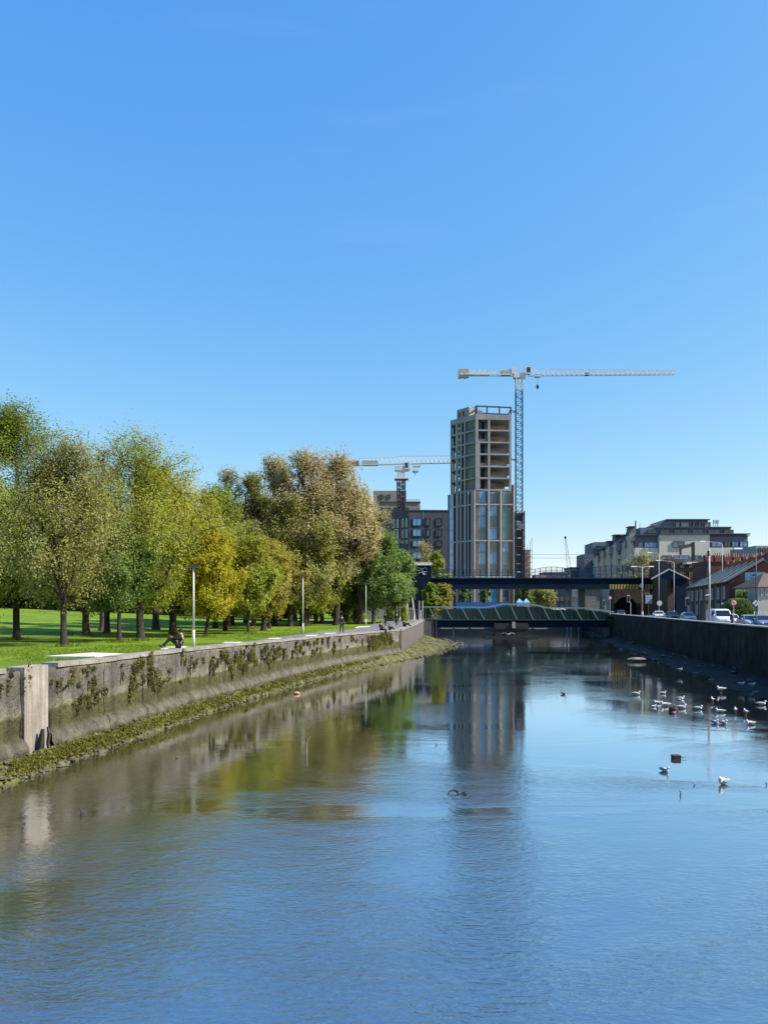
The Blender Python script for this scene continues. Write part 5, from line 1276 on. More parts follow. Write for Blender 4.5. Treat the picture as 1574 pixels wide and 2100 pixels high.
for zt_ in (844.5, 943): 
    q = MB(); q.bar((xm - 1.2, YC, Z(zt_, YC)), (X(1047, 259), 259.5, Z(zt_, YC)), .25, .25); q.bar((xm - 1.2, YC + 1, Z(zt_, YC)), (X(1047, 259), 262, Z(zt_, YC)), .2, .2); q.build('tie_bar', STEELD, cr)
# the second crane
YD = 321.0; zj2 = Z(953, YD); xm2 = X(822, YD)
c2_ = thing('tower_crane', 'shorter tower crane with dark mast and grey jib left of the unfinished tower', 'crane', (xm2, YD, 3.7))
q = MB(); lattice(q, (xm2, YD, 3.8), (xm2, YD, Z(984, YD)), 3.3, 44, .28, .10); q.build('mast', CR, c2_)
q = MB(); lattice(q, (xm2, YD, 3.8), (xm2, YD, Z(986, YD)), 1.4, 30, .18, .09); q.build('inner_mast', mat('mast_navy', (.03, .035, .07), .6), c2_)
MB().box(xm2 - 2.9, xm2 + 3.1, YD - 2.2, YD + 2.2, Z(984, YD), Z(982, YD)).build('platform', CGY, c2_)
MB().box(xm2 - 1.7, xm2 + 1.6, YD - 1.6, YD + 1.6, Z(981.9, YD), Z(966, YD)).build('mast_head', CW, c2_)
MB().box(X(809, YD), X(838, YD), YD - 1.8, YD + 1.6, Z(965.9, YD), Z(957, YD)).build('slewing_ring', CW, c2_)
cb_ = MB().box(X(829, YD), X(840, YD), YD - 2, YD + 1, Z(964, YD), Z(949, YD)).build('cab', CW, c2_); MB().box(X(830, YD), X(836, YD), YD - 2.06, YD - 2.01, Z(961, YD), Z(951, YD)).build('window', GLD, cb_)
q = MB(); jib(q, X(812, YD), X(965, YD), YD, zj2 + .3, Z(948.5, YD), 3.3, 1.8, 17, .14, .07, .9); q.build('jib', CW, c2_)
q = MB(); jib(q, X(735, YD), X(812, YD), YD, Z(954, YD), zj2 + .2, 3.0, 1.8, 9, .13, .07, 1.0); q.build('counter_jib', CW, c2_)
MB().box(X(743, YD), X(775, YD), YD - 1, YD + 1, Z(955, YD), Z(945, YD)).build('counter_deck', CGY, c2_)
for i in range(3): MB().box(X(712, YD) + i * 1.7, X(712, YD) + i * 1.7 + 1.6, YD - 1, YD + 1, Z(957 - i, YD), Z(945, YD)).build('counterweight', mat('brown_ballast', (.20, .14, .11), .9), c2_)
MB().box(X(846, YD), X(862, YD), YD - 1, YD + 1, Z(957.5, YD), Z(953.5, YD)).build('trolley', CW, c2_)
q = MB(); q.tube((X(848, YD), YD, Z(957, YD)), (X(847, YD), YD, Z(966, YD)), .05, n=4); q.tube((X(855, YD), YD, Z(957, YD)), (X(855, YD), YD, Z(966, YD)), .05, n=4); q.build('hoist_rope', BLK, c2_)
q = MB(); q.bar((X(845, YD), YD, Z(967, YD)), (X(857.5, YD), YD, Z(967, YD)), .6, .7); q.bar((X(846, YD), YD, Z(967.5, YD)), (X(851, YD), YD, Z(971, YD)), .3, .3); q.bar((X(856.5, YD), YD, Z(967.5, YD)), (X(851, YD), YD, Z(971, YD)), .3, .3); q.tube((X(851, YD), YD, Z(970, YD)), (X(851, YD), YD, Z(977, YD)), .14, n=5); q.build('hook_block', CGY, c2_)
# far luffing crane
YL = 520.0; lc = thing('luffing_crane', 'tiny far-off crane with steep lattice boom on the skyline right of the tower', 'crane', (X(1167, YL), YL, 3.7))
q = MB(); p0, p1 = Vector((X(1167, YL), YL, Z(1172, YL))), Vector((X(1158.5, YL), YL, Z(1104, YL)))
for k in (-1, 1): q.bar(p0 + Vector((k * 1.5, 0, 0)), p1 + Vector((k * .3, 0, 0)), .35, .35)
for i in range(12):
    a = p0.lerp(p1, i / 12); c = p0.lerp(p1, (i + 1) / 12); wa, wb = lerp(1.5, .3, i / 12), lerp(1.5, .3, (i + 1) / 12); s = 1 if i % 2 else -1
    q.bar(a + Vector((wa * s, 0, 0)), c - Vector((wb * s, 0, 0)), .22, .22)
q.build('boom', CW, lc)
q = MB(); q.tube(p0, (p0.x, p0.y, 3.7), .9, n=6); q.build('mast', CW, lc); MB().ball((p1.x, p1.y, p1.z + .6), .9, .9, .9).build('boom_head', BLK, lc)
# scaffolded low block behind the crane
sc_ = thing('scaffolded_building', 'low pinkish building wrapped in scaffolding right of the crane mast', 'building', (X(1082, 275), 275, 3.7))
MB().box(X(1074, 275), X(1087, 275), 275, 283, 3.6, Z(1127, 275)).build('wall', mat('pink_block', (.30, .21, .19), .9, .25, .6, space='World'), sc_)
for i in range(5): MB().box(X(1073, 275), X(1088.5, 275), 273.4, 274.8, Z(1130 + i * 12, 275), Z(1129 + i * 12, 275)).build('scaffold_board', mat('scaffold_plank', (.36, .32, .27), .8), sc_)
for px, tp in ((1074, 1120), (1079, 1118), (1084, 1110), (1088, 1104)): MB().tube((X(px, 275), 273.3, 3.7), (X(px, 275), 273.3, Z(tp, 275)), .09, n=5).build('scaffold_pole', MATS['balcony_panel'], sc_)
# overhead wires
for py, lab in ((1136.5, 'upper thin overhead wire in the sky right of the crane'), (1143.5, 'lower thin overhead wire in the sky right of the crane')):
    q = MB(); q.path([(X(lerp(1040, 1240, t / 8), 190), 190, Z(py + 1.2 * math.sin(math.pi * t / 8), 190)) for t in range(9)], .035, 4); tag(q.build('overhead_wire', BLK), lab, 'wire')

# ============================================================ street furniture
POLE = mat('grey_pole', (.42, .43, .42), .5, .12, 2); POLED = mat('dark_pole', (.05, .055, .06), .5, .15, 2)
def lamp_park(px, pyb, pyt, label, dist=None):
    p = GL(px, pyb) if dist is None else Vector((X(px, dist), dist, float(ground_left(X(px, dist), dist))))
    s = p.y / F_PX; H = (pyb - pyt) * s if dist is None else Z(pyt, dist) - p.z
    t = thing('lamp_post', label, 'lamp post', p, 'lamp posts along the park path')
    q = MB(); q.tube(p, p + Vector((0, 0, 1.0)), .085, .085, 10); q.tube(p + Vector((0, 0, 1.0)), p + Vector((0, 0, H)), .065, .05, 10); q.build('post', mat('cream_pole', (.52, .53, .45), .5, .12, 2), t, True)
    q = MB(); q.tube(p + Vector((0, 0, H)), p + Vector((0, 0, H + .06)), .08, .10, 10); q.box(p.x - .28, p.x + .34, p.y - .13, p.y + .13, p.z + H + .06, p.z + H + .17); q.build('lantern', POLED, t)
    MB().box(p.x - .2, p.x + .28, p.y - .1, p.y + .1, p.z + H + .045, p.z + H + .058).build('diffuser', WHT, t)
    return t
lamp_park(397, 1328, 1166, 'nearest pale park lamp post, right of the seated person')
lamp_park(621, 1300, 1182, 'second pale park lamp post standing at the left of the walker')
lamp_park(750, 1285, 1198, 'third pale lamp post in front of the dark green tree')
lamp_park(790, 1268, 1200, 'pale lamp post behind the standing person in the left pair', 112)
lamp_park(820, 1266, 1197, 'pale lamp post behind the standing person nearest the footbridge', 116)

def street_lamp(px, D, pyt, arm, label, m=POLE, r=.09, double=False):
    p = GR(px, D); H = Z(pyt, D) - p.z; t = thing('street_lamp', label, 'street lamp', p, 'street lamps on the right bank road')
    q = MB(); q.tube(p, p + Vector((0, 0, 1.4)), r * 1.5, r * 1.4, 9); q.tube(p + Vector((0, 0, 1.4)), p + Vector((0, 0, H)), r, r * .6, 9); q.build('post', m, t, True)
    for s in ((1, -1) if double else (1,)):
        e = p + Vector((arm * s, 0, H + abs(arm) * .16)); q = MB(); q.path([p + Vector((0, 0, H)), p + Vector((arm * s * .3, 0, H + abs(arm) * .10)), e], r * .5, 7); q.build('arm', m, t)
        q = MB(); k = 1 if arm * s > 0 else -1; q.hexa([(min(e.x, e.x + k * .9), e.y - .15, e.z - .06), (max(e.x, e.x + k * .9), e.y - .15, e.z - .06), (max(e.x, e.x + k * .9), e.y + .15, e.z - .06), (min(e.x, e.x + k * .9), e.y + .15, e.z - .06),
            (min(e.x, e.x + k * .8), e.y - .1, e.z + .1), (max(e.x, e.x + k * .8), e.y - .1, e.z + .1), (max(e.x, e.x + k * .8), e.y + .1, e.z + .1), (min(e.x, e.x + k * .8), e.y + .1, e.z + .1)]); q.build('lantern', MATS['sign_white'], t)
    return t
street_lamp(1316, 122, 1164, -1.0, 'double-armed grey street lamp crossing the yellow warning boards', r=.11, double=True)
street_lamp(1381, 140, 1154, -2.6, 'street lamp with long left arm in front of the navy gable')
street_lamp(1549, 78, 1130, -1.5, 'slender street lamp in front of the blue mural', m=POLED, r=.07)
street_lamp(1350, 150, 1136, -1.5, 'street lamp whose arm shows before the stepped apartment block')
street_lamp(1480, 120, 1116, -2.8, 'tall street lamp with long pale arm above the terrace chimneys', r=.08)
p = GR(1453, 80); t = thing('utility_pole', 'tall pale pole rising from the parapet in front of the brick terrace', 'pole', p)
q = MB(); q.tube(p, (p.x, p.y, Z(1125, 80)), .14, .09, 10); q.build('post', POLE, t, True)
q = MB(); q.tube((p.x - .12, p.y - .1, Z(1140, 80)), (p.x - .12, p.y - .1, Z(1130, 80)), .14, .14, 8); q.build('camera_dome', BLK, t)
q = MB(); q.tube((p.x - .02, p.y - .12, 5.6), (p.x - .12, p.y - .1, Z(1170, 80)), .035, n=5); q.build('cable_conduit', BLK, t)
q = MB(); q.bar((p.x - .5, p.y - .2, Z(1221, 80)), (p.x + .1, p.y - .1, Z(1219, 80)), .15, .12); q.build('bracket', POLE, t)
q = MB(); q.box(p.x - .55, p.x - .28, p.y + .2, p.y + .5, p.z, Z(1225, 80)); q.build('feeder_cabinet', MATS['brown_brick'], t)
# gantry sign
p = GR(1420, 150); t = thing('gantry_sign', 'dark overhead height-limit gantry post with short arm above the terrace', 'sign', p)
q = MB(); q.tube(p, (p.x, p.y, Z(1150, 150)), .13, n=8); q.build('post', POLE, t); MB().box(p.x - .25, p.x + .25, p.y - .25, p.y + .25, Z(1150, 150), Z(1112, 150)).build('mast', BLK, t)
q = MB(); q.bar((p.x, p.y, Z(1117, 150)), (X(1394, 150), 150, Z(1123, 150)), .4, .7); q.build('arm', POLED, t); MB().box(X(1393, 150), X(1395.5, 150), 149.7, 150.3, Z(1138, 150), Z(1118, 150)).build('drop_bar', POLED, t)

def traffic_light(px, D, pyt, label, lit=None):
    p = GR(px, D); t = thing('traffic_light', label, 'traffic light', p, 'traffic lights on the right bank road'); zt_ = Z(pyt, D)
    q = MB(); q.tube(p, (p.x, p.y, zt_ - 1.2), .06, n=8); q.path([(p.x, p.y, zt_ - 1.25), (p.x - .3, p.y, zt_ - .95)], .05, 6); q.build('post', POLE, t)
    x = p.x - .32; hd = MB().box(x - .16, x + .16, p.y - .15, p.y + .1, zt_ - 1.0, zt_).build('signal_head', BLK, t)
    MB().box(x - .27, x + .27, p.y + .1, p.y + .13, zt_ - 1.12, zt_ + .12).build('backing_board', MATS['sign_white'], hd)
    for i, cc in enumerate(((.12, .01, .01), (.12, .06, .005), (.01, .08, .03))):
        q = MB(); q.tube((x, p.y - .2, zt_ - .18 - .31 * i), (x, p.y - .151, zt_ - .18 - .31 * i), .10, n=10); q.build('lamp_lens', mat('lens_%s' % ('red', 'amber', 'green')[i], cc, .2), hd)
traffic_light(1292, 128, 1222, 'traffic light with crooked post left of the double-armed street lamp')
traffic_light(1413, 110, 1227, 'traffic light with white edge behind the silver car')
traffic_light(1241, 150, 1232, 'small green-lensed traffic light at the far end of the footbridge')
def sign(px, D, pyc, r, shape, label, face, deco=None, pole=POLE):
    p = GR(px, D); t = thing('road_sign', label, 'road sign', p); zc_ = Z(pyc, D)
    q = MB(); q.tube(p, (p.x, p.y, zc_ + r * .5), .04, n=7); q.build('post', pole, t)
    q = MB(); y = p.y - .06
    n_ = {'round': 20, 'diamond': 4}.get(shape, 4)
    if shape == 'round': q.tube((p.x, y - .02, zc_), (p.x, y + .02, zc_), r, n=20)
    elif shape == 'diamond': q.add([(p.x, y, zc_ - r), (p.x + r, y, zc_), (p.x, y, zc_ + r), (p.x - r, y, zc_), (p.x, y + .03, zc_ - r), (p.x + r, y + .03, zc_), (p.x, y + .03, zc_ + r), (p.x - r, y + .03, zc_)], [(0, 1, 2, 3), (7, 6, 5, 4), (0, 4, 5, 1), (1, 5, 6, 2), (2, 6, 7, 3), (3, 7, 4, 0)])
    else: q.box(p.x - r, p.x + r, y - .01, y + .02, zc_ - r * shape, zc_ + r * shape)
    pl = q.build('plate', face, t)
    if deco: deco(MB, p.x, y - .026, zc_, r, pl)
    return t
REDP = mat('sign_red', (.50, .03, .03), .5, .05)
SW = MATS['sign_white']
def ring_turn(M_, x, y, z, r, pl):
    q = M_(); k = 24
    for i in range(k):
        a0, a1 = 2 * math.pi * i / k, 2 * math.pi * (i + 1) / k
        q.add([(x + math.cos(a) * rr, y, z + math.sin(a) * rr) for a, rr in ((a0, r), (a1, r), (a1, r * .78), (a0, r * .78))], [(0, 1, 2, 3)])
    q.build('red_ring', REDP, pl)
    q = M_(); q.bar((x + r * .12, y - .006, z - r * .5), (x + r * .12, y - .006, z + r * .1), r * .16, .01); q.bar((x + r * .12, y - .006, z + r * .15), (x - r * .35, y - .006, z + r * .15), .01, r * .16)
    q.add([(x - r * .3, y - .008, z + r * .4), (x - r * .55, y - .008, z + r * .15), (x - r * .3, y - .008, z - r * .1)], [(0, 1, 2)]); q.build('turn_arrow', BLK, pl)
    q = M_(); q.bar((x - r * .55, y - .012, z + r * .55), (x + r * .55, y - .012, z - r * .55), .01, r * .14); q.build('red_slash', REDP, pl)
def ring_only(M_, x, y, z, r, pl):
    q = M_(); k = 20
    for i in range(k):
        a0, a1 = 2 * math.pi * i / k, 2 * math.pi * (i + 1) / k
        q.add([(x + math.cos(a) * rr, y, z + math.sin(a) * rr) for a, rr in ((a0, r), (a1, r), (a1, r * .74), (a0, r * .74))], [(0, 1, 2, 3)])
    q.build('red_ring', REDP, pl)
def arrow(M_, x, y, z, r, pl):
    q = M_(); q.bar((x + r * .05, y - .004, z - r * .45), (x + r * .05, y - .004, z + r * .1), r * .18, .01); q.add([(x - r * .3, y - .006, z + r * .05), (x + r * .4, y - .006, z + r * .05), (x + r * .05, y - .006, z + r * .5)], [(0, 1, 2)]); q.build('arrow', BLK, pl)
sign(1503, 72, 1236, .30, 'round', 'round no-turn sign with red ring in front of the dark hedge', SW, ring_turn)
sign(1548, 76, 1237, .34, 'diamond', 'white diamond arrow sign at the foot of the slender street lamp', SW, arrow, POLED)
sign(1351, 118, 1237, .42, 'round', 'plain white oval sign above the leftmost white car', SW)
sign(1329, 135, 1229, .62, 1.3, 'pale rectangular notice board on the brick arch wall', mat('notice_grey', (.36, .36, .40), .6))
sign(1250, 150, 1226, .38, 'round', 'small round red-rimmed sign beside the stone bridge pier', SW, ring_only)
sign(1486, 96, 1238, .55, .22, 'narrow white street name plate on the near gable', mat('plate_pink', (.42, .36, .36), .6))

# white picket fence, hedge
t = thing('picket_fence', 'white picket fence before the cream house at the right edge', 'fence', GR(1560, 84))
for i in range(22):
    p = GR(1546 + i * 4.2, 84); MB().box(p.x - .05, p.x + .05, 84, 84.04, p.z, p.z + 1.75).build('picket', WHT, t)
p0, p1 = GR(1544, 84), GR(1640, 84)
for z in (.5, 1.4): MB().box(p0.x, p1.x, 84.05, 84.1, p0.z + z, p0.z + z + .09).build('rail', WHT, t)
def bushmass(name, x0, x1, y0, y1, z0, hf, kind, label, seed, cat='hedge', n=5200, size=.10):
    rs = np.random.RandomState(seed); t = thing(name, label, cat, ((x0 + x1) / 2, (y0 + y1) / 2, z0))
    u = rs.rand(n); v = rs.rand(n); w_ = rs.rand(n) ** .5; x = x0 + (x1 - x0) * u; y = y0 + (y1 - y0) * v; z = w_ * hf(u)
    c = np.stack([x, y, z + z0], 1) - np.array(t.location)[None]; nr_ = rs.normal(0, 1, (n, 3)); nr_[:, 2] += .6; nr_ /= np.linalg.norm(nr_, axis=1)[:, None]
    a = np.cross(nr_, rs.normal(0, 1, (n, 3))); a /= np.linalg.norm(a, axis=1)[:, None]; b_ = np.cross(nr_, a); s = size * rs.uniform(.6, 1.4, (n, 1))
    q = np.stack([c - a * s, c - b_ * s * .7, c + a * s, c + b_ * s * .7], 1).reshape(-1, 3)
    npmesh('leaves', q, np.arange(n * 4), 4, LEAF[kind], t, np.clip(.3 * rs.rand(n) + .25 * vnoise(x * 2, z * 2) + .2, 0, 1))
    mb = MB()
    for i in range(7): xx = lerp(x0, x1, (i + .5) / 7); mb.tube((xx, (y0 + y1) / 2, z0), (xx + .1, (y0 + y1) / 2, z0 + float(hf(np.array([(i + .5) / 7]))[0]) * .7), .05, .02, 5)
    mb.build('stems', BARK, t)
pz = street_z(90)
bushmass('hedge', X(1503, 88), X(1549, 88), 88, 91, pz, lambda u: 1.6 + 1.7 * np.sin(np.pi * np.clip(u * .8 + .15, 0, 1)), 'deep', 'dark overgrown hedge at the foot of the muralled gable', 31)
bushmass('ivy_shrub', X(1518, 93), X(1532, 93), 93, 94.5, pz + 1.2, lambda u: 2.6 + .6 * np.sin(u * 9), 'olive', 'scruffy olive shrub growing up the corner of the muralled gable', 33, 'shrub', 1800)

bushmass('hedge', X(-330, 150), X(705, 150), 149, 152, float(ground_left(X(200, 150), 140)) - .6, lambda u: 4.2 + 1.1 * np.sin(u * 37) + .6 * np.sin(u * 83), 'deep', 'long dark hedge under the distant trees beyond the lawn', 35, n=16000, size=.42)
# blue hoarding and street things under the railway bridge
t = thing('blue_hoarding', 'bright blue site hoarding at street level beneath the railway bridge', 'hoarding', (X(980, 205), 205, 3.6))
BLU = mat('hoarding_blue', (.02, .10, .36), .5, .15, 1, space='World')
for i, px in enumerate(range(934, 1042, 9)): MB().box(X(px, 205), X(px + 8.7, 205), 205, 205.1, 3.4, Z(1236 - (i % 3), 205)).build('panel', BLU, t)
for px, lab in ((1064, 'light blue tent-like canopy left of its twin under the railway bridge'), (1078, 'light blue canopy right of its twin under the railway bridge')):
    t = thing('canopy', lab, 'canopy', (X(px, 200), 200, 3.6)); x = X(px, 200); q = MB(); zt_ = Z(1230, 200)
    q.add([(x - .9, 199, zt_ - .7), (x + .9, 199, zt_ - .7), (x + .9, 201, zt_ - .7), (x - .9, 201, zt_ - .7), (x, 200, zt_ + .4)], [(3, 2, 1, 0), (0, 1, 4), (1, 2, 4), (2, 3, 4), (3, 0, 4)]); q.build('cover', mat('tent_blue', (.22, .42, .68), .7), t)
    for dx in (-.85, .85): MB().tube((x + dx, 199.05, 3.5), (x + dx, 199.05, zt_ - .7), .04, n=5).build('leg', POLE, t)
    MB().box(x - .9, x + .9, 199, 199.03, 3.9, zt_ - .75).build('side_sheet', MATS['tent_blue'], t)
# street frontage far behind the bridges
t = thing('street_frontage', 'mixed pale shopfronts seen through the gap under the railway bridge', 'building', (X(1140, 285), 285, 3.6))
r_ = random.Random(9)
for i in range(13):
    xx0, xx1 = X(905 + i * 24, 285), X(905 + i * 24 + 23.5, 285); m_ = [SAND, SLT, DBRICK, BEIGE, MATS['grey_panel']][r_.randrange(5)]
    MB().box(xx0, xx1, 285, 292, 3.5, Z(1192 - r_.randrange(18), 285)).build('wall', m_, t)
    Fq = Face((xx0, 285), (xx1, 285))
    for z in (5, 8.5):
        for k in (.28, .72): window(Fq, Fq.len * k - .8, Fq.len * k + .8, z, z + 1.8, t, WHT if i % 2 else FRD, GLD, 0, .1, .15)

# concrete A-frame props of the footbridge, pale
t = thing('bridge_props', 'pair of pale slanted props at the left landing of the footbridge', 'prop', (X(838, 132), 132, 3.4))
q = MB(); zq = lz(132) - .1; q.bar((X(833.5, 132), 132, zq - .2), (X(836, 132), 132, Z(1220, 132)), .5, .35); q.build('prop', mat('cream_panel', (.66, .62, .50), .7, .06, 1), t)
q = MB(); q.bar((X(852, 132), 132, zq - .2), (X(844, 132), 132, Z(1218, 132)), .28, .28); q.build('prop', MATS['cream_panel'], t)
t = thing('railing', 'dark rails and pale posts at the left landing of the footbridge', 'railing', (X(850, 136), 136, 3.4))
q = MB(); q.bar((X(838, 134), 134, Z(1252, 134)), (X(864, 139), 139, Z(1250, 139)), .09, .12); q.build('rail', BLK, t)
for px in (843, 848, 855, 862): q = MB(); q.tube((X(px, 136), 136, 3.2), (X(px, 136), 136, Z(1251, 136)), .09, n=6); q.build('post', MATS['sign_white'] if px in (848, 862) else BLK, t)
for px, lab in ((859, 'left short pale post at the footbridge landing'), (866, 'right short pale post at the footbridge landing')):
    t = tag(MB().tube((X(px, 142), 142, 3.4), (X(px, 142), 142, Z(1232, 142)), .1, .09, 8).build('post_light', POLE), lab, 'bollard')
# ============================================================ cars
TYRE = mat('tyre_rubber', (.02, .02, .02), .9, .1); RIM = mat('wheel_rim', (.35, .35, .36), .35, .1, metal=.6); CGL = mat('car_glass', (.008, .010, .014), .08, .1, spec=.8)
HLM = mat('headlight_glass', (.55, .58, .62), .1, .05); TLM = mat('tail_lamp', (.25, .01, .01), .3, .05)
def car(label, loc, rz, paint, kind='car', front=True):
    """nose towards -y in its own frame"""
    t = thing('parked_car' if kind == 'car' else 'white_van', label, 'car' if kind == 'car' else 'van', loc, 'cars on the right bank road')
    if kind == 'car':  # y, half width low, half width shoulder, z bottom, z shoulder, half width roof, z top
        st = [(-2.15, .70, .62, .32, .55, .5, .60), (-2.05, .84, .76, .22, .70, .62, .74), (-1.3, .88, .84, .2, .86, .72, .92), (-.95, .88, .86, .2, .92, .74, .98), (-.25, .88, .87, .2, .95, .62, 1.40), (.5, .88, .87, .2, .96, .62, 1.46),
              (1.25, .88, .86, .2, .97, .60, 1.38), (1.75, .87, .84, .22, .96, .68, 1.08), (2.05, .82, .78, .3, .92, .66, .97)]
        WB = 1.32; gh = ((-.92, 1.0, -.30, 1.37), (1.3, 1.34, 1.72, 1.09)); zs = (1.0, 1.36)
    else:
        st = [(-2.5, .80, .72, .34, .70, .6, .78), (-2.4, .94, .86, .24, .92, .74, 1.0), (-1.8, .98, .95, .22, 1.12, .80, 1.2), (-1.2, .98, .96, .22, 1.2, .78, 1.92), (-.6, .98, .96, .22, 1.2, .84, 2.02), (1.2, .98, .96, .22, 1.2, .86, 2.02), (2.3, .97, .96, .24, 1.2, .86, 1.98), (2.42, .95, .93, .3, 1.2, .84, 1.92)]
        WB = 1.5
    q = MB(); ring = []
    for (y, wl, ws, zb_, zsh, wr, zt_) in st:
        ring.append([(-wl, y, zb_), (-wl * 1.02, y, (zb_ + zsh) / 2), (-ws, y, zsh), (-lerp(ws, wr, .5), y, lerp(zsh, zt_, .55)), (-wr, y, lerp(zsh, zt_, .93)), (-wr * .75, y, zt_), (wr * .75, y, zt_), (wr, y, lerp(zsh, zt_, .93)), (lerp(ws, wr, .5), y, lerp(zsh, zt_, .55)), (ws, y, zsh), (wl * 1.02, y, (zb_ + zsh) / 2), (wl, y, zb_)])
    V = [p for r in ring for p in r]; k = 12; fs = []
    for i in range(len(ring) - 1):
        for j in range(k): fs.append((i * k + j, i * k + (j + 1) % k, (i + 1) * k + (j + 1) % k, (i + 1) * k + j))
    fs.append(tuple(range(k - 1, -1, -1))); fs.append(tuple(range((len(ring) - 1) * k, len(ring) * k)))
    q.add(V, [f[::-1] for f in fs]); 
    def lb(mb, name, m, smooth=False, parent=None):
        me = bpy.data.meshes.new(name); me.from_pydata(mb.v, [], mb.f); me.materials.append(m)
        if smooth: me.polygons.foreach_set('use_smooth', [True] * len(me.polygons))
        o = bpy.data.objects.new(name, me); COL.objects.link(o); o.parent = parent or t; return o
    bd = lb(q, 'body', paint, True); md = bd.modifiers.new('bevel', 'BEVEL'); md.width = .03; md.segments = 2; md.limit_method = 'ANGLE'
    if kind == 'car':
        q = MB(); q.add([(-.68, -.99, 1.01), (.68, -.99, 1.01), (.56, -.33, 1.37), (-.56, -.33, 1.37), (-.68, -.97, .99), (.68, -.97, .99), (.56, -.31, 1.35), (-.56, -.31, 1.35)], [(0, 1, 2, 3), (0, 3, 7, 4), (1, 5, 6, 2), (0, 4, 5, 1), (3, 2, 6, 7)]); lb(q, 'windscreen', CGL)
        q = MB(); q.add([(-.58, 1.31, 1.36), (.58, 1.31, 1.36), (.62, 1.78, 1.10), (-.62, 1.78, 1.10)], [(0, 1, 2, 3)]); lb(q, 'rear_window', CGL)
        for s in (-1, 1):
            q = MB(); q.add([(s * .88, -.78, 1.0), (s * .90, .95, 1.0), (s * .72, .9, 1.37), (s * .72, -.15, 1.36)], [(0, 1, 2, 3) if s > 0 else (3, 2, 1, 0)]); lb(q, 'side_window', CGL)
        hz_, hy, pz_ = .66, -2.12, .42
    else:
        q = MB(); q.add([(-.74, -1.86, 1.2), (.74, -1.86, 1.2), (.70, -1.27, 1.84), (-.70, -1.27, 1.84)], [(0, 1, 2, 3)]); lb(q, 'windscreen', CGL)
        for s in (-1, 1):
            q = MB(); q.add([(s * .99, -1.5, 1.22), (s * .99, -.5, 1.22), (s * .90, -.5, 1.75), (s * .88, -1.15, 1.75)], [(0, 1, 2, 3) if s > 0 else (3, 2, 1, 0)]); lb(q, 'side_window', CGL)
        hz_, hy, pz_ = .82, -2.46, .5
    for s in (-1, 1):
        q = MB(); q.ball((s * .58, hy + .06, hz_), .17, .10, .09, 8, 6); lb(q, 'headlight', HLM, True)
        q = MB(); q.box(s * .62 - .12, s * .62 + .12, -hy - .1, -hy - .02, hz_ + .08, hz_ + .28); lb(q, 'tail_light', TLM)
        q = MB(); q.ball((s * 1.0, -.85 if kind == 'car' else -1.6, 1.05 if kind == 'car' else 1.3), .12, .07, .09, 8, 6); lb(q, 'wing_mirror', paint, True)
    q = MB(); q.box(-.42, .42, hy - .02, hy + .03, pz_ + .10, pz_ + .26); lb(q, 'grille', BLK)
    q = MB(); q.box(-.26, .26, hy - .05, hy - .01, pz_ - .06, pz_ + .05); lb(q, 'number_plate', BLK)
    for s in (-1, 1):
        for y in (-WB, WB):
            q = MB(); q.tube((s * .70, y, .32), (s * .90, y, .32), .32, n=16); w_ = lb(q, 'wheel', TYRE)
            q = MB(); q.tube((s * .895, y, .32), (s * .915, y, .32), .20, n=12); lb(q, 'rim', RIM, parent=w_)
    t.rotation_euler = (0, 0, rz); return t
PW = mat('white_paint', (.66, .67, .68), .3, .03, spec=.5); PS = mat('silver_paint', (.34, .37, .40), .3, .04, metal=.3, spec=.5); PD = mat('dark_paint', (.02, .022, .026), .3, .05, spec=.5); PBL = mat('blue_grey_paint', (.12, .16, .26), .3, .05, spec=.5)
def cl(px, D): p = GR(px, D); return (p.x, p.y, p.z + .01)
car('small white car, leftmost of the cars above the right wall', cl(1350, 124), -.25, PW)
car('dark car between the small white car and the silver car', cl(1378, 116), -.25, PD)
car('silver car left of the tall pale pole', cl(1410, 104), -.22, PS)
car('white van right of the tall pale pole', cl(1474, 85), -.18, PW, 'van')
car('white car tucked close behind the right side of the van', cl(1497, 84), -.25, PW)
car('pale silver car second from the right edge', cl(1536, 76.5), -.2, PS)
car('blue-grey car cut by the right edge of the photo', cl(1562, 75), -.2, PBL)
car('black car half hidden where the parapet meets the footbridge', cl(1272, 150), -.3, PD)
car('white van driving past beyond the footbridge rail', (X(1147, 205), 205, 3.75), 1.4, PW, 'van')
car('dark car ahead of the far white van', (X(1171, 205), 207, 3.75), 1.4, PD)

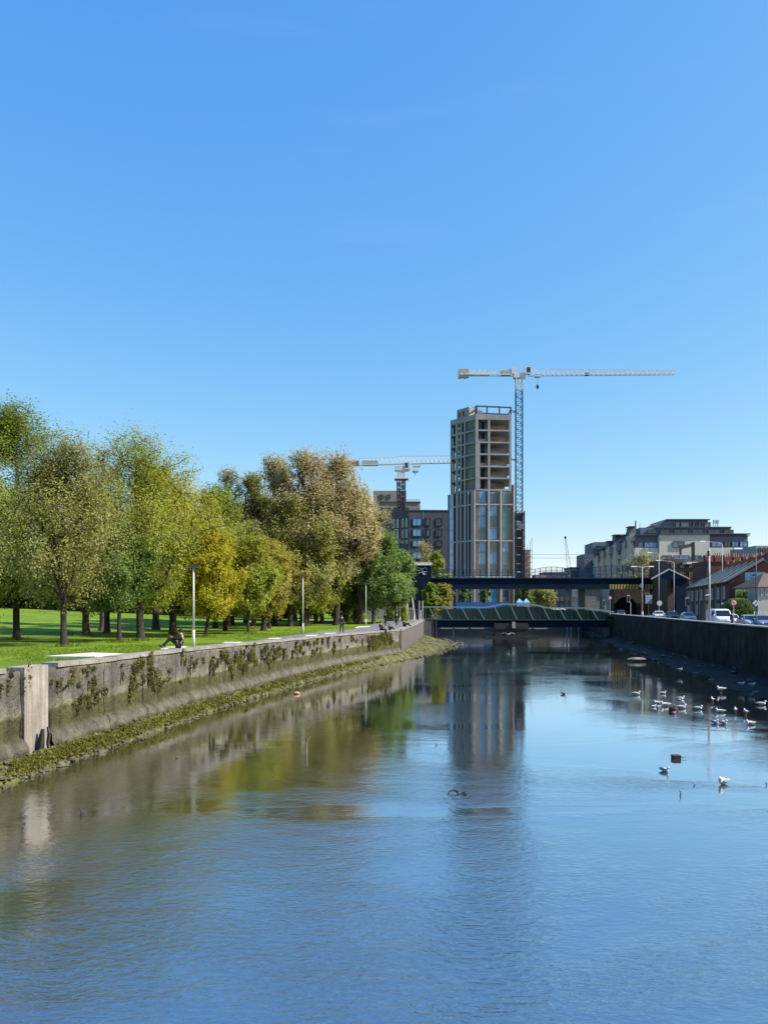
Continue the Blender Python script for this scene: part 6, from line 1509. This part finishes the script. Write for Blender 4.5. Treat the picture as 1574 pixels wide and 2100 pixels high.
# ============================================================ people
SKIN = mat('skin', (.45, .28, .20), .6, .05); CLB = mat('black_cloth', (.012, .012, .014), .9, .3, 6); CLN = mat('navy_cloth', (.014, .017, .03), .9, .3, 6); HAIR = mat('dark_hair', (.015, .011, .009), .7, .2)
def skinmesh(name, pts, edges, rad, m, parent, root=0):
    me = bpy.data.meshes.new(name); me.from_pydata([tuple(p) for p in pts], edges, []); me.materials.append(m)
    o = bpy.data.objects.new(name, me); COL.objects.link(o); o.parent = parent
    md = o.modifiers.new('skin', 'SKIN'); md.use_smooth_shade = True
    for i, r in enumerate(rad): me.skin_vertices[0].data[i].radius = (r, r); 
    me.skin_vertices[0].data[root].use_root = True
    o.modifiers.new('sub', 'SUBSURF').levels = 1; o.modifiers['sub'].render_levels = 1
    return o
def person(label, loc, rz, pose, top=CLB, bot=CLN, h=1.7, group=None):
    """joints in metres for a 1.7 m figure facing -y; pose overrides joint places"""
    J = dict(pelvis=(0, 0, .92), belly=(0, 0, 1.08), chest=(0, .01, 1.30), neck=(0, .01, 1.45), head=(0, -.02, 1.58), crown=(0, -.01, 1.68), nose=(0, -.11, 1.575),
             shL=(.18, .01, 1.39), elL=(.23, .03, 1.12), wrL=(.24, -.05, .88), paL=(.24, -.07, .80), shR=(-.18, .01, 1.39), elR=(-.23, .03, 1.12), wrR=(-.24, -.05, .88), paR=(-.24, -.07, .80),
             hiL=(.09, 0, .88), knL=(.10, -.02, .48), anL=(.10, .02, .09), toL=(.11, -.15, .035), hiR=(-.09, 0, .88), knR=(-.10, -.02, .48), anR=(-.10, .02, .09), toR=(-.11, -.15, .035))
    J.update(pose); k = h / 1.7; J = {a: Vector(p) * k for a, p in J.items()}
    t = thing('person', label, 'person', loc, group, rz)
    RAD = dict(pelvis=.125, belly=.12, chest=.14, neck=.052, head=.088, crown=.06, nose=.014, shL=.058, elL=.040, wrL=.026, paL=.030, shR=.058, elR=.040, wrR=.026, paR=.030, hiL=.085, knL=.055, anL=.038, toL=.034, hiR=.085, knR=.055, anR=.038, toR=.034)
    E_ = [('pelvis', 'belly'), ('belly', 'chest'), ('chest', 'neck'), ('neck', 'head'), ('head', 'crown'), ('head', 'nose')]
    for s in 'LR': E_ += [('chest', 'sh' + s), ('sh' + s, 'el' + s), ('el' + s, 'wr' + s), ('wr' + s, 'pa' + s), ('pelvis', 'hi' + s), ('hi' + s, 'kn' + s), ('kn' + s, 'an' + s), ('an' + s, 'to' + s)]
    names = list(J); pts = [J[n_] for n_ in names]; rad = [RAD[n_] * k for n_ in names]; ed = [(names.index(a), names.index(c)) for a, c in E_]
    for s in 'LR':   # fingers and thumb
        pa, wr = J['pa' + s], J['wr' + s]; d = (pa - wr).normalized(); side = d.cross(Vector((0, 1, .1))).normalized(); ip = names.index('pa' + s)
        for j, (o_, ln) in enumerate(((-.032, .065), (-.011, .08), (.011, .075), (.032, .055))):
            pts += [pa + side * o_ * k + d * .03 * k, pa + side * o_ * k + d * ln * k + Vector((0, -.02, 0)) * k]; rad += [.010 * k, .008 * k]; ed += [(ip, len(pts) - 2), (len(pts) - 2, len(pts) - 1)]
        pts.append(pa + Vector((0, -.055, 0)) * k - d * .01 * k); rad.append(.010 * k); ed.append((ip, len(pts) - 1))
    skinmesh('body', pts, ed, rad, SKIN, t)
    def sub(nm, keys, es, m, add, root=0):
        idx = {a: i for i, a in enumerate(keys)}; skinmesh(nm, [J[a] for a in keys], [(idx[a], idx[c]) for a, c in es], [(RAD[a] + add) * k for a in keys], m, t, root)
    sub('jacket', ['pelvis', 'belly', 'chest', 'shL', 'elL', 'wrL', 'shR', 'elR', 'wrR'], [('pelvis', 'belly'), ('belly', 'chest'), ('chest', 'shL'), ('shL', 'elL'), ('elL', 'wrL'), ('chest', 'shR'), ('shR', 'elR'), ('elR', 'wrR')], top, .022, 2)
    sub('trousers', ['pelvis', 'hiL', 'knL', 'anL', 'hiR', 'knR', 'anR'], [('pelvis', 'hiL'), ('hiL', 'knL'), ('knL', 'anL'), ('pelvis', 'hiR'), ('hiR', 'knR'), ('knR', 'anR')], bot, .018)
    sub('shoe', ['anL', 'toL'], [('anL', 'toL')], BLK, .012); sub('shoe', ['anR', 'toR'], [('anR', 'toR')], BLK, .012)
    hd = J['head']; cr_ = J['crown']; up = (cr_ - hd).normalized(); q = MB(); q.ball((0, 0, 0), .105 * k, .115 * k, .10 * k, 12, 8)
    me = bpy.data.meshes.new('hair'); me.from_pydata(q.v, [], q.f); me.materials.append(HAIR); me.polygons.foreach_set('use_smooth', [True] * len(me.polygons)); o = bpy.data.objects.new('hair', me); COL.objects.link(o); o.parent = t; o.location = hd + up * .045 * k + Vector((0, .03, 0)) * k
    return t
def at_quay(px, back, zoff=0.0, y=None):
    # find where that column meets a line `back` metres behind the wall face
    D = 24.0
    while D < 139 and X(px, D) > lx(D) - back + 0 and False: D += .1
    best = min(((abs(X(px, D) - (lx(D) - back)), D) for D in np.arange(24, 139, .1)))[1]
    return Vector((lx(best) - back, best, lz(best) + zoff))
SIT = dict(pelvis=(0, .02, .10), belly=(0, .10, .27), chest=(0, .13, .48), neck=(0, .10, .63), head=(0, .05, .76), crown=(0, .06, .86), nose=(0, -.05, .75), shL=(.18, .12, .57), shR=(-.18, .12, .57))
def legs_out(knee=.42): return dict(hiL=(.10, -.02, .10), knL=(.13, -.38, knee), anL=(.13, -.70, .08), toL=(.14, -.86, .10), hiR=(-.10, -.02, .10), knR=(-.12, -.40, knee * .8), anR=(-.13, -.78, .08), toR=(-.14, -.93, .12))
pz_ = at_quay(360, .55); pose = dict(SIT); pose.update(legs_out(.50)); pose.update(elL=(.25, -.05, .42), wrL=(.15, -.28, .50), paL=(.12, -.35, .51), elR=(-.25, -.02, .38), wrR=(-.12, -.26, .42), paR=(-.08, -.33, .43))
pz_.x += .18
person('person in black sitting on the quay edge left of the nearest lamp post', pz_ + Vector((0, 0, .02)), R(-78), pose, h=1.95)
p = at_quay(700, 1.0); p.z = float(ground_left(p.x, p.y)) + .07
person('person in black walking alone beside the second lamp post', p, R(20), dict(elL=(.24, -.02, 1.14), wrL=(.20, -.20, .98), paL=(.19, -.27, .95), knL=(.10, -.14, .50), anL=(.10, -.20, .10), toL=(.11, -.36, .05), knR=(-.10, .06, .48), anR=(-.10, .26, .12), toR=(-.10, .12, .04)), h=1.72)
grp = 'people at the end of the quay path'
DANG = dict(SIT); DANG.update(hiL=(.10, -.02, .08), knL=(.11, -.42, .10), anL=(.11, -.46, -.32), toL=(.11, -.60, -.38), hiR=(-.10, -.02, .08), knR=(-.11, -.42, .10), anR=(-.11, -.46, -.32), toR=(-.11, -.60, -.38), elL=(.25, .02, .34), wrL=(.16, -.22, .22), paL=(.14, -.29, .20), elR=(-.25, .02, .34), wrR=(-.16, -.22, .22), paR=(-.14, -.29, .20))
D_ = 80.0; person('person in black sitting upright on the wall edge, leftmost of the seated three', (X(782, D_) , D_, lz(D_) + .0), R(70), DANG, h=1.95, group=grp)
D_ = 81.5; pose = dict(SIT); pose.update(legs_out(.45)); pose.update(elL=(.25, -.05, .34), wrL=(.14, -.30, .42), paL=(.12, -.37, .42), elR=(-.25, -.05, .34), wrR=(-.14, -.30, .40), paR=(-.12, -.37, .40))
person('small person in black crouched low on the wall, middle of the seated three', (X(799, D_), D_, lz(D_) + .0), R(50), pose, h=1.35, group=grp)
D_ = 95.0; pose = dict(SIT); pose.update(legs_out(.45)); pose.update(elL=(.25, -.05, .34), wrL=(.14, -.30, .42), paL=(.12, -.37, .42), elR=(-.25, -.05, .34), wrR=(-.14, -.30, .40), paR=(-.12, -.37, .40))
person('person in black huddled on the coping, rightmost of the seated three', (X(829, D_), D_, lz(D_)), R(60), pose, h=1.9, group=grp)
gzl = lambda x, y: float(ground_left(x, y)) + .06
for px, D_, lab, h_ in ((790, 97, 'person in black standing on the path behind the leftmost seated one', 1.75), (813, 99, 'person in black standing between the middle and rightmost seated ones', 1.78)):
    person(lab, (X(px, D_), D_, gzl(X(px, D_), D_)), R(160 if px < 800 else 10), dict(wrL=(.12, -.2, 1.1), paL=(.08, -.26, 1.12)) if px < 800 else {}, h=h_, group=grp)
person('person in black standing beside the no-turn sign above the parapet', GR(1500, 74) + Vector((0, 0, .13)), R(30), {}, h=1.7)

# ============================================================ birds and flotsam
GW = mat('gull_white', (.74, .74, .72), .7, .05); GG = mat('gull_grey', (.30, .32, .35), .7, .08); GY = mat('beak_orange', (.45, .22, .03), .5); GK = mat('gull_black', (.02, .02, .02), .6)
def gull_meshes():
    b_ = MB(); b_.ball((0, 0, .09), .075, .19, .075, 12, 8); b_.ball((0, -.17, .19), .042, .05, .042, 10, 7); b_.tube((0, -.12, .12), (0, -.17, .18), .045, .034, 8); b_.add([(-.03, .15, .11), (.03, .15, .11), (.035, .30, .12), (-.035, .30, .12), (0, .15, .09), (0, .28, .105)], [(0, 1, 2, 3), (0, 4, 1), (3, 2, 5), (0, 3, 5, 4), (1, 4, 5, 2)])
    w_ = MB(); w_.ball((.062, .05, .11), .028, .19, .055, 8, 6); w2 = MB(); w2.ball((-.062, .05, .11), .028, .19, .055, 8, 6)
    k_ = MB(); k_.tube((0, -.21, .188), (0, -.265, .178), .012, .003, 6); tp = MB(); tp.tube((.02, .20, .12), (0, .33, .125), .016, .003, 5)
    out = []
    for nm, q, m in (('body', b_, GW), ('wing', w_, GG), ('wing', w2, GG), ('beak', k_, GY), ('wing_tip', tp, GK)):
        me = bpy.data.meshes.new(nm); me.from_pydata(q.v, [], q.f); me.materials.append(m); me.polygons.foreach_set('use_smooth', [True] * len(me.polygons)); out.append((nm, me))
    lg = MB(); 
    for s in (-.03, .03): lg.tube((s, .01, -.10), (s, .01, .05), .008, n=5); lg.box(s - .015, s + .015, -.04, .015, -.105, -.095)
    me = bpy.data.meshes.new('legs'); me.from_pydata(lg.v, [], lg.f); me.materials.append(GY); out.append(('legs', me)); return out
GM = gull_meshes()
def gull(px, py, label, rz, stand=False, sc=1.0, z=0.0, grey=False):
    D = (EYE - z) * F_PX / (py - HZ); t = thing('gull', label, 'gull', (X(px, D), D, z + (.10 * sc if stand else -.02)), 'white gulls on and beside the water', rz)
    for nm, me in GM[:5 + stand]:
        o = inst(me, nm if nm != 'legs' else 'leg', t, (0, 0, 0))
    t.scale = (sc,) * 3; return t
gl_ = [(1155, 1424, 'white gull alone on open water far left of the flock', .5, 0, 1.1), (1303, 1425, 'white gull on the water left of the flock near the wall shadow', 1.4, 0, 1.3), (1358, 1423, 'greyish gull flat on the water at the back of the flock', 1.6, 0, 1.0),
 (1346, 1443, 'white gull at the upper left end of the flock', -1.2, 0, 1.1), (1340, 1450, 'small white gull lowest at the left end of the flock', 2.0, 0, .8), (1363, 1448, 'large white gull just left of the brown floating lump', -1.3, 0, 1.4),
 (1395, 1434, 'dark-backed gull behind the standing gull in the flock', 1.5, 0, 1.1), (1393, 1444, 'upright white gull above right of the brown floating lump', .3, 1, 1.2), (1396, 1453, 'white gull touching the right side of the brown lump', 1.5, 0, 1.3), (1381, 1464, 'small white gull in front of the brown lump', .2, 0, .8),
 (1430, 1455, 'grey-winged gull swimming right of the flock', 1.4, 0, 1.2), (1477, 1421, 'large white gull standing at the mud edge, farthest back on the right', -1.3, 1, 1.5), (1460, 1441, 'slim white gull standing upright left of the mud edge', 3.0, 1, 1.1), (1475, 1461, 'white gull low on the water above the close pair', -1.5, 0, 1.2),
 (1465, 1484, 'left gull of the close pair', .2, 0, 1.2), (1482, 1485, 'right gull of the close pair', .3, 0, 1.2), (1507, 1462, 'white gull standing in the shallows left of its taller neighbour', 2.8, 1, 1.0), (1528, 1467, 'tall white gull standing in the shallows near the pale stones', 3.1, 1, 1.1),
 (1537, 1486, 'hunched white gull beside the stones nearest the right edge', -1.2, 0, 1.2), (1560, 1446, 'white gull resting on the mud beside the pale stones', 1.5, 0, 1.3), (1362, 1582, 'white gull swimming below the floating box', .4, 0, .95), (1482, 1608, 'nearest gull, large and white with grey wings, swimming at lower right', -.9, 0, 1.3)]
for a in gl_: gull(a[0], a[1], a[2], a[3], bool(a[4]), a[5])
for px, py, lab in ((1519, 1407, 'left gull of two standing on the dark mud'), (1541, 1409, 'right gull of two standing on the dark mud'), (1393, 1377, 'gull on the far dark mud below the parapet')):
    gull(px, py, lab, 1.0, True, 1.0, .32)
# flying gull below the footbridge
YG = 120.0; t = thing('flying_gull', 'white gull flying with spread wings in front of the footbridge pier', 'gull', (X(1041, YG), YG, Z(1301, YG)))
inst(GM[0][1], 'body', t, (0, 0, -.1), .9)
for s in (-1, 1):
    q = MB(); c_ = Vector(t.location); pr = [(0, 0, .0), (s * .35, -.05, .18), (s * .75, .1, .05)]; V = []
    for i, (x, y, z) in enumerate(pr): wd = (.10, .09, .02)[i]; V += [c_ + Vector((x, y - wd, z)), c_ + Vector((x, y + wd, z)), c_ + Vector((x, y + wd, z + .02)), c_ + Vector((x, y - wd, z + .02))]
    fs = [(0, 3, 2, 1), (8, 9, 10, 11)]
    for i in range(2):
        for j in range(4): fs.append((i * 4 + j, i * 4 + (j + 1) % 4, i * 4 + 4 + (j + 1) % 4, i * 4 + 4 + j))
    q.add(V, fs); q.build('wing', GW, t)
t.scale = (1.5, 1.5, 1.5)
def wp(px, py, z=0.0): D = (EYE - z) * F_PX / (py - HZ); return Vector((X(px, D), D, z))
# brown lump among the gulls
p = wp(1380, 1459); t = thing('mooring_buoy', 'dark red-brown rounded lump floating among the gulls', 'buoy', p)
q = MB(); q.ball((p.x, p.y, p.z + .08), .27, .24, .2, 12, 8, 3, .08); q.build('float', mat('maroon', (.035, .008, .010), .7, .3, 8), t); q = MB(); q.tube(p + Vector((0, 0, .2)), p + Vector((.02, 0, .32)), .05, .03, 7); q.build('cap', BLK, t)
p = wp(1385, 1556); t = thing('floating_box', 'dark square box with brownish lid and protruding stick floating below the gulls', 'box', p)
q = MB(); q.box(p.x - .145, p.x + .145, p.y - .13, p.y + .13, -.06, .12); q.build('box_body', mat('wet_black', (.012, .010, .010), .5, .3, 8), t); MB().box(p.x - .15, p.x + .15, p.y - .135, p.y + .135, .123, .15).build('lid', mat('rust_lid', (.10, .05, .035), .8, .3, 8), t)
q = MB(); q.tube((p.x + .14, p.y, .05), (p.x + .38, p.y + .02, .07), .018, .012, 6); q.build('stick', BLK, t)
# half-sunk dark branch, pale reed, sticks, posts
p = wp(938, 1629); t = thing('sunken_branch', 'black looped branch breaking the surface in the tower reflection', 'branch', p)
q = MB(); q.path([p + Vector(v) for v in ((-.30, 0, -.02), (-.24, .1, .07), (-.1, .15, .09), (.0, .05, .06), (.02, -.1, -.02))], .026, 7); q.path([p + Vector(v) for v in ((-.02, .0, .04), (.12, .05, .03), (.22, 0, .05), (.3, -.02, -.02))], .022, 6); q.build('bough', MATS['wet_black'], t)
q = MB(); q.path([p + Vector(v) for v in ((.15, -.12, -.02), (.2, -.1, .05), (.28, -.12, -.02))], .018, 6); q.build('twig', MATS['wet_black'], t)
p = wp(630, 1545); t = thing('reed_stem', 'pale curved stem sticking out of the water left of centre', 'stem', p)
q = MB(); q.path([p + Vector(v) for v in ((0, 0, -.1), (-.02, 0, .25), (.0, 0, .45), (.06, 0, .60), (.15, 0, .67))], [.016, .014, .012, .010, .006], 6); q.build('stalk', mat('pale_cane', (.42, .42, .34), .7), t); q = MB(); q.path([p + Vector(v) for v in ((.15, 0, .67), (.19, 0, .66))], .005, 5); q.build('tip', MATS['pale_cane'], t)
for px, py, h_, lab in ((165, 1672, .16, 'tiny stick poking up in the tree reflection at lower left'), (893, 1529, .10, 'tiny dark stick left of the tower reflection'), (1393, 1632, .18, 'small forked twig below the gull in open water'), (361, 1556, .07, 'small floating scrap right of the timber stump'), (1421, 1612, .08, 'small dark scrap left of the nearest gull'), (1569, 1610, .10, 'dark scrap at the right edge beside the nearest gull'), (950, 1545, .05, 'floating scrap in the middle of the tower reflection')):
    p = wp(px, py); t = tag(MB().path([p + Vector((0, 0, -.03)), p + Vector((.02, 0, h_ * .6)), p + Vector((-.03, .02, h_))], [.014, .012, .006], 6).path([p + Vector((0, 0, 0)), p + Vector((.09, .03, h_ * .4))], [.01, .005], 5).build('floating_twig', MATS['wet_black']), lab, 'twig')
# broken timber stump by the repaired pier
yb = 26.8; nn, dvv = wall_normal(yb, lx); base = Vector((lx(yb) + nn.x * .34, yb - .05, 0))
t = thing('timber_stump', 'split black timber pile standing in front of the pale repaired pier', 'post', base)
q = MB(); q.path([base + Vector(v) for v in ((-.06, 0, -.2), (-.10, 0, .5), (-.04, 0, 1.0), (.02, 0, 1.42))], [.17, .16, .12, .06], 7); q.build('plank', MATS['wet_black'], t)
q = MB(); q.path([base + Vector(v) for v in ((.12, .1, -.2), (.24, .1, .5), (.16, .1, .9), (.20, .12, 1.25), (.14, .12, 1.5))], [.09, .08, .06, .07, .04], 7); q.build('plank', MATS['wet_black'], t)
for y_, lab in ((26.04, 'thin dark seam pipe at the left edge of the pale repaired pier'), (27.56, 'thin dark strip at the right edge of the pale repaired pier')):
    nn, _d = wall_normal(y_, lx); q = MB(); q.path([(lx(y_) + .16, y_, -.1), (lx(y_) + .13, y_, .9), (lx(y_) + .12, y_, 1.9)], .03, 6); tag(q.build('drain_pipe', MATS['wet_black']), lab, 'pipe')  # thin dark strips up both edges of the patched pier
# small pale daisies patch far on the lawn and litter on the shore
p = GL(203, 1272); r_ = random.Random(1); q = MB()
for _ in range(60): a = (p.x + r_.gauss(0, .55), p.y + r_.gauss(0, .9)); q.ball((a[0], a[1], float(ground_left(*a)) + .08), .05, .05, .04, 5, 3)
stuff(q.build('daisies', mat('daisy', (.6, .58, .35), .8)), 'small patch of pale flowers far back on the lawn', 'flowers')
for px, py, c_, lab, s in ((608, 1421, (.45, .30, .16), 'pale orange crumpled rag on the stones under the wall', .18), (729, 1371, (.6, .58, .5), 'small white scrap on the foreshore under the wall', .10), (344, 1483, (.55, .5, .4), 'pale stone at the waterline below the nearest lamp post', .10), (302, 1492, (.5, .48, .4), 'small pale stone at the waterline left of its larger neighbour', .07), (268, 1508, (.015, .015, .012), 'black stone at the waterline below the weedy ledge', .13)):
    p = wp(px, py, .08); tag(MB().ball((p.x, p.y, p.z), s * 1.3, s, s * .55, 9, 6, int(px), .22).build('scrap' if 'stone' not in lab else 'stone', mat('scrap_%d' % s.__hash__() if False else ('rag' if px == 608 else 'pale_scrap' if px != 268 else 'black_stone'), c_, .8, .2, 8)), lab, 'litter' if 'stone' not in lab else 'stone')
p = wp(1305, 1353, .2); tag(MB().ball((p.x, p.y, p.z + .1), 1.0, .45, .16, 12, 7, 5, .15).build('boulder', mat('sandy_rock', (.22, .20, .15), .9, .3, 2, .4)), 'long pale boulder lying on the mud under the right wall', 'stone')
